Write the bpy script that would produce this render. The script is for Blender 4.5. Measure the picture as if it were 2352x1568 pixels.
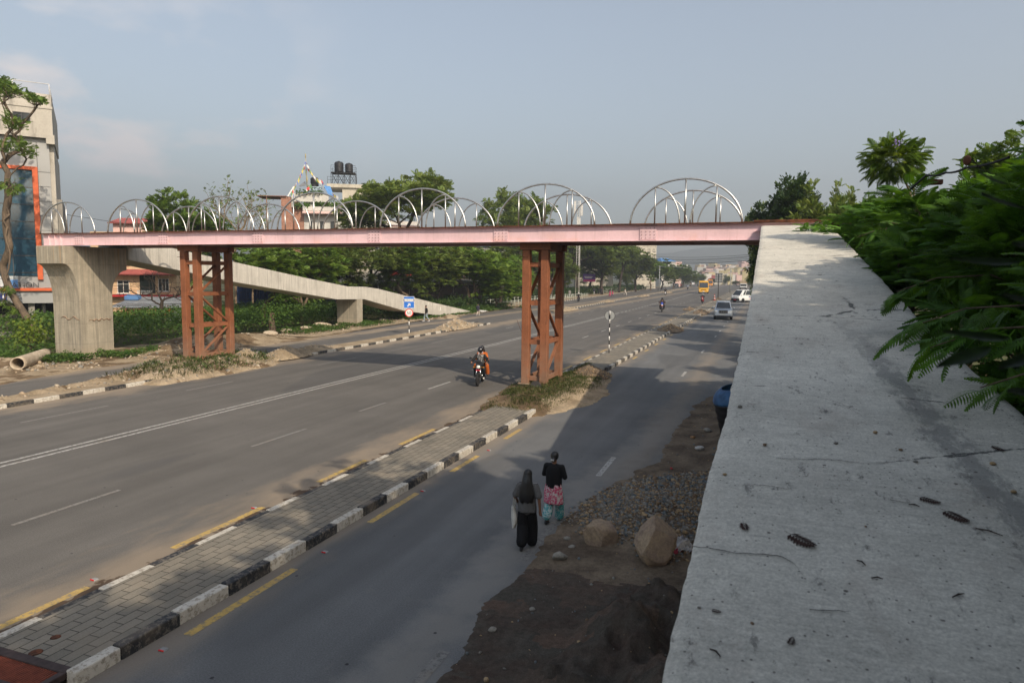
import bpy, bmesh, math, random
import numpy as np
from mathutils import Vector, Matrix, Euler
R=math.radians; PI=math.pi
for _o in list(bpy.data.objects): bpy.data.objects.remove(_o)
scn=bpy.context.scene; COL=scn.collection
# ---------------------------------------------------------------- camera
VPX,VPY,ROLL,F,CH=1755,640,0.0105,1568.,5.4          # pixels of a 2352x1568 frame
CX,CY=1176.,784.
_dx,_dy=VPX-CX,CY-VPY
_ux=math.cos(ROLL)*_dx-math.sin(ROLL)*_dy; _uy=math.sin(ROLL)*_dx+math.cos(ROLL)*_dy
PITCH=math.atan(_uy/F); YAW=math.atan2(_ux,F*math.cos(PITCH)+_uy*math.sin(PITCH))
MR=Matrix.Rotation(YAW,3,'Z')@Matrix.Rotation(PI/2-PITCH,3,'X')@Matrix.Rotation(ROLL,3,'Z')
cd=bpy.data.cameras.new('camera'); cam=bpy.data.objects.new('camera',cd); COL.objects.link(cam)
cam.matrix_world=Matrix.Translation((0,0,CH))@MR.to_4x4()
cd.sensor_width=36; cd.lens=24; cd.clip_start=.05; cd.clip_end=20000
scn.camera=cam
cd.dof.use_dof=True; cd.dof.focus_distance=34; cd.dof.aperture_fstop=2.8
def ray(x,y): return MR@Vector(((x-CX)/F,(CY-y)/F,-1))
def gp(x,y,z=0.):                      # where a measured picture point meets the level z
    d=ray(x,y); return Vector((0,0,CH))+d*((z-CH)/d.z)
def oY(x,y,Y):                         # ... the upright plane at distance Y
    d=ray(x,y); return Vector((0,0,CH))+d*(Y/d.y)
def oX(x,y,X):
    d=ray(x,y); return Vector((0,0,CH))+d*(X/d.x)
def Z(x0,y0,w,W):                      # a magnified crop of the photograph back to the frame
    k=w/W
    return lambda x,y: ((x0+x*k)/1.7415,(y0+y*k)/1.7415)
# ---------------------------------------------------------------- light
SUN_EL,SUN_AZ=R(35.5),R(127.6)
w=bpy.data.worlds.new('World'); scn.world=w; w.use_nodes=True
nt=w.node_tree; nt.nodes.clear()
sky=nt.nodes.new('ShaderNodeTexSky'); sky.sky_type='NISHITA'; sky.sun_disc=False
sky.sun_elevation=SUN_EL; sky.sun_rotation=SUN_AZ; sky.air_density=1.3; sky.dust_density=3.0; sky.ozone_density=1.6
hs=nt.nodes.new('ShaderNodeHueSaturation'); hs.inputs['Saturation'].default_value=.68; hs.inputs['Value'].default_value=1
tc=nt.nodes.new('ShaderNodeTexCoord')
def wn(t,**k):
    n=nt.nodes.new(t)
    for a,b in k.items(): setattr(n,a,b)
    return n
mp=wn('ShaderNodeMapping'); mp.inputs['Scale'].default_value=(1,1,2.3); mp.inputs['Location'].default_value=(.35,.1,.05)
nz=wn('ShaderNodeTexNoise'); nz.inputs['Scale'].default_value=5.6; nz.inputs['Detail'].default_value=9; nz.inputs['Roughness'].default_value=.52
cr=wn('ShaderNodeValToRGB'); cr.color_ramp.elements[0].position=.50; cr.color_ramp.elements[1].position=.64
sp=wn('ShaderNodeSeparateXYZ')
m1=wn('ShaderNodeMapRange'); m1.inputs[1].default_value=.02; m1.inputs[2].default_value=.16       # fades out above
m1.inputs[1].default_value=.42; m1.inputs[2].default_value=.16
m2=wn('ShaderNodeMapRange'); m2.inputs[1].default_value=-.50; m2.inputs[2].default_value=-.78        # towards the left of the picture
mm=wn('ShaderNodeMath',operation='MULTIPLY'); m3=wn('ShaderNodeMath',operation='MULTIPLY'); m4=wn('ShaderNodeMath',operation='MULTIPLY'); m4.inputs[1].default_value=1.35
mx=wn('ShaderNodeMix',data_type='RGBA'); mx.inputs[7].default_value=(6.2,5.8,5.7,1)
L=nt.links.new
L(tc.outputs['Generated'],mp.inputs[0]); L(mp.outputs[0],nz.inputs[0]); L(nz.outputs[0],cr.inputs[0])
L(tc.outputs['Generated'],sp.inputs[0]); L(sp.outputs[2],m1.inputs[0]); L(sp.outputs[0],m2.inputs[0])
L(cr.outputs[0],mm.inputs[0]); L(m1.outputs[0],mm.inputs[1]); L(mm.outputs[0],m3.inputs[0]); L(m2.outputs[0],m3.inputs[1]); L(m3.outputs[0],m4.inputs[0])
L(sky.outputs[0],hs.inputs['Color']); L(hs.outputs[0],mx.inputs[6]); L(m4.outputs[0],mx.inputs[0])
bg=wn('ShaderNodeBackground'); bg.inputs[1].default_value=.15
wo=wn('ShaderNodeOutputWorld'); L(mx.outputs[2],bg.inputs[0]); L(bg.outputs[0],wo.inputs[0])
sl=bpy.data.lights.new('sun','SUN'); sl.energy=4.2; sl.angle=R(.53); sl.color=(1,.86,.68)
so=bpy.data.objects.new('sun',sl); COL.objects.link(so)
SUNV=Vector((math.sin(SUN_AZ)*math.cos(SUN_EL),math.cos(SUN_AZ)*math.cos(SUN_EL),math.sin(SUN_EL)))
so.rotation_euler=SUNV.to_track_quat('Z','Y').to_euler(); so.location=SUNV*60
vs=scn.view_settings; vs.view_transform='Standard'; vs.look='None'; vs.gamma=1; vs.use_curve_mapping=False; vs.exposure=.2
scn.cycles.max_bounces=6; scn.cycles.volume_bounces=0; scn.cycles.transparent_max_bounces=8
scn.cycles.use_denoising=True
# ---------------------------------------------------------------- helpers
rng=np.random.default_rng(7); random.seed(7)
def hash2(ix,iy,s=0):
    n=(ix*374761393+iy*668265263+s*1442695041)&0xffffffff
    n=((n^(n>>13))*1274126177)&0xffffffff
    return ((n^(n>>16))&0xffff)/65535.
def vnoise(x,y,s=0):
    x=np.asarray(x,float); y=np.asarray(y,float)
    ix=np.floor(x).astype(np.int64); iy=np.floor(y).astype(np.int64); fx=x-ix; fy=y-iy
    fx=fx*fx*(3-2*fx); fy=fy*fy*(3-2*fy)
    a=hash2(ix,iy,s);b=hash2(ix+1,iy,s);c=hash2(ix,iy+1,s);d=hash2(ix+1,iy+1,s)
    return (a*(1-fx)+b*fx)*(1-fy)+(c*(1-fx)+d*fx)*fy
def fbm(x,y,o=4,s=0):
    v=0;a=.5;t=0
    for k in range(o): v=v+a*vnoise(np.asarray(x)*2**k,np.asarray(y)*2**k,s+k); t+=a; a*=.5
    return v/t
class M:
    """small wrapper for node materials"""
    def __init__(s,name,col=(.5,.5,.5),rough=.8,metal=0,spec=.3,coord='Object'):
        s.m=bpy.data.materials.new(name); s.m.use_nodes=True; s.t=s.m.node_tree
        s.b=s.t.nodes['Principled BSDF']; s.c=s.n('ShaderNodeTexCoord').outputs[coord]
        s.b.inputs['Roughness'].default_value=rough; s.b.inputs['Metallic'].default_value=metal
        s.b.inputs['Specular IOR Level'].default_value=spec
        s.col=s.rgb(col)
    def n(s,t,**k):
        n=s.t.nodes.new(t)
        for a,b in k.items(): setattr(n,a,b)
        return n
    def l(s,a,b): s.t.links.new(a,b)
    def rgb(s,c):
        n=s.n('ShaderNodeRGB'); n.outputs[0].default_value=(c[0],c[1],c[2],1); return n.outputs[0]
    def map(s,scale=(1,1,1),loc=(0,0,0),rot=(0,0,0)):
        n=s.n('ShaderNodeMapping'); n.inputs['Scale'].default_value=scale; n.inputs['Location'].default_value=loc; n.inputs['Rotation'].default_value=rot
        s.l(s.c,n.inputs[0]); return n.outputs[0]
    def noise(s,scale=1,detail=4,rough=.5,co=None,dist=0):
        n=s.n('ShaderNodeTexNoise'); n.inputs['Scale'].default_value=scale; n.inputs['Detail'].default_value=detail
        n.inputs['Roughness'].default_value=rough; n.inputs['Distortion'].default_value=dist
        s.l(co or s.c,n.inputs[0]); return n.outputs[0]
    def vor(s,scale=1,co=None,feature='F1',out=0,rand=1):
        n=s.n('ShaderNodeTexVoronoi',feature=feature); n.inputs['Scale'].default_value=scale; n.inputs['Randomness'].default_value=rand
        s.l(co or s.c,n.inputs[0]); return n.outputs[out]
    def ramp(s,f,a,b,va=0,vb=1):
        n=s.n('ShaderNodeMapRange'); n.inputs[1].default_value=a; n.inputs[2].default_value=b; n.inputs[3].default_value=va; n.inputs[4].default_value=vb
        s.l(f,n.inputs[0]); return n.outputs[0]
    def math(s,op,a,b=None):
        n=s.n('ShaderNodeMath',operation=op)
        for i,v in enumerate((a,b)):
            if v is None: continue
            if isinstance(v,(int,float)): n.inputs[i].default_value=v
            else: s.l(v,n.inputs[i])
        return n.outputs[0]
    def xyz(s,co=None):
        n=s.n('ShaderNodeSeparateXYZ'); s.l(co or s.c,n.inputs[0]); return n.outputs
    def mixc(s,f,a,b,mode='MIX'):
        n=s.n('ShaderNodeMix',data_type='RGBA',blend_type=mode)
        if isinstance(f,(int,float)): n.inputs[0].default_value=f
        else: s.l(f,n.inputs[0])
        for i,v in ((6,a),(7,b)):
            if isinstance(v,tuple): n.inputs[i].default_value=(v[0],v[1],v[2],1)
            else: s.l(v,n.inputs[i])
        return n.outputs[2]
    def over(s,f,c): s.col=s.mixc(f,s.col,c); return s
    def mul(s,f,lo,hi):          # vary value between lo and hi by factor f
        g=s.ramp(f,.3,.7,lo,hi); n=s.n('ShaderNodeCombineColor')
        for i in range(3): s.l(g,n.inputs[i])
        s.col=s.mixc(1.0,s.col,n.outputs[0],'MULTIPLY'); return s
    def bump(s,h,dist=.01,st=1):
        n=s.n('ShaderNodeBump'); n.inputs['Strength'].default_value=st; n.inputs['Distance'].default_value=dist
        s.l(h,n.inputs['Height'])
        if s.b.inputs['Normal'].links: s.l(s.b.inputs['Normal'].links[0].from_socket,n.inputs['Normal'])
        s.l(n.outputs[0],s.b.inputs['Normal']); return s
    def done(s): s.l(s.col,s.b.inputs['Base Color']); return s.m
def simple(name,col,rough=.7,metal=0,var=.12,scale=3,spec=.3):
    m=M(name,col,rough,metal,spec); n=m.noise(scale,4); m.mul(n,1-var,1+var); return m.done()
def tag(o,label=None,cat=None,group=None,kind=None):
    if label: o['label']=label
    if cat: o['category']=cat
    if group: o['group']=group
    if kind: o['kind']=kind
    return o
def empty(name,loc=(0,0,0),rz=0,label=None,cat=None,group=None):
    o=bpy.data.objects.new(name,None); COL.objects.link(o); o.location=loc; o.rotation_euler=(0,0,rz)
    o.empty_display_size=.1
    return tag(o,label,cat,group)
def link(name,me,parent=None):
    o=bpy.data.objects.new(name,me); COL.objects.link(o)
    if parent: o.parent=parent
    return o
def mesh_np(name,V,Fc,mats,parent=None,mi=None,smooth=False,uv=None):
    """V (n,3); Fc list of arrays of equal-size faces or one array (m,k)"""
    V=np.asarray(V,np.float32).reshape(-1,3)
    if not isinstance(Fc,list): Fc=[Fc]
    Fc=[np.asarray(f,np.int32) for f in Fc if len(f)]
    me=bpy.data.meshes.new(name); me.vertices.add(len(V)); me.vertices.foreach_set('co',V.ravel())
    tot=sum(f.size for f in Fc); np_=sum(len(f) for f in Fc)
    me.loops.add(tot); me.polygons.add(np_)
    me.loops.foreach_set('vertex_index',np.concatenate([f.ravel() for f in Fc]))
    cnt=np.concatenate([np.full(len(f),f.shape[1],np.int32) for f in Fc])
    st=np.concatenate([[0],np.cumsum(cnt)[:-1]]).astype(np.int32)
    me.polygons.foreach_set('loop_start',st)
    if mi is not None: me.polygons.foreach_set('material_index',np.asarray(mi,np.int32))
    if smooth: me.polygons.foreach_set('use_smooth',np.ones(np_,bool))
    me.update(calc_edges=True); me.validate()
    for m in (mats if isinstance(mats,(list,tuple)) else [mats]): me.materials.append(m)
    return link(name,me,parent)
class B:
    """collects shapes in one bmesh -> one mesh object"""
    def __init__(s): s.b=bmesh.new(); s.mi=0
    def _set(s,fs,sm=False):
        for f in fs: f.material_index=s.mi; f.smooth=sm
    def box(s,c,d,rot=None,taper=1.):
        hx,hy,hz=d[0]/2,d[1]/2,d[2]/2
        P=[(-hx,-hy,-hz),(hx,-hy,-hz),(hx,hy,-hz),(-hx,hy,-hz),(-hx*taper,-hy*taper,hz),(hx*taper,-hy*taper,hz),(hx*taper,hy*taper,hz),(-hx*taper,hy*taper,hz)]
        m=Euler(rot).to_matrix() if rot else Matrix.Identity(3)
        v=[s.b.verts.new(m@Vector(p)+Vector(c)) for p in P]
        s._set([s.b.faces.new([v[i] for i in q]) for q in ((3,2,1,0),(4,5,6,7),(0,1,5,4),(1,2,6,5),(2,3,7,6),(3,0,4,7))]); return s
    def b2(s,a,b): return s.box([(a[i]+b[i])/2 for i in range(3)],[abs(b[i]-a[i]) for i in range(3)])
    def tube(s,pts,r,n=8,cap=True,sm=True):
        pts=[Vector(p) for p in pts]; k=len(pts); rs=r if isinstance(r,(list,tuple)) else [r]*k
        rings=[]; prev=None
        for i,p in enumerate(pts):
            t=(pts[min(i+1,k-1)]-pts[max(i-1,0)]).normalized()
            if prev is None: u=t.orthogonal().normalized()
            else: u=(prev-t*prev.dot(t)).normalized()
            prev=u; v=t.cross(u)
            rings.append([s.b.verts.new(p+(u*math.cos(2*PI*j/n)+v*math.sin(2*PI*j/n))*rs[i]) for j in range(n)])
        fs=[]
        for a,b in zip(rings,rings[1:]):
            for j in range(n): fs.append(s.b.faces.new((a[j],a[(j+1)%n],b[(j+1)%n],b[j])))
        s._set(fs,sm)
        if cap: s._set([s.b.faces.new(rings[0][::-1]),s.b.faces.new(rings[-1])])
        return s
    def bar(s,a,b,w,h,up=(0,0,1)):
        a=Vector(a);b=Vector(b);t=(b-a).normalized(); x=t.cross(Vector(up))
        if x.length<1e-4: x=Vector((1,0,0))
        x.normalize(); y=x.cross(t)
        v=[s.b.verts.new(p+x*i*w/2+y*j*h/2) for p in (a,b) for i,j in ((-1,-1),(1,-1),(1,1),(-1,1))]
        s._set([s.b.faces.new([v[i] for i in q]) for q in ((0,1,2,3),(7,6,5,4),(1,0,4,5),(2,1,5,6),(3,2,6,7),(0,3,7,4))]); return s
    def lathe(s,prof,c=(0,0,0),n=20,axis='Z',sm=True):
        rings=[]
        for r_,h in prof:
            ring=[]
            for j in range(n):
                a=2*PI*j/n; p={'Z':(r_*math.cos(a),r_*math.sin(a),h),'X':(h,r_*math.cos(a),r_*math.sin(a)),'Y':(r_*math.sin(a),h,r_*math.cos(a))}[axis]
                ring.append(s.b.verts.new(Vector(p)+Vector(c)))
            rings.append(ring)
        fs=[]
        for a,b in zip(rings,rings[1:]):
            for j in range(n): fs.append(s.b.faces.new((a[j],a[(j+1)%n],b[(j+1)%n],b[j])))
        s._set(fs,sm)
        if prof[0][0]>1e-5: s._set([s.b.faces.new(rings[0][::-1])])
        if prof[-1][0]>1e-5: s._set([s.b.faces.new(rings[-1])])
        return s
    def prism(s,poly,a,b,axis='X'):
        """polygon in the two other axes extruded from a to b along axis"""
        def P(u,v,w): return {'X':(w,u,v),'Y':(u,w,v),'Z':(u,v,w)}[axis]
        A=[s.b.verts.new(P(u,v,a)) for u,v in poly]; C=[s.b.verts.new(P(u,v,b)) for u,v in poly]; n=len(poly)
        fs=[s.b.faces.new(A[::-1]),s.b.faces.new(C)]+[s.b.faces.new((A[i],A[(i+1)%n],C[(i+1)%n],C[i])) for i in range(n)]
        s._set(fs); return s
    def quad(s,*p):
        s._set([s.b.faces.new([s.b.verts.new(q) for q in p])]); return s
    def ball(s,c,r,u=12,v=8):
        rr=r if isinstance(r,(tuple,list)) else (r,r,r)
        m=Matrix.Translation(c)@Matrix.Diagonal((*rr,1)); g=bmesh.ops.create_uvsphere(s.b,u_segments=u,v_segments=v,radius=1,matrix=m)
        fs=set(f for w_ in g['verts'] for f in w_.link_faces); s._set(fs,True); return s
    def make(s,name,mats,parent=None,bevel=0,seg=1,auto=False,loc=None):
        bmesh.ops.recalc_face_normals(s.b,faces=s.b.faces[:])
        me=bpy.data.meshes.new(name); s.b.to_mesh(me); s.b.free()
        for m in (mats if isinstance(mats,(list,tuple)) else [mats]): me.materials.append(m)
        o=link(name,me,parent)
        if loc: o.location=loc
        if bevel:
            md=o.modifiers.new('bevel','BEVEL'); md.width=bevel; md.segments=seg; md.limit_method='ANGLE'; md.angle_limit=R(40)
        return o
def copy_tree(o,parent=None):
    c=o.copy(); COL.objects.link(c)
    if parent: c.parent=parent
    for ch in list(o.children): copy_tree(ch,c)
    return c
# ---------------------------------------------------------------- materials of the setting
def m_asphalt():
    m=M('asphalt',(.128,.130,.130),.82,spec=.25)
    x,y,z=m.xyz(); m.over(m.ramp(x,-9.2,-9.4),m.rgb((.108,.101,.092)))
    st=m.map((1.3,.05,1)); m.mul(m.noise(1,4,.55,st),.86,1.14)         # wheel tracks along the road
    m.mul(m.noise(.35,4,.6),.88,1.12); m.mul(m.noise(38,2,.7),.78,1.22)
    m.mul(m.noise(140,1,.6),.8,1.2)
    # pale dust gathered beside the kerbs and at the verge
    n=m.noise(1.1,5,.6,m.map((1,.35,1)))
    def band(c,wd,lo=.0):
        d=m.math('ABSOLUTE',m.math('SUBTRACT',x,c)); d=m.math('ADD',d,m.ramp(n,.3,.7,-wd*.5,wd*.5)); return m.ramp(d,wd,wd*.15,lo,1)
    dust=m.rgb((.27,.215,.155))
    for c,wd,k in ((-10.4,1.6,.7),(-8.1,.8,.5),(-27.9,1.7,.75),(-3.2,.8,.4),(-34.8,1.2,.8)):
        m.over(m.math('MULTIPLY',band(c,wd),k),dust)
    cy=m.math('ADD',m.math('MULTIPLY',m.math('MINIMUM',m.math('MAXIMUM',m.math('SUBTRACT',y,14.),0.),12.),.12),-4.45); dv=m.math('ADD',m.math('ABSOLUTE',m.math('SUBTRACT',x,cy)),m.ramp(m.noise(1.7,5,.6),.3,.7,-.35,.35)); m.over(m.math('MULTIPLY',m.math('MULTIPLY',m.ramp(dv,.75,.15),m.ramp(y,40,24)),.55),m.rgb((.24,.225,.20)))
    # damp brown line of mud against the median
    d=m.math('ABSOLUTE',m.math('ADD',x,10.42)); d=m.math('ADD',d,m.ramp(m.noise(1.6,4,.6,m.map((1,.8,1))),.35,.65,-.16,.2))
    m.over(m.ramp(d,.2,.16),(.075,.05,.033))
    sp=m.vor(1.6,out=0); m.over(m.ramp(sp,.055,.035),(.03,.03,.032))     # tar spots
    sp=m.vor(5.5,m.map(loc=(3,7,0)),out=0); m.over(m.ramp(sp,.045,.02),(.035,.035,.037))
    pt=m.noise(.22,2,.4,m.map((1,.22,1),loc=(31,0,0))); m.over(m.math('MULTIPLY',m.ramp(pt,.60,.615),.35),(.06,.06,.062)); m.over(m.math('MULTIPLY',m.ramp(m.noise(3.2,6,.75,m.map((1,.3,1))),.62,.72),.4),(.19,.18,.165))
    m.bump(m.noise(120,2,.7),.004,.6); m.b.inputs['Roughness'].default_value=.86
    return m.done()
def m_concrete(name,col,streak=True,stain=.5,seed=0,rough=.85,blot=(.12,.11,.10)):
    m=M(name,col,rough); x,y,z=m.xyz()
    m.mul(m.noise(.9,5,.6,m.map(loc=(seed,0,0))),.86,1.12); m.mul(m.noise(14,4,.65),.88,1.1)
    if streak:
        st=m.map((6,6,.25),loc=(seed,3,0)); f=m.noise(1,5,.6,st); m.over(m.math('MULTIPLY',m.ramp(f,.52,.72),stain),blot)
        st=m.map((14,14,.35),loc=(seed,1,0)); m.mul(m.noise(1,3,.6,st),.86,1.1)
    sp=m.vor(7,out=0); m.over(m.math('MULTIPLY',m.ramp(sp,.07,.03),.6),(.06,.055,.05))
    m.bump(m.noise(40,4,.7),.006,.6); m.bump(m.noise(4,4,.6),.02,.4); return m.done()
MT={}
MT['asphalt']=m_asphalt()
def m_dirt(name='earth',a=(.20,.145,.09),b=(.11,.075,.045),g=None):
    m=M(name,a,.95,spec=.1); m.over(m.ramp(m.noise(.9,5,.6),.4,.62),m.rgb(b)); m.mul(m.noise(9,5,.7),.7,1.25); m.mul(m.noise(60,3,.7),.75,1.25)
    m.bump(m.noise(25,5,.7),.03,.8); m.bump(m.noise(3,4,.6),.06,.5); return m.done()
MT['earth']=m_dirt(); 
MT['dust']=m_dirt('dusty_earth',(.34,.27,.185),(.24,.185,.12))
MT['dark_earth']=m_dirt('damp_earth',(.070,.058,.046),(.040,.033,.027))
MT['sand']=m_dirt('damp_sand',(.080,.071,.058),(.078,.056,.044))
MT['grass_ground']=m_dirt('green_ground',(.07,.085,.03),(.10,.085,.05))
def m_pave():
    m=M('pavers',(.25,.225,.185),.85)
    br=m.n('ShaderNodeTexBrick'); br.offset=.5; mpn=m.map((1,1,1),rot=(0,0,PI/2)); m.l(mpn,br.inputs[0])
    br.inputs['Scale'].default_value=1; br.inputs['Brick Width'].default_value=.40; br.inputs['Row Height'].default_value=.2
    br.inputs['Mortar Size'].default_value=.008; br.inputs['Mortar Smooth'].default_value=.2
    br.inputs['Color1'].default_value=(.165,.150,.122,1); br.inputs['Color2'].default_value=(.215,.190,.15,1); br.inputs['Mortar'].default_value=(.045,.04,.033,1)
    m.col=br.outputs[0]; m.mul(m.noise(.6,4,.6),.82,1.15); m.mul(m.noise(30,3,.7),.88,1.1)
    m.over(m.math('MULTIPLY',m.ramp(m.noise(.9,4,.6,m.map(loc=(9,2,0))),.55,.7),.45),m.rgb((.25,.205,.15)))
    m.bump(m.math('SUBTRACT',1.0,br.outputs[1]),.012,.9); return m.done()
MT['pave']=m_pave()
def m_paint(name,col,wear=.45,under=(.1,.1,.1)):
    m=M(name,col,.7); m.mul(m.noise(8,4,.6),.85,1.1)
    m.over(m.math('MULTIPLY',m.ramp(m.noise(11,6,.75),.50,.58),wear),m.rgb(under)); m.over(m.math('MULTIPLY',m.ramp(m.noise(1.1,4,.6),.5,.75),.5),m.rgb((.24,.19,.135)))
    return m.done()
MT['kerb_white']=m_paint('kerb_white',(.50,.47,.41),.8,(.22,.19,.15)); MT['kerb_black']=m_paint('kerb_black',(.022,.024,.028),.7,(.17,.15,.125))
MT['line_white']=m_paint('line_white',(.40,.39,.365),1.0,(.12,.118,.11)); MT['line_yellow']=m_paint('line_yellow',(.46,.31,.09),.9,(.19,.165,.12))
MT['line_worn']=m_paint('line_worn',(.20,.192,.178),1.,(.11,.107,.1))
# ---------------------------------------------------------------- road lines: x as a function of y
def pl(*p):
    xs=[a for a,_ in p]; ys=[b for _,b in p]; return lambda y: np.interp(y,xs,ys)
cX=pl((-60,-19.75),(60,-19.9),(110,-20.5),(136,-20.9),(188,-21.6),(254,-23.1),(343,-24.8),(513,-27.5),(620,-30))
mR=pl((-60,-8.2),(30,-8.2),(80,-8.4),(110,-8.45),(200,-8.6),(400,-8.2),(620,-8)); mL=pl((-60,-10.25),(30,-10.25),(60,-10.5),(115,-10.75),(165,-11),(260,-11.9),(400,-12.7),(620,-14))
lK=pl((-60,-27.9),(26,-27.9),(44,-28.15),(70,-28.6),(113,-30.2),(166,-31.7),(220,-33.6),(343,-36.8),(500,-43),(620,-48))
lS=pl((-60,-29.6),(20,-29.8),(46,-30.2),(60,-30.7),(100,-31.5),(166,-33.2),(220,-35.4),(343,-38.8),(500,-45),(620,-50))
fK=pl((-60,-36.5),(20,-36.4),(30,-36.2),(62,-37.3),(86,-38.2),(110,-39.6),(180,-42.6),(238,-45.5),(338,-50.2),(443,-54),(600,-62))
rE=pl((-60,3),(60,1.5),(200,1),(620,0))
YS=np.concatenate([np.arange(-60,130,2.),np.arange(130,620,10.)])
def strip(name,xl,xr,ys,z,mat,nx=2,parent=None,uvw=None,zf=None):
    xs=[xl(ys)+(xr(ys)-xl(ys))*k/(nx-1) for k in range(nx)]
    V=np.stack([np.stack([x,ys,np.full_like(ys,z)],-1) for x in xs],1).reshape(-1,3)
    n=len(ys); Fq=[]
    for i in range(n-1):
        for k in range(nx-1): a=i*nx+k; Fq.append((a,a+1,a+nx+1,a+nx))
    return mesh_np(name,V,np.array(Fq),mat,parent)
def kdrop(y):  # the road sinks beyond its crest
    return 0.
g=B(); g.quad((-6000,-800,-.06),(6000,-800,-.06),(6000,9000,-.06),(-6000,9000,-.06)); tag(g.make('ground',MT['grass_ground']),kind='structure')
road=tag(strip('road',fK,rE,YS,0,MT['asphalt'],3),kind='structure')
# painted lines
def dash(segs,xf,wd,z=.004):
    V=[];Fq=[]
    for a,b in segs:
        n=max(2,int((b-a)/6)+1)
        for i in range(n):
            y0=a+(b-a)*i/n; y1=a+(b-a)*(i+1)/n; k=len(V)
            V+= [(xf(y0)-wd/2,y0,z),(xf(y0)+wd/2,y0,z),(xf(y1)+wd/2,y1,z),(xf(y1)-wd/2,y1,z)]; Fq.append((k,k+1,k+2,k+3))
    return V,Fq
def lines(name,items,mat):
    V=[];Fq=[]
    for it in items:
        v,f=dash(*it); k=len(V); V+=v; Fq+=[tuple(i+k for i in q) for q in f]
    return tag(mesh_np(name,V,np.array(Fq),mat),kind='structure')
dd=lambda s,e,l,p: [(y,y+l) for y in np.arange(s,e,p)]
lines('road_centre_line',[([(-60,104),(136,170),(176,620)],lambda y:cX(y)-.16,.13),([(-60,101),(152,620)],lambda y:cX(y)+.22,.13),
      (dd(105,135,2.2,3.4),lambda y:cX(y)-.16,.13),(dd(103,150,2.2,3.4),lambda y:cX(y)+.22,.13)],MT['line_white'])
lines('road_lane_dashes',[([(28.9,31.3),(43.5,46)],lambda y:cX(y)+5.05,.13),(dd(58.8,600,2.2,7.75),lambda y:cX(y)+5,.13),(dd(66,600,2.2,7.75),lambda y:cX(y)-4.9,.13),
      ([(17.9,20.0),(38.2,40.2),(51,53),(65.2,67),(72,74),(79.5,81.5)]+dd(88,330,2,7.4),lambda y:-4.02+y*0,.15),],MT['line_white'])
lines('worn_road_dashes',[([(11.9,14.6),(6.6,8.5)],lambda y:-4.1+y*0,.17),([(9.6,12.2),(16.9,19.6),(2,5),(23,25)],lambda y:cX(y)+5.0,.12),([(16.5,20),(24,27),(34,38),(49,53)],lambda y:cX(y)-4.9,.11)],MT['line_worn'])
yy=[(7.5,10.0),(12.55,14.75),(16.75,18.6),(20.9,22.5),(3,5.4)]; y=45.
while y<330: yy.append((y,y+1.6)); y+=5.0
lines('road_yellow_dashes',[([(a,b) for a,b in yy],lambda y:mR(y)+.32,.155),([(6.0,8.1),(9.9,12.5),(14.6,16.9),(18.9,21.3)]+dd(38,330,2.2,5.1),lambda y:mL(y)-.45,.16)],MT['line_yellow'])
# kerbs: painted blocks, each slightly out of line
def kerb(name,xf,segs,side,ztop=.17,wd=.16,bl=1.03,phase=0,first=None):
    b=B(); k=phase
    for a,e in segs:
        y=a
        while y<e:
            l=first if (first and y==a and a<10) else bl
            j=random.uniform
            b.mi=k%2; x=float(xf(y+l/2)); dxn=float(xf(y+l)-xf(y))
            cx=x+side*wd/2+j(-.012,.012); z1=ztop+j(-.012,.012)
            ang=-math.atan2(dxn,l)+j(-.008,.008)
            b.box((cx,y+l/2,z1/2-.02),(wd,l-.012,z1+.04),rot=(j(-.01,.01),0,ang))
            y+=l; k+=1
    return tag(b.make(name,[MT['kerb_white'],MT['kerb_black']],bevel=.022,seg=2),kind='structure')
kerb('median_kerb',mR,[(5.98,24.6),(38.6,330)],-1,.20,.19,phase=0,first=.68)
kerb('median_kerb',mL,[(6.15,23.6),(36.0,330)],1,.14,.18,phase=0,first=.75)
kerb('median_kerb',lS,[(54,72)],1,.12,.12,phase=0)
kerb('median_kerb',lK,[(4.1,25.4),(35.3,70.5),(101,430)],-1,.17,.15,phase=0,bl=1.08)
kerb('pavement_kerb',fK,[(112,430)],-1,.15,.15,phase=1)
# median pavement between the kerbs
def flat(name,xl,xr,a,b_,z,mat,sk=0):
    ys=np.unique(np.concatenate([np.arange(a,min(b_,130),2.),np.arange(130,b_,10.) if b_>130 else [],[b_]]))
    return tag(strip(name,xl,xr,ys,z,mat),kind='structure')
flat('median_pavement',lambda y:mL(y)+.17,lambda y:mR(y)-.18,6.08,330,.142,MT['pave'])
flat('median_pavement',lambda y:lS(y)+.0,lambda y:lK(y)-.145,-10,70.5,.12,MT['dust'])
flat('median_pavement',lambda y:lS(y)+.0,lambda y:lK(y)-.145,101,430,.12,MT['dust'])
flat('pavement',lambda y:fK(y)-7,lambda y:fK(y)-.145,112,430,.13,MT['dust'])
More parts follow.
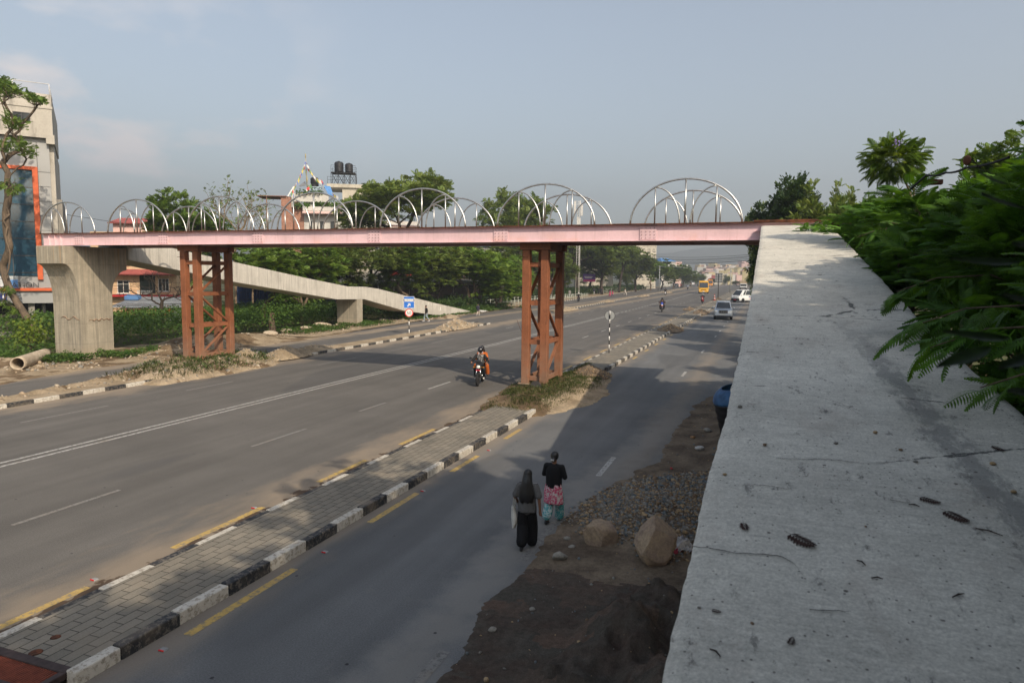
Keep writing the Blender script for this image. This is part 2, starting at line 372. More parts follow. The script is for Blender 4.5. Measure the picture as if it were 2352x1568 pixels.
# ---------------------------------------------------------------- height fields, rocks
def smooth(a,b,x): t=np.clip((x-a)/(b-a),0,1); return t*t*(3-2*t)
def field(name,x0,x1,y0,y1,st,h,mat,kind='structure',label=None,cat=None,mask=None,group=None,mi=None):
    xs=np.arange(x0,x1+st/2,st); ys=np.arange(y0,y1+st/2,st); X,Y=np.meshgrid(xs,ys); H=h(X,Y)
    nx=len(xs); ny=len(ys); V=np.stack([X,Y,H],-1).reshape(-1,3)
    i=np.arange(ny-1)[:,None]*nx+np.arange(nx-1)[None]; Fq=np.stack([i,i+1,i+nx+1,i+nx],-1).reshape(-1,4)
    keep=(V[Fq,2].max(1)>-.045)
    Fq=Fq[keep]; o=mesh_np(name,V,Fq,mat,smooth=True,mi=(mi(V[Fq].mean(1)) if mi else None))
    return tag(o,label,cat,group,kind)
def inpoly(X,Y,P):
    ins=np.zeros(X.shape,bool); n=len(P); j=n-1; D=np.full(X.shape,1e9)
    for i in range(n):
        x1,y1=P[i]; x2,y2=P[j]
        c=((y1>Y)!=(y2>Y))&(X<(x2-x1)*(Y-y1)/(y2-y1+1e-12)+x1); ins^=c
        dx,dy=x2-x1,y2-y1; t=np.clip(((X-x1)*dx+(Y-y1)*dy)/(dx*dx+dy*dy+1e-12),0,1)
        D=np.minimum(D,np.hypot(X-x1-t*dx,Y-y1-t*dy)); j=i
    return np.where(ins,D,-D)
_ico={}
def ico(n):
    if n not in _ico:
        b=bmesh.new(); bmesh.ops.create_icosphere(b,subdivisions=n,radius=1)
        _ico[n]=(np.array([v.co[:] for v in b.verts]),np.array([[v.index for v in f.verts] for f in b.faces])); b.free()
    return _ico[n]
def rockV(dims,seed,sub=4,cuts=9,rough=.04,depth=(.60,.93)):
    r=np.random.default_rng(seed); V,Fc=ico(sub); V=V.copy()
    for k in range(cuts):
        n=r.normal(size=3); n/=np.linalg.norm(n); d=r.uniform(*depth); s=V@n; o=np.clip(s-d,0,None); V-=n*o[:,None]*.93
    for f,a in ((2.2,1),(5,.5),(11,.25),(23,.12)):
        V*=(1+rough*a*2*(fbm(V[:,0]*f+V[:,2]*f*.7+seed,V[:,1]*f-V[:,2]*f*.6,2,seed)-.5))[:,None]
    return V*np.array(dims)/2,Fc
def rock(name,c,dims,seed,mat,rot=(0,0,0),label=None,cat='rock',group=None,sub=5,rough=.10,cuts=16,parent=None):
    V,Fc=rockV(dims,seed,sub,cuts,rough*(1 if sub>3 else .6)); m=np.array(Euler(rot).to_matrix()); V=V@m.T
    zmin=V[:,2].min(); V[:,2]-=zmin*.92
    o=mesh_np(name,V,Fc,mat,parent,smooth=(sub>3)); o.location=c
    if sub>3:
        try: o.data.set_sharp_from_angle(angle=R(20))
        except Exception: pass
    return tag(o,label,cat,group)
def scatter(name,pts,sizes,mats,seed=0,flat=.5,sub=1,kind='stuff',label=None):
    r=np.random.default_rng(seed); V0,F0=ico(sub); n=len(pts); VV=[];FF=[];MI=[]
    for i,(p,s) in enumerate(zip(pts,sizes)):
        V=V0*(1+r.uniform(-.28,.28,(len(V0),1)))*np.array([1,r.uniform(.5,.9),r.uniform(.3,.3+flat)])
        e=np.array(Euler((r.uniform(-.5,.5),r.uniform(-.5,.5),r.uniform(0,6.3))).to_matrix()); V=V@e.T*s/2+np.array(p)
        VV.append(V); FF.append(F0+i*len(V0)); MI+= [r.integers(len(mats))]*len(F0)
    o=mesh_np(name,np.concatenate(VV),np.concatenate(FF),mats,mi=MI); return tag(o,label,kind=kind)
def m_stone(name,a,b,sc=3):
    m=M(name,a,.9,spec=.15); m.over(m.ramp(m.noise(sc,5,.65),.4,.62),m.rgb(b)); m.mul(m.noise(sc*9,4,.7),.75,1.2)
    m.over(m.math('MULTIPLY',m.ramp(m.noise(sc*.7,4,.7,m.map(loc=(4,1,6))),.56,.7),.6),m.rgb((.28,.20,.15)))
    m.bump(m.noise(sc*9,5,.7),.012,.8); m.bump(m.noise(sc*2,4,.6),.03,.5); return m.done()
ST=[m_stone('gravel_grey',(.23,.22,.19),(.15,.14,.125),8),m_stone('gravel_tan',(.42,.30,.17),(.30,.21,.12),8),m_stone('gravel_brown',(.24,.165,.10),(.16,.11,.075),8),m_stone('gravel_blue',(.16,.18,.185),(.11,.125,.13),8),m_stone('gravel_light',(.30,.28,.24),(.2,.19,.17),8)]
MT['boulder']=m_stone('boulder_stone',(.34,.255,.17),(.23,.17,.135),2.2); MT['rubble']=m_stone('rubble_concrete',(.45,.38,.29),(.33,.27,.2),2)
# ---------------------------------------------------------------- verge on the right, under our ramp
DE=[gp(*p) for p in ((900,1640),(985,1568),(1060,1480),(1110,1370),(1215,1295),(1290,1190),(1350,1140),(1430,1100),(1500,1060),(1545,990),(1590,930),(1640,905),(1680,885))]
xb=pl(*([(0,-4.3),(5.5,-4.3)]+[(p.y,p.x) for p in DE[1:]]+[(60,.3),(120,.8),(330,1.)]))
S1,S2=gp(1509,1335,.62),gp(1455,1400,.62)
GR=gp(1490,1180,.2)
def verge_h(X,Y):
    d=X-xb(Y)+ .5*(fbm(X*1.6,Y*1.6,5,3)-.5)+.12*(fbm(X*9,Y*9,3,5)-.5)
    h=-.05+.075*smooth(-.02,.16,d)+.05*smooth(.3,2,d)+.05*(fbm(X*2.2,Y*2.2,5,1)-.5)*smooth(0,.5,d)+.02*(fbm(X*12,Y*12,3,9)-.5)*smooth(0,.3,d)
    for (c,rr,hh) in ((S1,.95,.72),(S2,1.25,.80),((S2+Vector((.9,-1.2,0))),1.5,.75),((S2+Vector((-.5,-1.5,0))),1.0,.3)):
        q=np.hypot((X-c.x),(Y-c.y)*.85)+.75*(fbm(X*1.3+3,Y*1.3,4,7)-.5)
        h=np.maximum(h,hh*(1-q/rr)+.26*(1-2*np.abs(fbm(X*2.6+Y*.6,Y*2.2,4,11)-.5)*2-.55)*np.clip(1.2-q/rr,0,1)+.07*(fbm(X*9,Y*9,3,11)-.5)-.03)
    q=np.hypot((X-GR.x)/1.5,(Y-GR.y)/2.3); h=h+.30*np.exp(-q*q*1.6)
    h=h+smooth(-1.7,1.2,X+.3*(fbm(X*2,Y*.9,4,12)-.5))*smooth(15.,18,Y)*(1.0+.5*(fbm(X*2.3,Y*2.3,5,2)-.5))*(1-smooth(27,40,Y)*.8)
    return h
_vs=lambda C: np.where(C[:,1]+.8*fbm(C[:,0]*2,C[:,1]*2,3,4)<11.9,np.where(fbm(C[:,0]*1.1+3,C[:,1]*1.5,5,8)>.56,2,1),0)
MT['verge_earth']=m_dirt('verge_earth',(.20,.155,.11),(.11,.083,.06)); MT['sand_red']=m_dirt('reddish_sand',(.115,.080,.060),(.082,.070,.057))
verge=field('dirt_verge',-5.2,2.6,-1,46,.065,verge_h,[MT['verge_earth'],MT['sand'],MT['sand_red']],mi=_vs)
field('dirt_verge',-1.5,2.6,46,330,1.2,lambda X,Y:-.06+.12*smooth(0,.8,X-.3+.6*(fbm(X,Y*.5,3,3)-.5)),MT['earth'])
r=np.random.default_rng(3); P=[];S=[]
gpoly=[tuple(gp(*p)[:2]) for p in ((1300,1190),(1340,1150),(1440,1108),(1540,1092),(1640,1090),(1660,1200),(1600,1290),(1540,1300),(1440,1262),(1350,1240))]
for _ in range(16000):
    x,y=r.uniform(-4.2,.4),r.uniform(11.6,20.5); d=float(inpoly(np.array(x),np.array(y),gpoly))
    if d<-.25 or r.random()>smooth(-.25,.35,d)*.95+.02: continue
    s=r.choice([.045,.06,.075,.10,.14],p=[.32,.3,.22,.12,.04])*r.uniform(.8,1.2); P.append((x,y)); S.append(s)
    if len(P)>5200: break
for _ in range(700):
    x,y=r.uniform(-4.3,0),r.uniform(5,30); 
    if x<float(xb(y))+.1: continue
    P.append((x,y)); S.append(r.choice([.02,.035,.05,.09],p=[.4,.3,.2,.1])*r.uniform(.8,1.3))
P=np.array(P); H=verge_h(P[:,0],P[:,1]); S=np.array(S); P3=np.c_[P,H+S*.12]
scatter('gravel',P3,S,ST,5,.55,1)
rock('boulder',(*gp(1383,1258)[:2],0.0),(.84,.70,.66),17,MT['boulder'],(0.1,.2,.5),'smaller tan boulder with a pale chipped top at the foot of the gravel','boulder')
rock('boulder',(*gp(1502,1296)[:2],0.0),(1.0,.82,.96),44,MT['boulder'],(.05,-.10,.9),'largest tan boulder, upright beside the crumpled cement bag','boulder')
for i,(x,y,s,sd,lb) in enumerate(((1285,1288,.24,31,'flat grey stone alone on the sand left of the boulders'),(1314,1263,.13,32,'fist sized stone just left of the smaller boulder'),(1303,1243,.12,34,'white stone left of the smaller boulder, nearest the road'),
    (1131,1453,.11,33,'lone pale stone on the dark sand near the bottom of the picture'),(1222,1405,.09,36,'small tan stone halfway along the dark sand'))):
    rock('stone',(*gp(x,y)[:2],.02),(s*1.3,s*.8,s*.8),sd,ST[4],(0,0,.3),lb,'stone',sub=3,cuts=7)
# the crumpled cement bag
def bag():
    t=empty('cement_bag',(*gp(1562,1278)[:2],.06),0,'crumpled white and red cement bag between the largest boulder and the ramp','bag')
    r=np.random.default_rng(9); n=26
    for k,(nm,c,sz,ro,m) in enumerate((('paper_sack',(0.03,0,.16),(.36,.30,.2),(.5,.2,.3),simple('sack_white',(.5,.48,.47),.8,var=.2,scale=9)),('printed_panel',(-.10,-.08,.08),(.30,.24,.14),(.2,.5,1.1),simple('sack_red',(.30,.035,.06),.7,var=.4,scale=12)))):
        u,v=np.meshgrid(np.linspace(-1,1,n),np.linspace(-1,1,n)); zz=(np.abs(fbm(u*2.2+k*9,v*2.2,3,k+3)-.5)*3+np.abs(fbm(u*6,v*6,2,k)-.5)*.7)
        V=np.stack([u*sz[0]/2*(1+.25*(fbm(v*3,u*3,2,5)-.5)),v*sz[1]/2*(1+.3*(fbm(u*3,v,2,8)-.5)),zz*sz[2]-(u*u+v*v)*.05],-1).reshape(-1,3)@np.array(Euler(ro).to_matrix()).T+np.array(c)
        i=np.arange(n-1)[:,None]*n+np.arange(n-1)[None]; Fq=np.stack([i,i+1,i+n+1,i+n],-1).reshape(-1,4)
        o=mesh_np(nm,V,Fq,m,t,smooth=False); md=o.modifiers.new('t','SOLIDIFY'); md.thickness=.006
    b=B()
    for j in range(5): b.box((.02+.028*j,-.015*j,.36-.012*j),(.006,.12-.01*j,.004),rot=(.5,.2,.3))
    b.make('print',simple('print_grey',(.08,.08,.09)),t)
bag()
# the blue water tank lying broken in the dirt
def tank():
    c=oY(1668,930,22.6); t=empty('broken_water_tank',(c.x+.35,22.9,.95),.3,'broken black and blue plastic water tank half hidden by the ramp','water tank')
    pr=[];
    for k in range(15):
        z=-.55+k*.085; pr.append((.62+(.018 if k%3 else -.006),z))
    b=B(); b.lathe(pr,n=36); b.make('tank_body',simple('tank_black',(.012,.012,.014),.45,var=.2,spec=.4),t)
    n=24; V=[];Fq=[]
    for i in range(9):
        for j in range(n):
            a=PI*.2+PI*1.5*j/(n-1); u=i/8; rr=.64*math.cos(u*1.1)+.012*(i%2); V.append((rr*math.cos(a),rr*math.sin(a),.62+.48*math.sin(u*1.1)))
    for i in range(8):
        for j in range(n-1): k=i*n+j; Fq.append((k,k+1,k+n+1,k+n))
    o=mesh_np('tank_lid',V,np.array(Fq),simple('tank_blue',(.03,.10,.22),.5,var=.35,scale=5,spec=.4),t,smooth=True); md=o.modifiers.new('t','SOLIDIFY'); md.thickness=.012
    t.rotation_euler=(0.12,-.28,.3)
tank()
# ---------------------------------------------------------------- our own ramp (pale screeded concrete)
def m_ramp():
    m=M('pale_screed',(.57,.545,.475),.9); m.c=m.n('ShaderNodeNewGeometry').outputs['Position']; x,y,z=m.xyz()
    m.mul(m.noise(.5,5,.6),.84,1.10); m.mul(m.noise(3.5,6,.7),.88,1.08); m.mul(m.noise(45,4,.8),.66,1.22); m.mul(m.noise(14,5,.75,m.map((.5,1.6,1))),.84,1.12)
    m.over(m.math('MULTIPLY',m.ramp(m.noise(1.3,6,.7,m.map((1,.6,1),loc=(5,2,0))),.55,.75),.5),m.rgb((.33,.27,.225)))
    # the dark wet smear running towards the right
    cxv=m.math('ADD',m.math('MULTIPLY',m.math('SUBTRACT',y,4.2),-.085),1.86); cxv=m.math('ADD',cxv,m.ramp(m.noise(.8,4,.6),.3,.7,-.12,.12))
    d=m.math('ABSOLUTE',m.math('SUBTRACT',x,cxv)); n=m.ramp(m.noise(7,6,.75,m.map((1.4,.5,1))),.3,.7,-.16,.16)
    f=m.ramp(m.math('ADD',d,n),.20,.06); f=m.math('MULTIPLY',f,m.ramp(y,13.5,9)); m.over(m.math('MULTIPLY',f,.6),m.rgb((.13,.133,.13)))
    # pits, scuffs and specks
    co=m.map((1,.45,1)); f=m.ramp(m.noise(9,8,.8,co),.56,.62); g=m.ramp(m.noise(1.6,3,.6,m.map(loc=(2,8,1))),.44,.58)
    m.over(m.math('MULTIPLY',m.math('MULTIPLY',f,g),.75),m.rgb((.09,.085,.08)))
    v=m.vor(13,out=0); m.over(m.math('MULTIPLY',m.ramp(v,.13,.07),.85),m.rgb((.06,.055,.05)))
    v=m.vor(4.2,m.map(loc=(2,1,0)),out=0); m.over(m.math('MULTIPLY',m.ramp(v,.075,.05),.85),m.rgb((.07,.055,.045)))
    # fine cracks
    ck=m.vor(.34,m.map((.55,1.7,.2),loc=(1.1,.4,0),rot=(0,0,.25)),'DISTANCE_TO_EDGE',0)
    wv=m.math('ADD',ck,m.ramp(m.noise(5,5,.7),.3,.7,-.012,.012)); msk=m.ramp(m.noise(.7,2,.5,m.map(loc=(7,7,0))),.5,.56)
    m.over(m.math('MULTIPLY',m.ramp(m.math('ABSOLUTE',wv),.0075,.003),m.math('MULTIPLY',msk,.9)),m.rgb((.05,.05,.05)))
    # broom arcs
    ar=m.noise(26,3,.6,m.map((.12,1.0,.12),rot=(0,0,.3),loc=(.2,0,0))); m.mul(ar,.94,1.05)
    m.bump(m.noise(110,3,.8),.004,.7); m.bump(f,.01,-.4); m.bump(m.noise(6,5,.65),.012,.5); m.bump(ar,.006,.4); return m.done()
MT['screed']=m_ramp()
zr=lambda y:7.60+.156*(y-30.3)
def onramp(x,y):
    d=ray(x,y); t=(zr(0)-CH)/(d.z-.156*d.y); return Vector((0,0,CH))+d*t
LE=[onramp(*p) for p in ((1500,1660),(1520,1568),(1556,1400),(1590,1250),(1628,1085),(1669,948),(1681,882),(1699,803),(1720,702),(1729,654),(1738,592),(1744,562),(1749,514))]
RE=[(2.62,1.5),(2.6,3),(2.55,5),(2.47,7.5),(2.38,10),(2.34,12),(2.35,16),(2.36,21.6),(2.37,26.9),(2.37,31.)]
exl=pl(*([(-2,LE[0].x-.05)]+[(p.y,p.x) for p in LE])); exr=pl(*([(y,x) for x,y in RE]))
def ramp_near():
    t=empty('concrete_ramp',(1,30,0),0,'pale concrete approach ramp in the right foreground climbing to the bridge','ramp')
    ys=np.concatenate([np.arange(-2,12,.10),np.arange(12,31.05,.25)]); nx=56; V=[];
    for y in ys:
        a=float(exl(y))+.012*(fbm(y*3,2.,4,5)-.5)+.018*(fbm(y*23.,1.,2,6)-.5); b=float(exr(y))+.05*(fbm(y*2.,7.,3,5)-.5)
        for k in range(nx):
            u=k/(nx-1); x=a+(b-a)*u; e=min(u,1-u)*(b-a)
            V.append((x-t.location.x,y-30,zr(y)-.03*math.exp(-e*28)+.014*(float(fbm(x*1.5,y*1.5,3,4))-.5)))
    n=len(ys); i=np.arange(n-1)[:,None]*nx+np.arange(nx-1)[None]; Fq=np.stack([i,i+1,i+nx+1,i+nx],-1).reshape(-1,4)
    mesh_np('ramp_surface',V,Fq,MT['screed_top'],t,smooth=True)
    # sides and underside follow the same edges
    V=[];k=[]
    for y in ys[::4]:
        a=float(exl(y))+.004; b=float(exr(y))-.01; z1=zr(y)-.032; th=.55 if y<6 else .55+.5*min(1,(y-6)/20)
        V+= [(a-1,y-30,z1),(a-1+.02,y-30,z1-th),(b-1-.02,y-30,z1-th),(b-1,y-30,z1)]
    n=len(V)//4; Fq=[(4*i+j,4*i+4+j,4*i+5+j,4*i+1+j) for i in range(n-1) for j in (0,1,2)]+[(0,1,2,3),(4*n-1,4*n-2,4*n-3,4*n-4)]
    mesh_np('ramp_beam',V,np.array(Fq),MT['conc_warm'],t)
    b=B(); b.b2((.1-1,25.2-30,-.2),(2.2-1,27.-30,6.2)); b.make('ramp_pier',MT['conc_warm'],t,bevel=.03)
MT['screed_top']=MT['screed']
MT['conc_warm']=m_concrete('weathered_concrete',(.40,.37,.30),True,.45)
MT['conc_pale']=m_concrete('pale_concrete',(.47,.44,.385),True,.45,3)
def m_pier():
    m=M('board_marked_concrete',(.30,.265,.205),.9); x,y,z=m.xyz()
    fr=m.map((9,9,.18)); m.mul(m.noise(1,4,.6,fr),.72,1.22); m.mul(m.noise(1.5,5,.65),.82,1.15); m.mul(m.noise(25,4,.7),.85,1.12)
    s=m.noise(1,5,.6,m.map((5,5,.3),loc=(3,3,0))); m.over(m.math('MULTIPLY',m.ramp(s,.55,.7),.55),m.rgb((.13,.12,.10)))
    s=m.noise(1,4,.6,m.map((7,7,.2),loc=(9,1,0))); m.over(m.math('MULTIPLY',m.math('MULTIPLY',m.ramp(s,.54,.68),m.ramp(z,3.6,6.8)),.6),m.rgb((.34,.20,.085)))
    s=m.noise(1,4,.6,m.map((11,11,.14),loc=(1,6,0))); m.over(m.math('MULTIPLY',m.ramp(s,.6,.72),.45),m.rgb((.46,.43,.37)))
    for zc in (3.55,5.85,2.2,.9):
        w_=m.math('ADD',m.math('SUBTRACT',z,zc),m.ramp(m.noise(2.5,5,.7),.3,.7,-.05,.05)); m.over(m.math('MULTIPLY',m.ramp(m.math('ABSOLUTE',w_),.018,.006),.45),m.rgb((.12,.10,.08)))
    m.over(m.math('MULTIPLY',m.ramp(z,.9,.1),.6),m.rgb((.34,.27,.19)))
    m.bump(m.noise(1,4,.6,m.map((12,12,.25))),.02,.8); m.bump(m.noise(30,4,.7),.008,.6); return m.done()
MT['pier']=m_pier()
ramp_near()
# ---------------------------------------------------------------- the footbridge
def m_pink():
    m=M('pink_paint',(.71,.495,.515),.55,spec=.3); m.mul(m.noise(.7,5,.6),.84,1.08); m.over(m.math('MULTIPLY',m.ramp(m.noise(1,5,.7,m.map((7,7,.35),loc=(2,0,0))),.55,.72),.35),(.36,.24,.21)); m.mul(m.noise(20,4,.6),.96,1.04); x,y,z=m.xyz()
    m.over(m.math('MULTIPLY',m.math('MULTIPLY',m.ramp(m.noise(.5,5,.65,m.map(loc=(3,0,0))),.52,.7),m.ramp(z,7.45,7.05)),.65),m.rgb((.68,.36,.24)))
    m.over(m.math('MULTIPLY',m.ramp(m.noise(1,4,.6,m.map((5,5,.7))),.6,.75),.22),m.rgb((.35,.2,.17))); m.bump(m.noise(3,3,.5),.006,.3); return m.done()
def m_oxide():
    m=M('red_oxide_steel',(.22,.080,.036),.62,spec=.3); x,y,z=m.xyz(); m.mul(m.noise(1.2,5,.65),.75,1.25); m.mul(m.noise(18,4,.7),.82,1.15)
    m.over(m.math('MULTIPLY',m.ramp(m.noise(1,5,.7,m.map((9,9,.8))),.57,.68),.6),m.rgb((.075,.03,.018)))
    m.over(m.math('MULTIPLY',m.ramp(z,2.6,.2),m.ramp(m.noise(2.5,4,.7),.25,.65,.15,.85)),m.rgb((.24,.165,.115)))
    m.over(m.math('MULTIPLY',m.ramp(m.vor(9,m.map((1,1,.35)),out=0),.09,.05),.7),m.rgb((.05,.018,.012))); m.bump(m.noise(30,4,.7),.004,.5); return m.done()
def m_rust():
    m=M('rusted_steel',(.14,.048,.022),.9); m.over(m.ramp(m.noise(4,6,.7,m.map((1,1,1))),.42,.6),m.rgb((.05,.022,.014))); m.over(m.math('MULTIPLY',m.ramp(m.noise(9,4,.7),.58,.7),.5),m.rgb((.30,.12,.045))); m.bump(m.noise(20,5,.8),.02,1); return m.done()
MT['pink']=m_pink(); MT['oxide']=m_oxide(); MT['rust']=m_rust()
MT['steel']=simple('stainless_steel',(.50,.49,.465),.36,.9,.22,5,.5)
BY0,BY1,ZB,ZT=30.0,34.25,6.97,7.66
MT['boltm']=simple('bolt_steel',(.20,.10,.09),.5)
def bridge():
    t=empty('footbridge',(-21,32.1,0),0,'pink painted steel footbridge deck with steel arch railings spanning the road','footbridge')
    ox=Vector((21,-32.1,0))
    x0,x1=-42.1,2.3
    for yf,nm in ((BY0,'girder'),(BY1-.26,'girder')):
        b=B(); yc=yf+.13
        b.b2((x0,yc-.006,ZB+.02),(x1,yc+.006,ZT-.02))             # web
        b.b2((x0,yf,ZB),(x1,yf+.26,ZB+.022)); b.b2((x0,yf,ZT-.022),(x1,yf+.26,ZT))
        for sx in (-41.5,-41.0,-40.52): b.b2((sx-.008,yf+.012,ZB+.022),(sx+.008,yf+.248,ZT-.022))
        if nm=='girder' and yf==BY0: b.b2((-.45,yf+.012,ZB+.36),(.6,yf+.1,ZB+.372))
        g=b.make(nm,MT['pink'],t); g.location=ox
        if yf==BY0:
            for px in (-39.01,-32.33,-25.69,-18.46,-11.64,-4.8):
                b=B(); b.b2((px-.36,yf+.088,ZB+.05),(px+.36,yf+.114,ZT-.05)); b.mi=1
                for i in range(4):
                    for j in range(4): b.lathe([(.017,-.03),(.017,0),(.010,.0),(.010,.012)],(px-.27+.18*i,yf+.085,ZB+.13+.142*j),6,'Y',False)
                s=b.make('splice_plate',[MT['pink'],MT['boltm']],t); s.location=ox
    b=B(); x=x0-.1                                                # rusted deck plates, slightly uneven
    while x<x1:
        l=random.uniform(1.1,1.9); dz=random.uniform(-.012,.012)
        b.box((min(x+l/2,x1+.1),(BY0+BY1)/2,ZT+.03+dz),(l+.02,BY1-BY0+.16,.045),rot=(random.uniform(-.002,.002),random.uniform(-.006,.006),0)); x+=l
    b.make('deck',MT['rust'],t).location=ox
    b=B()
    for k in range(30): b.box((x0+.6+k*1.5,(BY0+BY1)/2,ZB+.35),(.012,BY1-BY0-.28,.3))
    for y in (31.3,32.6): b.b2((x0+.1,y-.04,ZB+.12),(x1-.2,y+.04,ZB+.5))
    b.make('cross_beam',MT['rust'],t).location=ox
    # arches: semicircle, middle post, two quarter posts, two inner half arches
    for Y in (BY0+.09,BY1-.09):
        for k,xc in enumerate([-39.97,-34.28,-28.22,-22.04,-15.78,-9.5,-3.27] if Y<31 else [-40.4,-34.5,-28.35,-22.15,-15.9,-9.6,-3.35]):
            b=B(); rx,H=2.32,1.86; z0=ZT+.05
            f=lambda x: z0+H*math.sqrt(max(0,1-(x/rx)**2))
            A=[(rx*math.cos(a),z0+H*math.sin(a)) for a in np.linspace(0,PI,33)]
            half=(Y>31 and k==0)
            if half: A=[p for p in A if p[0]>=-.02]
            b.tube([(x,Y,z) for x,z in A],.043,10)
            b.tube([(0,Y,z0-.03),(0,Y,z0+H-.03)],.038,10)
            for s in (1,-1):
                if half and s<0: continue
                qx=s*1.27; b.tube([(qx,Y,z0-.03),(qx,Y,f(qx)-.02)],.032,10)
                # an arc springing from the quarter post head down towards the middle
                P=[]; 
                for a in np.linspace(0,PI/2,14): P.append((s*(1.27-1.02*(math.sin(a))**1.0) if False else s*(.22+1.05*math.cos(PI/2-a*1.0)) ,z0+(f(1.27)-z0-.02)*math.sin(a)))
                P=[(s*(1.27-1.05*(1-math.cos(a))),z0+(f(1.27)-z0-.02)*(1-math.sin(a)) ) for a in np.linspace(0,PI/2,14)]
                P=[(s*(.22+1.05*math.sin(a)),z0+(f(1.27)-z0-.02)*(1-math.cos(a))) for a in np.linspace(0,PI/2,14)]
                P=[(s*(.22+1.05*(1-math.cos(a))),z0+(f(1.27)-z0-.02)*math.sin(a)) for a in np.linspace(0,PI/2,14)]
                b.tube([(x,Y,z) for x,z in P],.032,10)
            o=b.make('railing_arch',MT['steel'],t); o.location=ox+Vector((xc,0,0))
    # rusty blocks left on the deck above our ramp
    b=B(); b.b2((-.5,BY0-.1,ZT+.06),(3.0,BY0+.06,ZT+.12)); b.make('deck_edge_beam',MT['rust'],t).location=ox
    for i,(x,l) in enumerate(((.75,.14),(1.0,.22),(1.35,.28),(1.62,.2),(1.95,.4))):
        rs=[simple('rust_block',(.19,.075,.045),.9)]; b=B(); b.box((x,31.2,ZT+.13),(l,.18,.13)); tag(b.make('steel_offcut',rs,bevel=.008),['shortest rusty offcut on the deck above the ramp','second rusty offcut from the left on the deck','middle rusty offcut on the deck above the ramp','fourth rusty offcut from the left on the deck','longest rusty offcut at the right end of the deck row'][i],'steel offcut','rusty offcuts on the bridge deck')
bridge()
# ---------------------------------------------------------------- steel towers
def tower(cx,ya,yb,hx,label,ties,seed):
    t=empty('steel_tower',(cx,(ya+yb)/2,0),0,label,'tower'); o=Vector((-cx,-(ya+yb)/2,0))
    for sx in (-1,1):
        for y in (ya,yb):
            b=B(); x=cx+sx*hx; w_=.36
            b.b2((x-w_/2,y-w_/2,.28),(x+w_/2,y+w_/2,6.63))
            lg=b.make('leg',MT['oxide'],t,bevel=.015); lg.location=o
            b=B(); b.box((x,y,.27),(.62,.62,.035)); b.box((x,y,.1),(.42,.42,.32)); b.make('foot_plate',MT['foot'],lg,bevel=.01)
    b=B()
    for y in (ya-.06,yb+.06): b.b2((cx-hx-.30,y-.16,6.64),(cx+hx+.30,y+.16,6.96))
    for sx in (-1,1): b.b2((cx+sx*hx-.14,ya+.101,6.65),(cx+sx*hx+.14,yb-.101,6.955))
    b.make('cap_beam',MT['oxide'],t,bevel=.012).location=o
    zs=ties
    for z in zs:
        b=B()
        for y in (ya+.02,yb-.02): b.b2((cx-hx+.181,y-.05,z-.11),(cx+hx-.181,y+.05,z+.11))
        for sx in (-1,1): b.b2((cx+sx*hx-.05,ya+.181,z-.11),(cx+sx*hx+.05,yb-.181,z+.11))
        b.make('tie_ring',MT['oxide'],t,bevel=.006).location=o
    for sx in (-1,1):
        for k in range(3):
            z1,z0=zs[k]-.13,zs[k+1]+.13; A=(cx+sx*hx,yb-.16,z1 if k%2==0 else z0); C=(cx+sx*hx,ya+.16,z0 if k%2==0 else z1)
            b=B(); b.bar(A,C,.05,.16,up=(1,0,0)); b.bar((A[0]+.05,A[1],A[2]),(C[0]+.05,C[1],C[2]),.10,.02,up=(1,0,0)); b.make('brace',MT['oxide'],t).location=o
    b=B(); b.tube([(cx-hx-.35,ya-.19,6.3),(cx-hx+.1,ya-.19,6.29)],.012,6); b.make('bar',MT['rust'],t).location=o
    return t
MT['foot']=simple('foot_concrete',(.25,.19,.13),.9,var=.25,scale=4)
tower(-10.14,30.88,33.33,.46,'rust red steel tower on the grassy median under the bridge',(5.95,4.13,2.27,.52),1)
tower(-31.16,30.88,33.33,.46,'rust red steel tower on the far left median beside the concrete pier',(5.98,4.17,2.34,.60),2)
# ---------------------------------------------------------------- the big hammerhead pier
def pier():
    t=empty('bridge_pier',(-40.6,31.4,0),0,'tall weathered concrete pier with flared arms carrying the left bridge end','pier')
    X0,X1=-41.8,-39.5
    cur=lambda ya,yb,za,zb,n: [(ya+(yb-ya)*(1-math.cos(a)),za+(zb-za)*math.sin(a)) for a in np.linspace(0,PI/2,n)]
    P=[(30.3,-.2),(32.55,-.2),(32.6,3.9)]
    for a in np.linspace(0,PI/2,12)[1:]: P.append((32.6+1.2*(1-math.cos(a))*.95,3.9+1.6*math.sin(a)))
    P+=[(33.8,6.93),(29.4,6.93),(29.4,5.85)]
    for a in np.linspace(0,PI/2,14)[1:]: P.append((29.4+.9*math.sin(a),5.85-2.3*(1-math.cos(a))))
    b=B(); b.prism([(y,z) for y,z in P],X0,X1,'X'); o=b.make('pier_shaft',MT['pier'],t,bevel=.02,seg=1); o.location=-t.location
    # ragged horizontal scar of leftover mortar
    pts=[(-39.49,30.9+.10*i,2.35+.06*math.sin(i*1.7)+.05*random.random()) for i in range(16)]
    b=B(); b.tube(pts,[.02+.035*random.random() for _ in pts],6); pts=[(-41.1+.11*i,30.29,2.5+.10*math.sin(i*.8)+.04*random.random()) for i in range(15)]; b.tube(pts,[.015+.035*random.random() for _ in pts],6)
    b.make('mortar_scar',simple('mortar',(.24,.17,.115),.95,var=.3,scale=9),t).location=-t.location
    b=B(); b.box((-40.7,31.,6.955),(1.6,1.,.04)); b.make('bearing',MT['rust'],t).location=-t.location
pier()
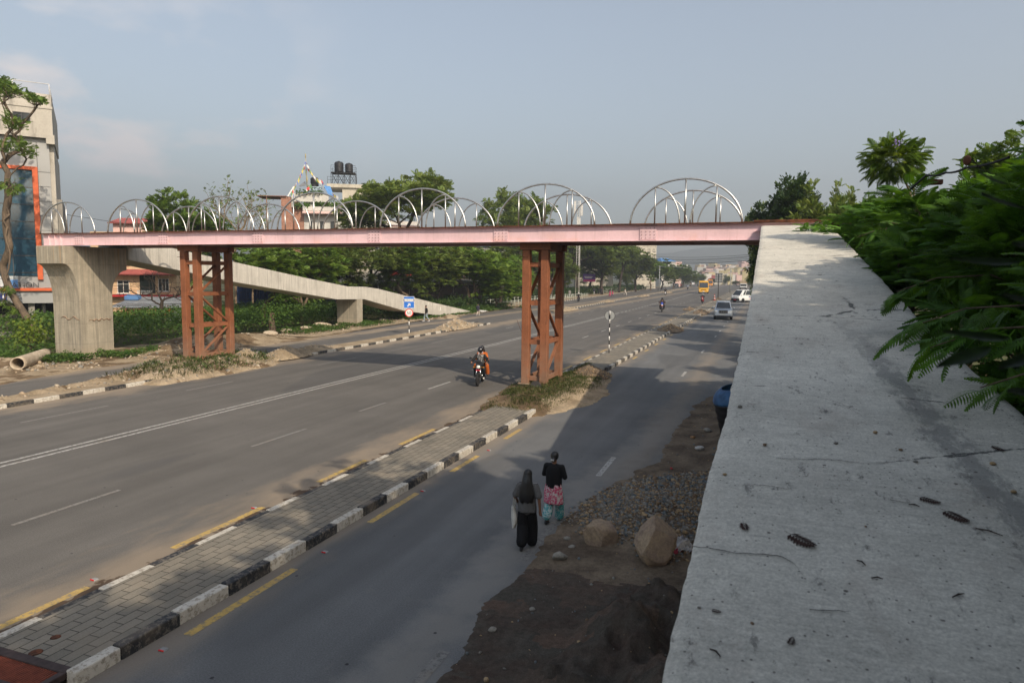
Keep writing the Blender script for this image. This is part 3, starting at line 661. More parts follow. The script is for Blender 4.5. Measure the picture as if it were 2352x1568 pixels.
# ---------------------------------------------------------------- far ramp
def ramp_far():
    t=empty('concrete_ramp',(-40.8,60,0),0,'long pale concrete ramp sloping down on the far left side of the road','ramp')
    top=[(33.9,7.62),(43.6,6.27),(52.4,5.05),(59.6,4.14),(62.6,4.1),(65.2,3.85),(79,1.84),(91.6,.12)]
    bot=[(33.9,6.20),(43.6,4.68),(52.,3.62),(57.4,2.92),(62.4,2.79),(71,1.19),(79,.30),(81,-.1),(91.6,-.1)]
    b=B(); b.prism([(y-60,z) for y,z in top]+[(y-60,z) for y,z in bot[::-1]],-42.2+40.8,-39.5+40.8,'X')
    b.make('ramp_slab',MT['conc_pale'],t,bevel=.02)
    b=B(); b.b2((-42.1+40.8,61.-.0-60-3.2,-.2),(-39.52+40.8,62.05-60,2.95)); 
    b.b.clear() if False else None
    b.b.free(); b=B(); b.b2((-42.0+40.8,58.9+2.1-60,-.2),(-39.53+40.8,62.05-60,2.83)); b.make('ramp_pier',MT['pier'],t,bevel=.02)
    # chalked letters
    ps=[((850,850),.30),((905,830),.22),((955,825),.25),((985,840),.35),((1020,850),.33),((1050,850),.33)]
    q=Z(1400,950,700,2195); mt=simple('white_chalk',(.75,.73,.68),.9)
    def txt(s,px,h,nm):
        p=oX(*q(*px),-39.495); c=bpy.data.curves.new(nm,'FONT'); c.body=s; c.size=h; c.extrude=.002; c.align_x='CENTER'
        o=bpy.data.objects.new(nm,c); COL.objects.link(o); dg=bpy.context.evaluated_depsgraph_get(); me=bpy.data.meshes.new_from_object(o.evaluated_get(dg)); bpy.data.objects.remove(o)
        me.materials.append(mt); o=link(nm,me,t); o.matrix_local=Matrix.Translation(p-t.location)@Matrix(((0,0,1),(1,0,0),(0,1,0))).to_4x4()
    txt('A',(1135,920),.78,'chalk_letter'); 
    for (px,h),s in zip(ps,'IVTNXX'): txt(s,px,h,'chalk_letter')
ramp_far()
# ---------------------------------------------------------------- foliage
def m_leaf(name,a,b,tr=.35,sc=1.2,rough=.55):
    m=M(name,a,rough,spec=.25); oi=m.n('ShaderNodeObjectInfo')
    m.over(m.ramp(m.noise(sc,3,.6),.38,.62),m.rgb(b)); m.mul(m.noise(sc*7,2,.6),.6,1.35)
    m.mul(oi.outputs['Random'],.85,1.12)
    m.l(m.col,m.b.inputs['Base Color']); t=m.n('ShaderNodeBsdfTranslucent'); c2=m.mixc(1.,m.col,(1.5,1.35,.5),'MULTIPLY'); m.l(c2,t.inputs[0])
    mx=m.n('ShaderNodeMixShader'); mx.inputs[0].default_value=tr; m.l(m.b.outputs[0],mx.inputs[1]); m.l(t.outputs[0],mx.inputs[2])
    m.l(mx.outputs[0],m.t.nodes['Material Output'].inputs[0]); return m.m
MT['frond']=m_leaf('feathery_leaf',(.095,.175,.026),(.155,.225,.036)); MT['frond2']=m_leaf('mid_leaf',(.090,.145,.030),(.160,.200,.044))
MT['frond_dark']=m_leaf('dark_leaf',(.026,.060,.018),(.045,.082,.02)); MT['frond_near']=m_leaf('jacaranda_leaf',(.040,.108,.013),(.085,.185,.02),.4)
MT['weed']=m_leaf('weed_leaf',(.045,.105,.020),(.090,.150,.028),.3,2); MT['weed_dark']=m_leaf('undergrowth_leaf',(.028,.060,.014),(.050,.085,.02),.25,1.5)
MT['grass']=m_leaf('grass_blade',(.070,.105,.028),(.15,.16,.055),.3,2); MT['big_leaf']=m_leaf('broad_leaf',(.006,.017,.003),(.010,.023,.004),.15,5)
MT['yellow_leaf']=m_leaf('yellow_green_leaf',(.15,.19,.02),(.07,.12,.02),.35,3); MT['blossom']=simple('violet_blossom',(.22,.17,.42),.7,var=.25,scale=20)
def m_bark(name,a,b):
    m=M(name,a,.92,spec=.15); m.over(m.ramp(m.noise(1,5,.65,m.map((3,3,.7))),.4,.65),m.rgb(b)); m.mul(m.noise(1,4,.7,m.map((16,16,3))),.65,1.25); m.bump(m.noise(1,5,.7,m.map((18,18,4))),.03,.9); return m.done()
MT['bark']=m_bark('bark',(.15,.11,.075),(.085,.065,.048)); MT['bark_pale']=m_bark('pale_bark',(.24,.18,.12),(.14,.105,.07)); MT['bark_dark']=m_bark('dark_bark',(.06,.045,.035),(.035,.028,.022))
def norm(a): return a/np.maximum(np.linalg.norm(a,axis=-1,keepdims=True),1e-9)
def frond_proto(L,n,pl_,w,droop=.35,seg=2,seed=0,fold=.25):
    """a feather: rachis along +x that arches down, pairs of pinnae"""
    r=np.random.default_rng(seed); V=[];Fq=[]
    c=lambda t: np.array([L*t*(1-.12*t*t),0,-droop*L*t*t])
    for i in range(4):
        a,b=c(i/4),c((i+1)/4); k=len(V); q=.004+.004*(1-i/4); V+=[a+[0,-q,0],a+[0,q,0],b+[0,q,0],b+[0,-q,0]]; Fq.append((k,k+1,k+2,k+3))
    for i in range(n):
        t=.16+.84*(i+.5)/n; p=c(t); ln=pl_*math.sin(PI*(.18+.80*t))**.7*r.uniform(.85,1.1); 
        for s in (-1,1):
            d=np.array([.45,s,-fold-.25*t]); d/=np.linalg.norm(d); tw=np.array([1,-.3*s,.1*s]); tw/=np.linalg.norm(tw)
            if seg==1: k=len(V); V+=[p,p+d*ln*.45-tw*w/2,p+d*ln,p+d*ln*.45+tw*w/2]; Fq.append((k,k+1,k+2,k+3))
            else:
                k=len(V); e=np.array([0,0,-ln*.18]); V+=[p-tw*w*.25,p+tw*w*.25,p+d*ln*.5+tw*w/2,p+d*ln*.5-tw*w/2,p+d*ln+e+tw*w*.12,p+d*ln+e-tw*w*.12]; Fq+=[(k,k+1,k+2,k+3),(k+3,k+2,k+4,k+5)]
    return np.array(V),np.array(Fq)
def leaf_proto(L=.1,W=.05):
    return np.array([(0,0,0),(L*.5,-W/2,.01),(L,0,-.015),(L*.5,W/2,.01)]),np.array([(0,1,2,3)])
def place(protos,P,D,Sc,rng_,roll=.4):
    """instances of leaf shapes at P pointing along D -> vertex and face arrays"""
    VV=[];FF=[];base=0; idx=rng_.integers(len(protos),size=len(P)); D=norm(D)
    up=np.array([0,0,1.])+rng_.normal(size=(len(P),3))*roll
    Y=norm(np.cross(up,D)); Zv=np.cross(D,Y); Rm=np.stack([D,Y,Zv],1)
    for k,(V,Fq) in enumerate(protos):
        s=idx==k; n=s.sum()
        if not n: continue
        W=np.einsum('vi,nij->nvj',V,Rm[s])*Sc[s][:,None,None]+P[s][:,None]
        VV.append(W.reshape(-1,3)); FF.append((Fq[None]+(np.arange(n)*len(V))[:,None,None]).reshape(-1,Fq.shape[1])+base); base+=n*len(V)
    return np.concatenate(VV),np.concatenate(FF)
def skeleton(trunk,targets,step=.55,pref=.55,wob=.12,seed=0):
    """branches grown to reach every target; returns nodes, parents"""
    r=np.random.default_rng(seed); N=[np.array(p,float) for p in trunk]; Pp=[-1]+list(range(len(trunk)-1)); dist=[0.]
    for i in range(1,len(N)): dist.append(dist[-1]+np.linalg.norm(N[i]-N[i-1]))
    ft=max(1,len(trunk)-3); ends=[]
    T=sorted([np.array(t,float) for t in targets],key=lambda t:np.linalg.norm(t-N[-1]))
    for t in T:
        A=np.array(N[ft:]); d=np.linalg.norm(A-t,axis=1); cst=d+pref*np.array(dist[ft:])+np.where(A[:,2]>t[2]+.3,d*.6,0)
        j=int(np.argmin(cst))+ft; a=N[j]; ln=np.linalg.norm(t-a); n=max(1,int(ln/step)); pr=j
        for i in range(1,n+1):
            u=i/n; p=a+(t-a)*u; p=p+np.array([0,0,ln*.10*math.sin(PI*u)])+(r.normal(size=3)*wob*step if i<n else 0)
            N.append(p); Pp.append(pr); dist.append(dist[pr]+np.linalg.norm(p-N[pr])); pr=len(N)-1
        ends.append(pr)
    return np.array(N),Pp,ends
def limbs(N,Pp,ends,r0,rt=.012,k=5,expo=2.3):
    n=len(N); w=np.zeros(n)
    for e in ends: w[e]+=1
    for i in range(n-1,0,-1):
        if w[i]==0: w[i]=1
        w[Pp[i]]+=w[i]
    rr=rt*np.maximum(w,1)**(1/expo); rr*=1; m=r0/rr[0]; rr=np.maximum(rt,rr*(1+(m-1)*(w/w[0])**.5))
    VV=[];FF=[];b=0
    for i in range(1,n):
        a,c=N[Pp[i]],N[i]; d=c-a; L=np.linalg.norm(d)
        if L<1e-6: continue
        d/=L; u=np.cross(d,[.3,.2,1.]); u/=np.linalg.norm(u); v=np.cross(d,u); kk=k if rr[i]<.06 else 9
        an=np.arange(kk)*2*PI/kk; C=np.cos(an)[:,None]*u+np.sin(an)[:,None]*v; ra=min(rr[Pp[i]],rr[i]*1.35)
        VV+= [a-d*rr[i]*.3+C*ra,c+d*rr[i]*.2+C*rr[i]]; q=np.arange(kk); FF.append(np.stack([b+q,b+(q+1)%kk,b+kk+(q+1)%kk,b+kk+q],-1)); b+=2*kk
    return np.concatenate(VV),np.concatenate(FF)
PF=[frond_proto(.62,7,.24,.085,.35,1,s) for s in range(3)]; PN=[frond_proto(.60,13,.15,.034,.42,2,s+5) for s in range(3)]
PL=[leaf_proto(.17,.11),leaf_proto(.13,.10)]
def crown(N,Pp,ends,protos,per,size,seed,nodes=2,out=None,up=.25,rad=.25):
    r=np.random.default_rng(seed); P=[];D=[]
    c=np.array(out) if out is not None else N[ends].mean(0)-[0,0,1.5]
    for e in ends:
        j=e
        for q in range(nodes):
            m=per if q==0 else max(1,per//2)
            o=norm(N[j]-c); a=r.uniform(0,2*PI,m); dd=np.stack([np.cos(a),np.sin(a),r.uniform(-.35,.55,m)],-1)+o*.9+[0,0,up]
            P.append(np.repeat(N[j][None],m,0)+norm(dd)*rad*r.uniform(.0,1,(m,1))+r.normal(size=(m,3))*.06); D.append(dd); j=Pp[j] if Pp[j]>0 else j
    P=np.concatenate(P); D=np.concatenate(D); return place(protos,P,D,r.uniform(.7,1.25,len(P))*size,r)
def lumpy(n,c,rad,seed,lumps=9,ls=.45,low=-.35):
    """points in a crown made of uneven clumps"""
    r=np.random.default_rng(seed); q=norm(r.normal(size=(lumps,3))); q[:,2]=np.where(q[:,2]<low,-q[:,2]*.5,q[:,2]); q*=r.uniform(.5,.85,(lumps,1))
    k=r.integers(lumps,size=n); p=q[k]+norm(r.normal(size=(n,3)))*ls*r.uniform(.35,1,(n,1)); return p*np.array(rad)+np.array(c)
def tree_proto(name,H,th,cr,rad,n,seed,leaf,protos,per=5,size=1.,bark='bark',lumps=10,ls=.42,lean=(0,0),r0=.2,forks=None,nodes=2,step=.7,rad_=.25):
    r=np.random.default_rng(seed); tr=[(0,0,-.1)]
    m=6
    for i in range(1,m+1): u=i/m; tr.append((lean[0]*u*u*th+r.normal()*.05,lean[1]*u*u*th+r.normal()*.05,th*u))
    T=lumpy(n,cr,rad,seed+1,lumps,ls); N,Pp,ends=skeleton(tr,T,step,.5,.14,seed)
    root=empty(name); V,Fq=limbs(N,Pp,ends,r0); mesh_np('trunk',V,Fq,MT[bark],root,smooth=True)
    if protos is not None: V,Fq=crown(N,Pp,ends,protos,per,size,seed+2,nodes,rad=rad_); mesh_np('crown',V,Fq,MT[leaf],root)
    return root
TP={}
TP['umb']=tree_proto('jacaranda_tree',12,5,(0,0,8.8),(5.2,5.2,3.6),330,11,'frond2',PF,11,1.0,'bark_dark',13,.40,(.1,.1),.26)
TP['fea']=tree_proto('jacaranda_tree',12,3.5,(0,0,6.9),(3.7,3.7,4.9),280,12,'frond',PF,12,1.05,'bark',13,.42,(0,.1),.18)
TP['den']=tree_proto('jacaranda_tree',12,2.2,(0,0,6.3),(4.3,4.3,5.6),380,13,'frond2',PF,10,1.05,'bark_dark',14,.45,(-.1,.1),.24)
TP['brd']=tree_proto('broadleaf_tree',12,3,(0,0,7.3),(3.5,3.5,4.6),300,14,'frond_dark',PL,42,1.7,'bark_dark',12,.42,(0,0),.2,nodes=3,rad_=.55)
TP['low']=tree_proto('low_tree',7,1.2,(0,0,3.8),(3.5,3.5,3.4),300,15,'frond',PF,10,.95,'bark',11,.45,(.1,0),.12)
TP['spa']=tree_proto('sparse_tree',12,5,(0,0,9),(3.2,3.2,2.6),90,16,'frond2',PF,3,.55,'bark_pale',10,.5,(.1,0),.13,nodes=1)
_used=set()
def tree(kind,x,y,h,wd,label,group=None,rz=None,z=0.,cat='tree',base=12.):
    """h metres tall, crown wd metres wide"""
    src=TP[kind]
    if kind in _used: o=copy_tree(src)
    else: o=src; _used.add(kind)
    bw={'umb':11.5,'fea':8.6,'den':9.4,'brd':7.6,'low':7.6,'spa':7}[kind]; bh={'umb':12,'fea':12,'den':12,'brd':12,'low':7,'spa':11.8}[kind]
    o.location=(x,y,z); o.rotation_euler=(0,0,random.uniform(0,6.3) if rz is None else rz); s=h/bh; q=wd/bw; o.scale=(q,q,s)
    tag(o,label,cat,group); return o
def ptree(kind,px,top,hw,Y,label,group='roadside trees behind the far ramp and railing',**k):
    a=oY(px,top,Y); w_=(oY(px+hw,top,Y)-oY(px-hw,top,Y)).length*math.cos(YAW)  # width across the picture
    return tree(kind,a.x,Y,a.z*1.02,max(3.,w_*1.3),label,group,**k)
ptree('fea',425,438,62,60,'feathery green tree rising above the left part of the bridge')
ptree('spa',535,392,55,63,'thin nearly leafless tree with crooked twigs above the second arch row',cat='tree')
ptree('spa',575,440,40,72,'small half bare tree right of the crooked leafless one')
ptree('umb',915,398,108,88,'widest umbrella shaped tree standing tallest over the middle of the bridge')
ptree('umb',1190,438,72,134,'round topped tree seen through the arches beside the phone mast')
ptree('fea',600,545,72,58,'bright feathery tree just right of the left steel tower')
ptree('low',690,560,75,64,'yellowish green tree above the middle of the far ramp')
ptree('den',770,548,62,76,'dense tree above the landing of the far ramp')
ptree('umb',850,552,70,80,'spreading dark limbed tree right of the ramp landing')
ptree('fea',935,556,62,86,'feathery tree behind the blue entrance sign')
ptree('den',1010,566,66,94,'dense tree behind the lower end of the far ramp')
ptree('low',1075,572,78,100,'broad low tree spreading over the ramp foot')
ptree('low',1140,600,62,104,'lowest round tree between the ramp foot and the white railing')
ptree('den',1150,565,60,118,'dense tree left of the nearer steel tower')
ptree('fea',1215,556,52,140,'feathery tree directly behind the nearer steel tower')
ptree('den',1268,545,50,158,'dense tree just right of the nearer steel tower')
ptree('umb',1330,542,66,190,'wide dark tree behind the purple billboard')
ptree('den',1385,548,52,205,'dense tree behind the people waiting at the railing gap')
ptree('umb',1425,560,48,232,'rounded tree left of the left camera pole')
ptree('den',1462,575,42,255,'tree behind the left camera pole')
for i,(px,tp,hw,Y,k) in enumerate(((1497,592,34,285,'fea'),(1522,600,30,310,'den'),(1548,606,30,345,'fea'),(1570,612,26,380,'den'),(1588,622,22,420,'fea'),(1604,628,18,470,'den'))):
    ptree(k,px,tp,hw,Y,['far tree just right of the left camera pole','far tree behind the dark car by the railing','far tree between the dark car and the white bus','far tree right behind the white bus','far tree above the orange bus','smallest and farthest tree at the end of the left row'][i])
# second rank deeper in, closing the gaps
for i,(px,tp,hw,Y) in enumerate(((650,575,60,74),(730,590,55,84),(985,590,60,112),(1100,590,50,128),(1240,580,50,175),(1300,580,40,215),(1360,580,45,235),(1440,598,36,290))):
    ptree('den',px,tp,hw,Y,['shaded back tree right of the left steel tower','shaded back tree over the lower span of the far ramp','back tree right of the blue entrance sign','back tree above the ramp foot','back tree framed by the legs of the nearer steel tower','back tree left of the purple billboard','back tree above the purple billboard','back tree left of the left camera pole'][i],'shaded trees of the rear rank')
# behind the bridge on our side of the road
for i,(k,px,tp,hw,Y) in enumerate((('brd',1845,396,86,62),('brd',1798,440,62,66),('den',1880,446,88,58),('den',1760,488,38,90),('umb',1742,492,34,120),('fea',1935,450,40,54),('den',1950,478,50,48))):
    ptree(k,px,tp,hw,Y,['tallest dark broadleaf tree above the end of our ramp','lower dark broadleaf tree left of the tallest one above our ramp','olive green tree in front of the dark broadleaf pair','small pale tree at the left edge of the clump above our ramp','most distant tree beside the right end of the pink girder','thin topped tree right of the clump above our ramp','low tree closing the gap beside the right canopy'][i],'trees beyond the end of our ramp')
for i,(x,y,h,wd) in enumerate(((4.9,84,12,9),(5.2,100,12,9),(5.2,118,12,9),(6,140,13,10),(6,165,13,10),(7,195,13,11),(8,235,13,12),(9,290,13,13),(3.2,72,11,7))):
    tree(['umb','den'][i%2],x,y,h,wd,'near side tree of the service road, %s'%['first past the bridge','second past the bridge','third past the bridge','fourth past the bridge','fifth past the bridge','sixth past the bridge','seventh past the bridge','farthest down the road','leaning over the asphalt behind the ramp edge'][i],'trees along the near service road')
# near canopy: fine feathered leaves
def near_proto(seed,n=150,rad=(2.2,2.2,1.9),per=9,leaf='frond_near'):
    r=np.random.default_rng(seed); tr=[(0,0,-.1),(.05,0,1),(0,.06,2),(-.05,0,3),(0,0,3.8)]
    T=lumpy(n,(0,0,5.6),rad,seed,13,.42,-.75); N,Pp,ends=skeleton(tr,T,.5,.5,.14,seed); root=empty('jacaranda_tree')
    V,Fq=limbs(N,Pp,ends,.11,.008); mesh_np('trunk',V,Fq,MT['bark'],root,smooth=True)
    V,Fq=crown(N,Pp,ends,PN,per,.9,seed+2,2,up=.1,rad=.18); mesh_np('crown',V,Fq,MT[leaf],root); return root
NP_=[near_proto(41,210),near_proto(42,210)]
NL=(('bushy feathery tree leaning over the upper end of our ramp',3.9,27.5,8.0,1.15),('feathery tree beside the top third of our ramp',4.2,23.4,8.1,1.1),
 ('feathery tree beside the middle of our ramp',4.3,19.2,7.6,1.1),('feathery tree whose fronds hang over the ramp edge',4.7,15.4,7.6,1.15),('dark feathery tree nearest the camera on the right',4.9,11.6,7.2,1.2),('low dark feathery tree pressed against the ramp edge',4.1,9.2,5.5,.75),('lowest dark feathery tree under the overhanging branches',3.9,6.9,4.9,.68),
 ('tall feathery tree in the second row behind the fronds',7.4,20.0,8.6,1.4),('tallest feathery tree at the right edge of the picture',8.8,15.5,10.2,1.7),('feathery tree filling the right edge below the tall one',6.6,12.6,8.2,1.3),('dark feathery tree in the lower right corner',5.3,8.2,6.2,1.15),('feathery tree behind the young palm like crown',6.8,28,8.2,1.4))
for i,(lb,x,y,h,q) in enumerate(NL):
    o=NP_[i] if i<2 else copy_tree(NP_[i%2]); o.location=(x,y,0); o.rotation_euler=(0,0,random.uniform(0,6.3)); o.scale=(q,q,h/7.6); tag(o,lb,'tree','feathery trees along the right side of our ramp')
# the young crown that stands out against the sky, on two bent stems
def young():
    Y=23.5; c=oY(2050,372,Y); t=empty('young_jacaranda',(c.x,Y,0),0,'young tree with a round feathery crown on two bent stems against the sky','tree')
    k=1.35*Y/1568*1.09; r=np.random.default_rng(8); s=Vector(t.location); w_=Y*1.06/F
    tr=[oY(2100,470,Y)-s,oY(2085,430,Y)-s,oY(2068,395,Y)-s,oY(2060,372,Y)-s]; tr2=[oY(2100,470,Y)-s,oY(2098,425,Y)-s,oY(2085,395,Y)-s,oY(2078,370,Y)-s]
    b=B(); b.tube([tuple(p) for p in [Vector((tr[0].x,0,0))]+tr],[.06,.035,.03,.02,.012],7); b.tube([tuple(p) for p in tr2],[.03,.028,.02,.012],7); b.make('stem',MT['bark_pale'],t)
    P=[];D=[]; c0=np.array(c-s)
    for _ in range(560):
        d=norm(r.normal(size=3)); d[2]=d[2]*.8+.12; R0=1.02*np.array([62*w_,62*w_,54*w_])*r.uniform(.2,.78); P.append(c0+d*R0); D.append(d*[1,1,.7]+[0,0,.12]+r.normal(size=3)*.25)
    V,Fq=place(PN,np.array(P),np.array(D),r.uniform(.5,.85,len(P)),r,.5); mesh_np('crown',V,Fq,MT['frond'],t)
    for bx,by in ((2062,326),):
        q=oY(bx,by,Y-1.0)-s; pp=np.array(q)+r.normal(size=(34,3))*.08; V,Fq=place([leaf_proto(.05,.045)],pp,r.normal(size=(34,3)),np.ones(34),r,1); mesh_np('blossom',V,Fq,MT['blossom'],t)
young()
# fronds hanging into the ramp at its right edge
def hang(name,px,Y,n,seed,label,leaf='frond_near',L=1.0,dirx=-1):
    a=oY(px[0],px[1],Y); t=empty(name,a,0,label,'branch','branches reaching over our ramp'); r=np.random.default_rng(seed)
    base=Vector((2.2,.4,-.2)); b=B(); b.tube([tuple(base),(1.2,.3,.25),(.5,.1,.2),(0,0,0)],[.02,.014,.009,.005],5); b.make('twig',MT['bark'],t)
    P=[];D=[]
    for i in range(n):
        u=r.uniform(0,1); P.append((1.2*u,.25*u+r.normal()*.05,.22*math.sin(u*2)+r.normal()*.05)); D.append((-1+.8*u+r.normal()*.45,r.normal()*.6,-.35+r.normal()*.35))
    V,Fq=place(PN,np.array(P),np.array(D),r.uniform(.55,.9,n)*L,r,.35); mesh_np('fronds',V,Fq,MT[leaf],t)
hang('overhanging_branch',(2100,748),8.6,26,1,'hanging feathery branch over the ramp edge, halfway down the picture'); hang('overhanging_branch',(2130,800),7.6,22,2,'lowest hanging feathery branch above the dark ramp stain')
hang('overhanging_branch',(2252,890),5.6,16,3,'hanging feathery branch nearest the right edge of the picture',L=.72); hang('overhanging_branch',(2060,670),11.,24,4,'small feathery branch touching the ramp edge higher up'); hang('overhanging_branch',(1968,545),19,24,5,'feathery branch tip beside the top of the ramp',L=.9)
def bigleaves():
    r=np.random.default_rng(4)
    n=12; us=np.linspace(0,1,n); 
    def leaf(p0,p1,wd,up):
        p0,p1=np.array(p0),np.array(p1); d=p1-p0; L=np.linalg.norm(d); d/=L; s=np.cross(d,np.array(up)); s/=np.linalg.norm(s); nn=np.cross(s,d)
        V=[];Fq=[]
        for i,u in enumerate(us):
            hw=.52*wd*math.sin(PI*u**.8)**.8*.5+.0008; c=p0+d*L*u-nn*.06*L*math.sin(PI*u)*.5
            for k in (-1,-.5,0,.5,1): V.append(c+s*hw*k+nn*(.18*abs(k)*wd*.5+.012*wd*math.sin(u*34+abs(k)*3)))
        for i in range(n-1):
            for k in range(4): a=i*5+k; Fq.append((a,a+1,a+6,a+5))
        return np.array(V),np.array(Fq)
    t=empty('broadleaf_shrub',(1.05,1.9,4.3),0,'dark broad leaved shrub very close to the camera at the right edge','shrub'); o=np.array(t.location)
    specs=[((2275,800),(2150,846),.085,2.0),((2315,780),(2165,763),.085,2.1),((2340,604),(2180,596),.085,2.1),((2352,480),(2252,446),.08,2.2),((2312,425),(2240,393),.06,2.3),((2400,575),(2322,560),.09,2.0),((2380,815),(2290,848),.075,2.1),((2400,700),(2300,680),.09,2.0),((2395,905),(2310,900),.08,2.0)]
    for i,(a,b_,wd,Y) in enumerate(specs):
        p0=oY(*a,Y*1.02); p1=oY(*b_,Y*.97); V,Fq=leaf(p0,p1,wd,(0,-.55,.9)); mesh_np('leaf',V-o,Fq,MT['big_leaf'],t,smooth=True)
    b=B(); b.tube([tuple(oY(2440,y,2.35)-t.location) for y in (1700,1300,1000,700,400)],[.02,.018,.015,.012,.008],7); b.make('stem',MT['bark_dark'],t)
bigleaves()
# tall trees beside and behind the camera whose shade falls over the ramp and the near road
for i,(x,y,h,wd) in enumerate(((6.2,3.5,13,9),(10.5,4.5,14.5,9),(3.6,-3.5,11,8),(7.5,-.5,12.5,9),(6.5,-4,13,10),(11,-1,15,10),(8,-11,14.5,11),(14,4,16,10),(13,-9,16,11),(5.4,-17,13,10),(9,-21,15,11),(4.2,1.0,9.5,5.5))):
    tree('den',x,y,h,wd,'%s tall shade tree beside the camera, outside the right edge'%('first second third fourth fifth sixth seventh eighth ninth tenth eleventh twelfth thirteenth'.split()[i]),'shade trees beside the camera')
for i,(x,y,h,wd) in enumerate(((16.5,21,13.5,7),(13.,26,12.5,7),(10.5,33,11.5,7),(11.,42,12,8),(6.8,48,11,7))):
    tree('fea',x,y,h,wd,['feathery tree rising behind the right canopy','second feathery tree behind the right canopy','feathery tree behind the top of our ramp','feathery tree just past the bridge on our side','small feathery tree just past the bridge'][i],'tall trees behind the right canopy')
# ---------------------------------------------------------------- leafy masses, weeds and grass
def leafmass(name,pts,hgt,n,protos,size,mat,seed,spread=.2,label=None,up=.5):
    """pts: function(r,n)->(x,y,z ground), hgt: bush height at x,y"""
    r=np.random.default_rng(seed); P=pts(r,n); h=hgt(P[:,0],P[:,1]); u=r.uniform(0,1,n)**.55; P=P.copy(); P[:,2]+=h*u
    D=r.normal(size=(n,3)); D[:,2]=np.abs(D[:,2])*up+.1; V,Fq=place(protos,P,D,size*r.uniform(.6,1.3,n),r,.5)
    return tag(mesh_np(name,V,Fq,mat),label,kind='stuff')
def reg(x0,x1,y0,y1,f=None,z=0.):
    def g_(r,n):
        P=np.zeros((0,3))
        while len(P)<n:
            q=np.c_[r.uniform(x0,x1,n*2),r.uniform(y0,y1,n*2),np.full(n*2,z)]
            if f is not None: q=q[r.random(len(q))<f(q[:,0],q[:,1])]
            P=np.concatenate([P,q])
        return P[:n]
    return g_
def lv_h(X,Y):     # earth on the far left side of the road
    e=np.interp(Y,[10,21,28,45,53,62,72,86,110],[-33.2,-33.6,-34.8,-34.9,-35.4,-37.2,-38.1,-38.6,-39.8])
    d=e-X+1.0*(fbm(X*.7,Y*.7,5,21)-.5); h=-.05+.09*smooth(0,.5,d)+.16*(fbm(X*1.3,Y*1.3,5,22)-.5)*smooth(.2,2,d)+.05*(fbm(X*6,Y*6,3,2)-.5)*smooth(0,1,d)
    for cx,cy,rx,ry,hh in ((-39.2,38.8,2.6,3.4,.75),(-37.2,35.0,1.3,2.,.5),(-38.3,43,1.6,3.5,.6),(-37.5,79,.8,3,.5),(-41.5,27,2,1.2,.3)):
        q=((X-cx)/rx)**2+((Y-cy)/ry)**2; h=h+hh*np.exp(-q*1.8)*(.75+.5*fbm(X*2,Y*2,4,3))
    return h
field('left_verge',-62,-32.4,8,112,.28,lv_h,[MT['dust'],MT['earth'],MT['grass_ground']],mi=lambda C:np.where(C[:,0]<-44.5+3*fbm(C[:,0]*.4,C[:,1]*.4,3,7),2,np.where(fbm(C[:,0]*.8,C[:,1]*.8,4,5)>.55,1,0)))
r=np.random.default_rng(17); P=np.c_[r.uniform(-44,-33.4,5200),r.uniform(20,90,5200)]; d=np.interp(P[:,1],[10,28,62,90],[-33.6,-34.8,-37.2,-38.8])-P[:,0]
k=(d>.0)&(d<5)&(fbm(P[:,0]*.6,P[:,1]*.4,3,9)>.42); P=P[k]; S=r.choice([.08,.13,.2,.3],p=[.45,.32,.18,.05],size=len(P)); H=lv_h(P[:,0],P[:,1])
MR_=[m_stone('rubble_tan',(.36,.28,.19),(.27,.21,.15),5),m_stone('rubble_pale',(.42,.36,.28),(.3,.25,.19),5),ST[0]]
scatter('rubble',np.c_[P,H+S*.15],S,MR_,3,.5,1)
bm_=lambda X,Y:(fbm(X*.5,Y*.5,4,31))
leafmass('undergrowth',reg(-58,-42.3,33,64,lambda X,Y:smooth(0,1.2,-42.6-X+1.2*bm_(X,Y)+np.clip((Y-56)*-.0,0,1))),lambda X,Y:1.25+1.3*bm_(X,Y)*smooth(-42.5,-46,X),26000,[leaf_proto(.22,.13)],1.05,MT['weed'],5)
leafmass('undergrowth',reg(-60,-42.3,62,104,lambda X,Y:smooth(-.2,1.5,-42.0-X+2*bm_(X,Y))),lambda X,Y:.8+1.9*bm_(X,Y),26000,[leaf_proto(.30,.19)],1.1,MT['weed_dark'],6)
leafmass('undergrowth',reg(-60,-42.5,12,34,lambda X,Y:smooth(0,1.5,-43.5-X+2*bm_(X,Y))),lambda X,Y:.15+.75*bm_(X,Y),15000,[leaf_proto(.19,.12)],1.0,MT['weed'],7)
leafmass('weeds',reg(-46,-37.9,26.5,31,lambda X,Y:np.exp(-((Y-28.6-.28*(X+40))/.9)**2)*smooth(.35,.55,bm_(X*2,Y*2)+.1)),lambda X,Y:.15+.55*bm_(X*2,Y*2),7500,[leaf_proto(.13,.09)],1.,MT['weed'],8)
leafmass('weeds',reg(-39.3,-37.2,31,35,lambda X,Y:smooth(.35,.6,bm_(X*2,Y*2)+.1)),lambda X,Y:.15+.5*bm_(X*2,Y*2),3000,[leaf_proto(.11,.08)],1.,MT['weed'],9)
leafmass('weeds',reg(-42.,-37.4,50,66,lambda X,Y:smooth(.45,.6,bm_(X*1.5,Y)+.1)*smooth(-37,-39.,X)),lambda X,Y:.12+.5*bm_(X*2,Y*2),6500,[leaf_proto(.18,.10)],1.,MT['weed'],10)
leafmass('weeds',reg(-44,-38.9,72,112,lambda X,Y:smooth(.40,.6,bm_(X*1.5,Y)+.1)),lambda X,Y:.2+1.0*bm_(X*2,Y*.6)*smooth(-39,-42,X),9500,[leaf_proto(.26,.16)],1.,MT['weed'],12)
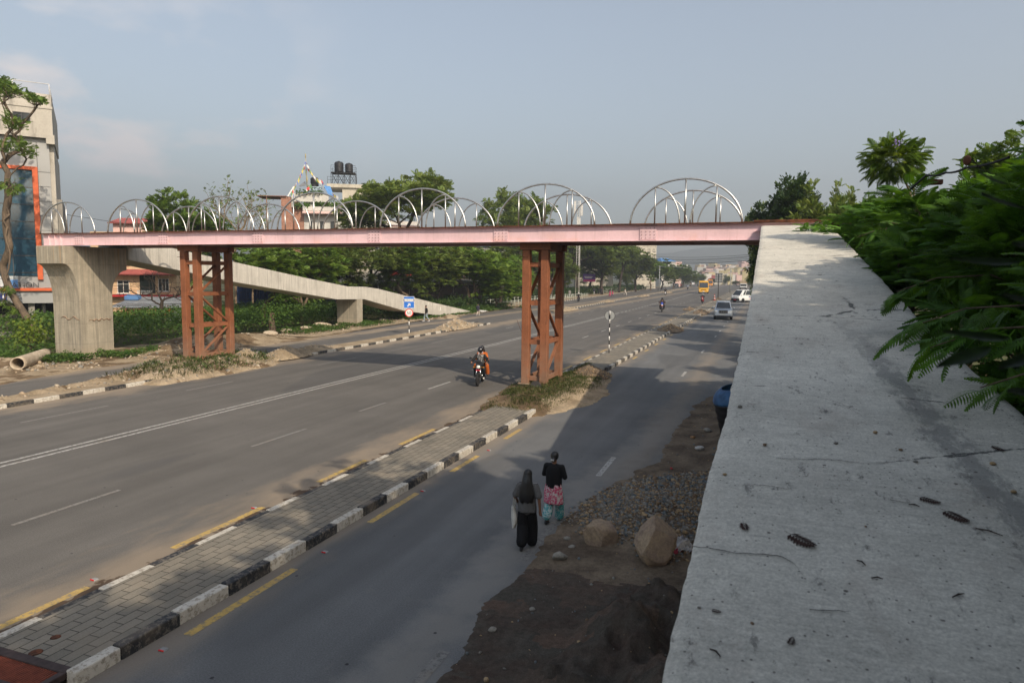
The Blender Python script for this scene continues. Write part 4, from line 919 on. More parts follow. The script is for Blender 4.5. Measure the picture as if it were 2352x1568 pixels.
leafmass('hedge_undergrowth',reg(-60,-47.5,108,300,None),lambda X,Y:.8+2.0*bm_(X,Y*.5),16000,[leaf_proto(.6,.4)],1.15,MT['weed_dark'],13)
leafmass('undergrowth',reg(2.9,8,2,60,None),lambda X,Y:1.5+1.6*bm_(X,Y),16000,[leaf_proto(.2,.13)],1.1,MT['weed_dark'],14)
# grassy mound round the nearer tower
ISL=[tuple(gp(*p)[:2]) for p in ((1085,948),(1120,915),(1165,885),(1195,880),(1268,862),(1330,838),(1372,836),(1405,868),(1398,905),(1375,925),(1300,945),(1210,962),(1150,950))]
def isl_h(X,Y):
    d=inpoly(X,Y,ISL)+.55*(fbm(X*1.6,Y*1.6,5,41)-.5)+.1*(fbm(X*8,Y*8,3,41)-.5); h=-.05+.11*smooth(-.05,.25,d)+.24*smooth(.2,1.6,d)+.09*(fbm(X*2.4,Y*2.4,5,43)-.5)*smooth(0,.5,d)
    return h
field('median_mound',-13.2,-5.6,23,44,.085,isl_h,[MT['dust'],MT['earth']],mi=lambda C:np.where((C[:,0]+8.6)+(C[:,1]-30)*.12+1.6*(fbm(C[:,0],C[:,1],4,5)-.5)<0,1,0))
def grasspts(X,Y): d=inpoly(X,Y,ISL); return smooth(.15,.7,d+.5*(fbm(X*1.1,Y*1.1,4,3)-.5))*smooth(-7.0,-8.3,X-(Y-30)*.12)*smooth(.36,.5,fbm(X*1.3,Y*1.3,4,44)+.06)
BL=[(np.array([(0,-.006,0),(0,.006,0),(.6,.004,.02),(1,0,-.16),(.6,-.004,.02)]),np.array([(0,1,2,3,4)]))]
def grass(name,x0,x1,y0,y1,f,hf,n,seed,L=.2,mat='grass',proto=None,label=None):
    r=np.random.default_rng(seed); P=reg(x0,x1,y0,y1,f)(r,n); P[:,2]=hf(P[:,0],P[:,1]); D=r.normal(size=(n,3))*.42; D[:,2]=1
    V,Fq=place(proto or BL,P,D,r.uniform(.5,1.3,n)*L,r,1.); return tag(mesh_np(name,V,Fq,MT[mat]),label,kind='stuff')
BW=[(V*np.array([1,2.2,1]),Fq) for V,Fq in BL]
grass('grass',-12.4,-6.2,24,42,grasspts,isl_h,11000,5,.13,proto=BW)
leafmass('weeds',reg(-12,-7,26,37,grasspts),lambda X,Y:isl_h(X,Y)+.04+.16*fbm(X*2,Y*2,3,4),6500,[leaf_proto(.06,.035)],1.,MT['weed_dark'],15)
# gravel heaps on the medians
def heap(name,px,hgt,rx,ry,seed,label,mat,stones=260,z=.12,ss=.09,cat='heap'):
    c=gp(*px,z); t=empty(name,(c.x,c.y,z-.01),0,label,cat,'heaps of earth and gravel on the medians'); n=34
    th=np.linspace(0,2*PI,n,endpoint=False); V=[(0,0,hgt*(.9+.2*random.random()))]; Fq3=[];Fq=[]
    rings=9
    for i in range(1,rings+1):
        u=i/rings
        for a in th:
            k=1+.35*(float(fbm(math.cos(a)*1.5+seed,math.sin(a)*1.5,3,seed))-.5)
            x=rx*u*k*math.cos(a); y=ry*u*k*math.sin(a); zz=hgt*max(0,(1-u)**1.05)+(.16*hgt*(float(fbm(x*5+seed,y*5,3,seed))-.5) if u<.98 else -.04); V.append((x,y,zz))
    for j in range(n): Fq3.append((0,1+j,1+(j+1)%n))
    for i in range(rings-1):
        for j in range(n): a=1+i*n; Fq.append((a+j,a+n+j,a+n+(j+1)%n,a+(j+1)%n))
    o=mesh_np('heap_mound',np.array(V),[np.array(Fq3),np.array(Fq)],MT[mat],t,smooth=True)
    r=np.random.default_rng(seed); P=[];S=[]
    for _ in range(stones):
        u=r.uniform(0,1)**.6*1.05; a=r.uniform(0,6.3); P.append((rx*u*math.cos(a),ry*u*math.sin(a),max(0,hgt*(1-u))+.0)); S.append(r.uniform(.5,1.6)*ss)
    s=scatter('heap_stones',P,S,MR_ if mat=='dust' else [ST[1],ST[2],ST[1]],seed,.5,1); s.parent=t; return t
heap('gravel_heap',(1352,862),.62,1.15,2.0,3,'tall brown gravel heap just behind the grassy mound','verge_earth',500,.14,.07)
heap('gravel_heap',(1540,757),.62,1.25,3.0,4,'brown gravel heap on the paved median beyond the round road sign','verge_earth',260,.14,.12)
heap('gravel_heap',(1610,718),.6,1.2,4.5,5,'gravel heap on the median just left of the silver car','verge_earth',180,.14,.14)
heap('earth_heap',(1583,709+1),.4,.9,3,6,'small heap below the square sign post','verge_earth',60,.14,.14)
heap('earth_heap',(1648,688),.5,1.2,4,12,'small heap at the foot of the right camera pole','verge_earth',60,.14,.16)
heap('earth_heap',(1045,753),.95,1.1,5.2,7,'pale sand heap on the far median behind the fifty sign','dust',330,.12,.2)
heap('earth_heap',(655,818),.7,1.1,2.4,8,'tan and grey gravel heap right of the left tower foot','dust',330,.12,.1)
heap('earth_heap',(565,826),.75,1.0,1.5,9,'rounded pale heap touching the left steel tower','dust',240,.12,.1)
heap('earth_heap',(715,805),.42,.9,3.6,19,'low grey gravel heap along the far kerb','dust',240,.12,.1)
heap('earth_heap',(1300,710+2),.55,1.2,6,10,'pale heap on the far median right of the nearer tower','dust',160,.12,.2)
heap('earth_heap',(1393,693),.5,1.3,6,13,'low heap on the far median left of the white scooter','dust',100,.12,.2)
heap('earth_heap',(1478,680),.5,1.3,8,14,'low heap on the far median below the left camera pole','dust',60,.12,.25)
heap('earth_heap',(1535,672),.5,1.3,9,18,'farthest heap on the far median','dust',60,.12,.25)
# mound of the left tower
IL=[(-26.9,24.6),(-26.5,28.3),(-26.9,33),(-28.2,35.2),(-29.6,36.6),(-31.2,36),(-33.6,34.5),(-34.0,30),(-31.8,26.5),(-30.6,22),(-30,17.5),(-28.8,16.5),(-28.55,24)]
def il_h(X,Y): d=inpoly(X,Y,IL)+.6*(fbm(X*1.4,Y*1.4,5,51)-.5); return -.05+.17*smooth(-.05,.4,d)+.26*smooth(.3,1.6,d)*(.5+fbm(X*1.3,Y*1.3,4,5))+.1*(fbm(X*3,Y*3,4,53)-.5)*smooth(0,.5,d)
field('median_mound',-35,-25.6,16,38,.1,il_h,[MT['dust'],MT['earth']],mi=lambda C:np.where(fbm(C[:,0],C[:,1],4,15)>.6,1,0))
r=np.random.default_rng(5); P=np.c_[r.uniform(-34,-26.6,1500),r.uniform(17,37,1500)]; k=inpoly(P[:,0],P[:,1],IL)>.2; P=P[k]; S=r.choice([.06,.1,.17,.28],p=[.4,.35,.2,.05],size=len(P)); scatter('rubble',np.c_[P,il_h(P[:,0],P[:,1])+S*.1],S,MR_,6,.5,1)
gl=lambda X,Y: smooth(.3,1,inpoly(X,Y,IL))*smooth(.45,.55,fbm(X*1.2,Y*1.2,3,3)+.05)*smooth(-31.5,-30.5,X+0*Y+np.where(Y>27,99,0))
leafmass('weeds',reg(-33,-27,27,35,gl),lambda X,Y:il_h(X,Y)+.1+.35*fbm(X*2,Y*2,3,4),2600,[leaf_proto(.09,.055)],1.1,MT['weed'],25)
grass('grass',-33,-27,24,36,gl,il_h,2500,6,.25,'grass',BW)
# broken kerb slabs and rocks on the left
for i,(x,y,d,rz) in enumerate((((785,733),0,(2.6,.8,.5),1.1),((740,752),0,(2.3,.7,.5),1.2),((705,760),0,(1.3,.7,.5),.9),((662,766),0,(1.5,.8,.4),1.2),((622,772),0,(1.3,.8,.5),1.0),((598,780),0,(1.4,.7,.45),1.2),((880,738),0,(1.0,.6,.3),.7),((1010,716),0,(2.1,1.2,.5),.4))):
    c=gp(*x); rock('concrete_slab',(c.x,c.y,.02),d,60+i,MT['rubble'],(.1,.1,rz),['long tilted concrete slab at the foot of the ramp landing pier','pale slab just left of the ramp landing pier','square broken slab, third from the landing pier','flat slab in the middle of the broken row','broken slab right of the left tower, second','broken slab nearest the left tower','small slab right of the landing pier','slab under the ramp end behind the walking man'][i],'concrete slab','broken concrete slabs along the far verge',3,cuts=8)
flat('sand_strip',lambda y:fK(y)-1.4+0*y,lambda y:np.full_like(y,-35.6)-(y-48)*.09,48,74,.09,MT['dust'])
c=gp(388,856); 
b=B(); b.box((0,0,.17),(.34,2.0,.36)); o=b.make('concrete_block',[MT['rubble']],bevel=.03); o.location=(-28.7,26.6,.02); o.rotation_euler=(0,0,.08); tag(o,'rough grey concrete block at the end of the far kerb','concrete block')
# big drain pipe
def pipe():
    a=gp(*Z(0,900,700,1689)(172,1400)); e=gp(*Z(0,900,700,1689)(480,1290)); t=empty('drain_pipe',(a.x,a.y,.36),0,'broken concrete drain pipe lying on the ground left of the pier','pipe')
    d=(e-a); L=min(d.length,4.6); t.rotation_euler=(0,0,math.atan2(d.y,d.x))
    n=28; V=[];Fq=[]
    for i in range(13):
        for j in range(n):
            an=2*PI*j/n; x=L*i/12; 
            if i==12: x+= -.5*max(0,math.sin(an*2+1))*random.uniform(.6,1)
            V.append((x,.36*math.cos(an),.36*math.sin(an)))
    for i in range(12):
        for j in range(n): Fq.append((i*n+j,i*n+(j+1)%n,(i+1)*n+(j+1)%n,(i+1)*n+j))
    o=mesh_np('pipe_shell',np.array(V),np.array(Fq),MT['rubble'],t,smooth=True); md=o.modifiers.new('t','SOLIDIFY'); md.thickness=.055
pipe()
# heart leaved shrub beside the leaning tree
def shrub():
    c=gp(*Z(0,900,700,1689)(300,1225)); t=empty('heart_leaf_shrub',(c.x,c.y,0),0,'yellow green shrub with big heart shaped leaves beside the leaning trunk','shrub'); r=np.random.default_rng(3)
    P=r.normal(size=(420,3))*[.6,.6,.55]+[0,0,1.35]; P[:,2]=np.abs(P[:,2]); D=np.c_[P[:,:2]*.6,np.full(len(P),-.5)]+r.normal(size=(len(P),3))*.3; V,Fq=place([leaf_proto(.3,.22)],P,D,r.uniform(.6,1.1,len(P)),r,.4); mesh_np('crown',V,Fq,MT['yellow_leaf'],t)
    b=B(); [b.tube([(0,0,0),(x*.4,y*.4,.8),(x,y,1.8)],[.03,.02,.01],5) for x,y in ((.4,.1),(-.4,.2),(0,-.4))]; b.make('trunk',MT['bark'],t)
shrub()
# leaning tree at the left edge, its crown in tufts
def lean():
    Y=35.5; z=Z(0,800,350,784); q=[(395,1310),(330,1180),(250,1060),(160,930),(80,790),(40,670),(22,590),(55,520),(92,420),(60,300),(50,120),(70,20)]
    base=oY(*z(*q[0]),Y); t=empty('leaning_tree',(base.x,Y,0),0,'leaning brown trunk with sparse feathery tufts at the left edge of the picture','tree')
    o=np.array((base.x,Y,0)); tr=[np.array(oY(*z(*p),Y))-o for p in q]; tr[0][2]=-.1
    z2=Z(0,300,500,1568); tr+= [np.array(oY(*z2(*p),Y))-o for p in ((110,1500),(90,1350))]; tt_=np.linspace(0,len(tr)-1,len(tr)*5); A_=np.array(tr); tr=np.stack([np.interp(tt_,np.arange(len(A_)),A_[:,j]) for j in range(3)],1)
    for _ in range(4): tr[1:-1]=(tr[:-2]+2*tr[1:-1]+tr[2:])/4
    tr=[p_ for p_ in tr]
    T=[]; r=np.random.default_rng(5)
    for (px,py,n,s) in ((120,180,12,45),(230,230,10,40),(420,330,14,50),(470,360,10,35),(60,300,10,50),(200,650,12,45),(240,640,6,40),(100,600,6,50),(60,880,8,50),(240,860,7,40),(290,940,10,50),(340,1010,8,40),(60,980,8,60),(190,1380,7,40),(150,1420,5,40),(60,1330,6,40),(20,130,9,40)):
        for _ in range(n): T.append(np.array(oY(*z2(px+r.normal()*s,py+r.normal()*s*.6),Y+r.normal()*.8))-o)
    for (px,py,n,s) in ((50,790,5,25),(140,960,6,30),(30,900,6,30),(190,1080,3,20)):
        for _ in range(n): T.append(np.array(oY(*z(px+r.normal()*s,py+r.normal()*s*.6),Y-.5+r.normal()*.4))-o)
    N,Pp,ends=skeleton(tr,T,.5,.35,.22,5); 
    V,Fq=limbs(N,Pp,ends,.25,.014,6,2.2); mesh_np('trunk',V,Fq,MT['bark'],t,smooth=True); V,Fq=crown(N,Pp,ends,PF,6,.72,6,1,rad=.25); mesh_np('crown',V,Fq,MT['frond'],t)
lean()
def bare():
    c=gp(372,742); Y=c.y-7; z=Z(450,950,350,1098); base=oY(*z(622,1090),Y); o=np.array((base.x,Y,0)); t=empty('bare_tree',(base.x,Y,0),0,'leafless tree with a fan of dark branches in front of the peach house','tree')
    tr=[np.array(oY(*z(*p),Y))-o for p in ((622,1090),(620,960),(615,850),(622,800))]; tr[0][2]=0; r=np.random.default_rng(7)
    T=[np.array(oY(*z(622+R_*math.cos(a)*1.15,820-R_*abs(math.sin(a))*.95),Y+r.normal()*.9))-o for a,R_ in zip(r.uniform(.12,PI-.12,120),r.uniform(160,520,120)) ]
    T=[p for p in T if p[2]<7.3]
    N,Pp,ends=skeleton(tr,T,.45,.32,.2,3); V,Fq=limbs(N,Pp,ends,.17,.011,5,2.3); mesh_np('trunk',V,Fq,MT['bark_dark'],t,smooth=True)
bare()
def stump():
    c=gp(625,768); t=empty('leafy_stump',(c.x,c.y,0),0,'thick stump with a low leafy head under the far ramp','tree'); b=B(); b.tube([(0,0,-.1),(.05,0,.5),(-.05,0,1.3),(.1,0,1.9)],[.42,.30,.26,.2],9); b.make('trunk',MT['bark'],t)
    r=np.random.default_rng(3); P=r.normal(size=(900,3))*[.95,.95,.6]+[0,0,2.0]; D=np.c_[P[:,:2],np.full(900,-.3)]+r.normal(size=(900,3))*.5; V,Fq=place([leaf_proto(.24,.14)],P,D,r.uniform(.6,1.2,900),r,.5); mesh_np('crown',V,Fq,MT['weed'],t)
stump()
# ---------------------------------------------------------------- buildings
def m_wall(name,col,dirt=.5,rough=.85,sc=.6):
    m=M(name,col,rough); m.mul(m.noise(sc,5,.6),.85,1.1); m.mul(m.noise(8,4,.6),.92,1.06)
    m.over(m.math('MULTIPLY',m.ramp(m.noise(1,5,.65,m.map((1.6,1.6,.25))),.52,.7),dirt),m.rgb(tuple(c*.45 for c in col))); return m.done()
W={k:m_wall('wall_'+k,c,d) for k,c,d in (('white',(.52,.50,.46),.45),('plaster',(.40,.37,.32),.85),('peach',(.62,.44,.27),.3),('pink',(.62,.42,.38),.3),('cream',(.47,.43,.35),.5),('grey',(.32,.32,.32),.5),('red',(.50,.03,.035),.2),('conc',(.24,.225,.20),.7),('yellow',(.45,.38,.20),.4),('blue',(.10,.22,.45),.2))}
MT['roof_red']=m_wall('roof_red',(.30,.08,.07),.4); MT['roof_grey']=m_wall('roof_sheet',(.28,.30,.33),.5); MT['roof_blue']=m_wall('roof_blue',(.10,.24,.50),.3); MT['rust_sheet']=m_wall('rust_sheet',(.22,.11,.07),.5)
MT['glass']=simple('dark_glass',(.022,.028,.033),.12,.0,.3,.5,.6); MT['blue_glass']=simple('blue_glass',(.02,.055,.085),.08,0,.4,.35,.9)
MT['frame_w']=simple('white_frame',(.62,.60,.56),.6); MT['frame_d']=simple('dark_frame',(.05,.05,.052),.5); MT['orange']=simple('orange_panel',(.48,.095,.03),.5,var=.1)
MT['panel']=simple('grey_panel',(.27,.27,.265),.45,.2,.06,.5,.4); MT['tank']=simple('black_tank',(.018,.018,.02),.5,spec=.4); MT['black_iron']=simple('black_iron',(.02,.02,.022),.6)
MT['dark_room']=simple('painted_shade',(.02,.018,.016),.9); MT['wood']=simple('raw_timber',(.30,.16,.08),.9,var=.3,scale=5)  # dark_room: near-black colour carries the shade inside shop, shed and pit
def m_brick():
    m=M('brick',(.26,.10,.06),.9); br=m.n('ShaderNodeTexBrick'); v=m.n('ShaderNodeCombineXYZ'); x,y,z=m.xyz(); m.l(m.math('ADD',x,y),v.inputs[0]); m.l(z,v.inputs[1]); m.l(v.outputs[0],br.inputs[0])
    br.inputs['Scale'].default_value=1; br.inputs['Brick Width'].default_value=.5; br.inputs['Row Height'].default_value=.16; br.inputs['Mortar Size'].default_value=.02
    br.inputs['Color1'].default_value=(.24,.085,.05,1); br.inputs['Color2'].default_value=(.34,.14,.085,1); br.inputs['Mortar'].default_value=(.30,.25,.20,1); m.col=br.outputs[0]; m.mul(m.noise(1,5,.6),.8,1.2); return m.done()
MT['brick']=m_brick()
def m_corr(name,col):
    m=M(name,col,.45,.5); x,y,z=m.xyz(); m.mul(m.noise(1,5,.65,m.map((2,2,.5))),.6,1.2); m.over(m.math('MULTIPLY',m.ramp(m.noise(2,4,.6),.58,.7),.6),m.rgb((.18,.09,.05))); w_=m.n('ShaderNodeTexWave'); w_.inputs['Scale'].default_value=2.2; m.l(m.c,w_.inputs[0]); m.bump(w_.outputs[0] if False else w_.outputs[1],.03,.8); return m.done()
MT['corr']=m_corr('corrugated_sheet',(.36,.38,.40)); MT['corr_blue']=m_corr('blue_corrugated',(.03,.055,.14)); MT['shutter']=m_corr('roller_shutter',(.10,.085,.075))
IMR=Vector((math.cos(YAW),math.sin(YAW),0))
_winmesh={}
def window(parent,x,y,z,w,h,fr='frame_w',n=2,face=(1,0),sill=True,glass='glass',kids=True):
    """window on a wall whose local direction is face; (x,y) is its bottom centre"""
    key=(round(w,2),round(h,2),fr,n,sill,glass)
    if key not in _winmesh:
        b=B(); t=.06
        for s in (-1,1): b.box((s*(w/2-t/2),-.03,h/2),(t,.10,h))
        for zz in (t/2,h-t/2): b.box((0,-.03,zz),(w-2*t-.002,.10,t))
        for i in range(1,n): b.box((-w/2+w*i/n,-.03,h/2),(t*.8,.08,h-2*t-.002))
        b.box((0,-.03,h*.70),(w-2*t-.004,.07,t*.7))
        if sill: b.box((0,-.09,-.05),(w+.22,.24,.09))
        f=b.make('window',MT[fr]); b=B(); b.box((0,.0,h/2),(w-.02,.03,h-.02)); p=b.make('pane',MT[glass]); _winmesh[key]=(f.data,p.data); bpy.data.objects.remove(f); bpy.data.objects.remove(p)
    f,p=_winmesh[key]; o=link('window',f,parent); o.location=(x,y,z); o.rotation_euler=(0,0,math.atan2(face[1],face[0]))
    if kids: link('pane',p,o)
    return o
def house(name,label,L0,width,depth,h,rz,wall,cat='building',floors=3,cols=3,fr='frame_w',roof='flat',roofm='roof_red',win=(1.3,1.4),group=None,kids=True,side=2,band=None,zb=0,parapet=.7,glass='glass'):
    """L0: ground point of the left front corner; local x runs along the front, +y into the block"""
    t=empty(name,L0,rz,label,cat,group); b=B(); b.b2((0,0,-.3),(width,depth,h)); b.make('wall',wall,t)
    fh=(h-zb)/floors
    if band:
        b=B()
        for f in range(1,floors+(roof=='flat')): b.b2((-.25,-.35,zb+fh*f-.12),(width+.25,depth+.2,zb+fh*f+.06))
        b.make('floor_band',band,t)
    if roof=='flat':
        b=B(); 
        for a,c in (((-.12,-.12),(width+.12,.12)),((-.12,depth-.12),(width+.12,depth+.12)),((-.12,.121),(.12,depth-.121)),((width-.12,.121),(width+.12,depth-.121))): b.b2((*a,h+.002),(*c,h+parapet))
        b.make('parapet',wall,t)
    else:
        b=B(); e=.5; hh=min(width,depth)*.22; P=[(-e,-e,h),(width+e,-e,h),(width+e,depth+e,h),(-e,depth+e,h)]; r_=[(width*.25,depth/2,h+hh),(width*.75,depth/2,h+hh)]
        v=[b.b.verts.new(p) for p in P+r_]; 
        for q in ((0,1,5,4),(1,2,5),(2,3,4,5),(3,0,4),(3,2,1,0)): b.b.faces.new([v[i] for i in q])
        o=b.make('roof',MT[roofm],t); md=o.modifiers.new('s','SOLIDIFY'); md.thickness=.15
    for f in range(floors):
        z=zb+fh*f+fh*.30
        for c in range(cols): window(t,width*(c+.5)/cols,-.001,z,*win,fr=fr,kids=kids,glass=glass)
        for c in range(side): window(t,width+.001,depth*(c+.5)/side,z,*win,fr=fr,face=(0,1),kids=kids,glass=glass)
    return t
def hpx(px0,px1,top,Y,turn=0):
    """ground corner, width, height, rotation of a front seen between px0 and px1"""
    a=oY(px0,top,Y); an=YAW+turn; u=Vector((math.cos(an),math.sin(an),0)); d=ray(px1,top); 
    # a+u*w parallel to d (plan)
    w_=(a.y*d.x-a.x*d.y)/(u.x*d.y-u.y*d.x); return Vector((a.x,a.y,0)),abs(w_),a.z,an
def hp(label,px0,px1,top,Y,turn,depth,wall,**k):
    L0,w_,h,an=hpx(px0,px1,top,Y,turn); return house(k.pop('name','house'),label,L0,w_,depth,h,an,W[wall] if wall in W else MT[wall],**k)
# glass fronted block at the left edge
def glassblock():
    C0=Vector((-56.3,43.2,0)); u=Vector((-.618,-.786,0)); an=math.atan2(-u.y,-u.x)      # local +x = towards the corner; build leftwards with negative x
    t=empty('glass_fronted_building',C0,an,'tall grey panelled building with a blue glass front and orange frame at the left edge','building')
    ux=Vector((math.cos(an),math.sin(an),0)); n=Vector((ux.y,-ux.x,0))
    def lp(x,y):            # picture point on the front plane -> local x, z
        d=ray(x,y); tt=(C0-Vector((0,0,CH))).dot(n)/d.dot(n); p=Vector((0,0,CH))+d*tt-C0; return p.dot(ux),p.z
    z=Z(0,300,500,1568); z2=Z(0,800,350,784)
    xr,zt=lp(*z(640,262)); _,z1=lp(*z(655,430)); _,z2_=lp(*z(660,790)); L=-22
    xo,zo=lp(*z(470,1160)); xi,zi=lp(*z(430,1190)); _,zg=lp(*z2(340,680)); _,zc=lp(*z2(300,905)); xp=lp(*z(620,1000))[0]
    b=B(); b.b2((L,0.,zc),(xp,13,zt-.05)); b.make('wall',MT['panel'],t)
    b=B(); b.b2((L,-.35,z2_),(xr,13,zt)); b.b2((L,-.5,z2_-.15),(xr+.1,-.351,z2_+.15)); b.b2((L,-.42,z1-.1),(xr+.06,-.351,z1+.1)); b.b2((xr-.5,-.5,z2_-.6),(xr+.1,.4,z2_-.151)); b.make('upper_floor',W['plaster'],t)
    b=B(); b.b2((xp-.02,.3,zc+3),(xr+.0,13.,z2_-.61)); b.make('side_wall',W['plaster'],t)
    b=B(); b.b2((xp,1.5,zc),(xp+.7,12.9,z2_-5)); b.make('side_wing',W['conc'],t)
    b=B()
    for k in range(9): zz=zo-.35-k*1.22; b.b2((xo+.02,-.022,zz-.012),(xp-.003,-.003,zz+.012))
    b.b2((xo-.02,-.022,zg),(xo+.02,-.004,z2_-.5)); b.make('panel_joint',MT['frame_d'],t)
    b=B(); b.b2((L,-.30,zo-.28),(xo,-.001,zo)); b.b2((xo-.38,-.30,zg-.3),(xo,-.001,zo-.281)); b.b2((L,-.5,lp(*z2(300,800))[1]-.12),(xp+.2,-.001,lp(*z2(300,800))[1]+.12)); b.make('orange_frame',MT['orange'],t)
    g_=B(); g_.b2((L,-.12,zg),(xo-.381,-.002,zo-.281)); gl=g_.make('window',MT['blue_glass'],t)
    b=B(); x=xo-.38
    while x>L: b.b2((x-.03,-.18,zg),(x+.03,-.121,zo-.29)); x-=1.65
    zz=zo-.3
    while zz>zg: b.b2((L,-.17,zz-.03),(xo-.39,-.122,zz+.03)); zz-=1.42
    b.make('frame',MT['frame_d'],gl)
    b=B(); b.b2((L,-.55,zc-.15),(xp+1,-.0,lp(*z2(300,815))[1]-.15)); b.make('fascia',MT['panel'],t)
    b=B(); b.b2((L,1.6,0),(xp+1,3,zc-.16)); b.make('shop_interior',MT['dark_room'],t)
    b=B(); b.b2((L,-.1,.3),(lp(*z2(230,1100))[0],0.05,zc-1.1)); b.make('roller_shutter',MT['shutter'],t)
    b=B()
    for px in (285,): xx=lp(*z2(px,1000))[0]; b.b2((xx-.22,-.1,0),(xx+.22,.3,zc-.2))
    b.b2((L,-1.2,-.1),(xp+2,1.5,.3)); b.make('column',W['conc'],t)
    xa,za=lp(*z(160,465)); xb_,zb_=lp(*z(385,612)); window(t,(xa+xb_)/2,-.352,zb_,xb_-xa,za-zb_,'frame_d',2,sill=False)
    xa,za=lp(*z(110,905)); xb_,zb_=lp(*z(345,985)); window(t,(xa+xb_)/2,-.001,zb_,xb_-xa,za-zb_,'frame_w',2,sill=False)
    b=B(); y=-.3
    b.tube([(L,y,zt+.85),(xr-.1,y,zt+.85),(xr-.1,6,zt+.85)],.03,6)
    for k in range(9): b.tube([(xr-.1-2.5*k,y,zt),(xr-.1-2.5*k,y,zt+.85)],.025,6)
    for k in range(1,4): b.tube([(xr-.1,y+2*k,zt),(xr-.1,y+2*k,zt+.85)],.025,6)
    b.make('roof_rail',MT['frame_w'],t)
    # white banner
    xa,za=lp(*z2(0,680)); xb_,zb_=lp(*z2(170,800)); b=B(); b.b2((xa-2,-.24,zb_),(xb_,-.2,za)); bn=b.make('banner',simple('banner_white',(.42,.44,.44),.7),t)
    b=B(); b.b2((xb_-.9,-.246,zb_+.05),(xb_-.02,-.241,za-.3)); b.make('banner_stripe',W['blue'],bn)
    text('EDUCATION',bn,(xa+.0,-.25,za-.95),.62,MT['frame_d'],align='LEFT',name='banner_text',off=-.9)
    xa,za=lp(*z2(0,820)); xb_,zb_=lp(*z2(70,900)); b=B(); b.b2((xa-2,-.7,zb_),(xb_,-.6,za)); s_=b.make('shop_sign',simple('navy_sign',(.02,.03,.13),.6),t)
    text('MART',s_,(xb_-2.0,-.705,zb_+.2),.75,MT['frame_w'],align='LEFT',name='sign_text')
def text(s,parent,loc,size,mat,align='CENTER',name='lettering',rot=(PI/2,0,0),ext=.003,off=0):
    c=bpy.data.curves.new(name,'FONT'); c.body=s; c.size=size; c.extrude=ext; c.align_x=align
    o=bpy.data.objects.new(name,c); COL.objects.link(o); dg=bpy.context.evaluated_depsgraph_get(); me=bpy.data.meshes.new_from_object(o.evaluated_get(dg)); bpy.data.objects.remove(o)
    me.materials.append(mat); o=link(name,me,parent); o.location=(loc[0]+off,loc[1],loc[2]); o.rotation_euler=rot; return o
glassblock()
# peach house behind the bare tree
def peach():
    z=Z(450,950,350,1098); Y=64; L0,w_,h,an=hpx(205,z(800,400)[0],505,Y,R(4))
    t=empty('peach_house',L0,an,'peach plastered house with white windows and a red tiled canopy behind the bare tree','house'); u=Vector((math.cos(an),math.sin(an),0)); n=Vector((u.y,-u.x,0))
    def lp(x,y): d=ray(x,y); tt=(L0-Vector((0,0,CH))).dot(n)/d.dot(n); p=Vector((0,0,CH))+d*tt-L0; return p.dot(u),p.z
    w_=lp(*z(800,400))[0]; h=lp(*z(300,250))[1]+3.2
    b=B(); b.b2((0,0,-.2),(w_,9,h)); b.make('wall',W['peach'],t)
    x0,zc=lp(*z(0,455)); _,zc2=lp(*z(0,395)); b=B(); v=[b.b.verts.new(p) for p in ((-.4,-1.3,zc),(w_+.4,-1.3,zc),(w_+.4,0,zc2),(-.4,0,zc2))]; b.b.faces.new(v); o=b.make('tiled_canopy',MT['roof_red'],t); md=o.modifiers.new('s','SOLIDIFY'); md.thickness=.14
    zl=lp(*z(200,715))[1]; b=B(); b.b2((-.3,-1.0,zl-.25),(w_+.3,-.001,zl)); b.make('balcony_slab',W['red'],t)
    for (xa,ya,xb_,yb,nn) in ((60,535,218,698,2),(575,515,715,675,3),(150,262,210,340,2),(345,305,440,345,2)):
        a,za=lp(*z(xa,ya)); c,zb=lp(*z(xb_,yb)); window(t,(a+c)/2,-.001,zb,c-a,za-zb,'frame_w',nn)
    a,za=lp(*z(340,470)); c,zb=lp(*z(540,640)); b=B(); b.b2((a,-.06,zb-.6),(c,-.002,za)); b.make('painted_recess',simple('painted_green_shade',(.03,.045,.04),.9),t)  # flat panel on the uncut wall, recess shade painted as dark green
    b=B(); _,zt=lp(*z(400,655)); 
    for k in range(12): xx=a+(c-a)*(k+.5)/12; b.lathe([(.04,zl),(.07,zl+.15),(.035,zl+.3),(.06,zl+.45)],(xx,-.9,0),8)
    b.b2((a,-.98,zl+.45),(c,-.82,zl+.55)); b.make('balustrade',MT['frame_w'],t)
    # upper pink storey and red roof
    w2=lp(335,505)[0]; x2=lp(255,505)[0]; zt=lp(300,510)[1]; b=B(); b.b2((x2,.4,h),(w2,6,zt)); b.make('upper_storey',W['pink'],t)
    zr_=lp(300,500)[1]; b=B(); v=[b.b.verts.new(p) for p in ((x2-.4,-.2,zt-.1),(w2+.2,-.2,zt-.1),(w2+.2,3.2,zr_+.2),(x2-.4,3.2,zr_+.2),(x2-.4,6.6,zt-.1),(w2+.2,6.6,zt-.1))]; b.b.faces.new((v[0],v[1],v[2],v[3])); b.b.faces.new((v[3],v[2],v[5],v[4])); o=b.make('roof',MT['roof_red'],t); md=o.modifiers.new('s','SOLIDIFY'); md.thickness=.12
peach()
hp('white flat roofed house beside the pink storey, left of the feathery tree',343,392,507,70,R(6),8,'white',floors=3,cols=2)
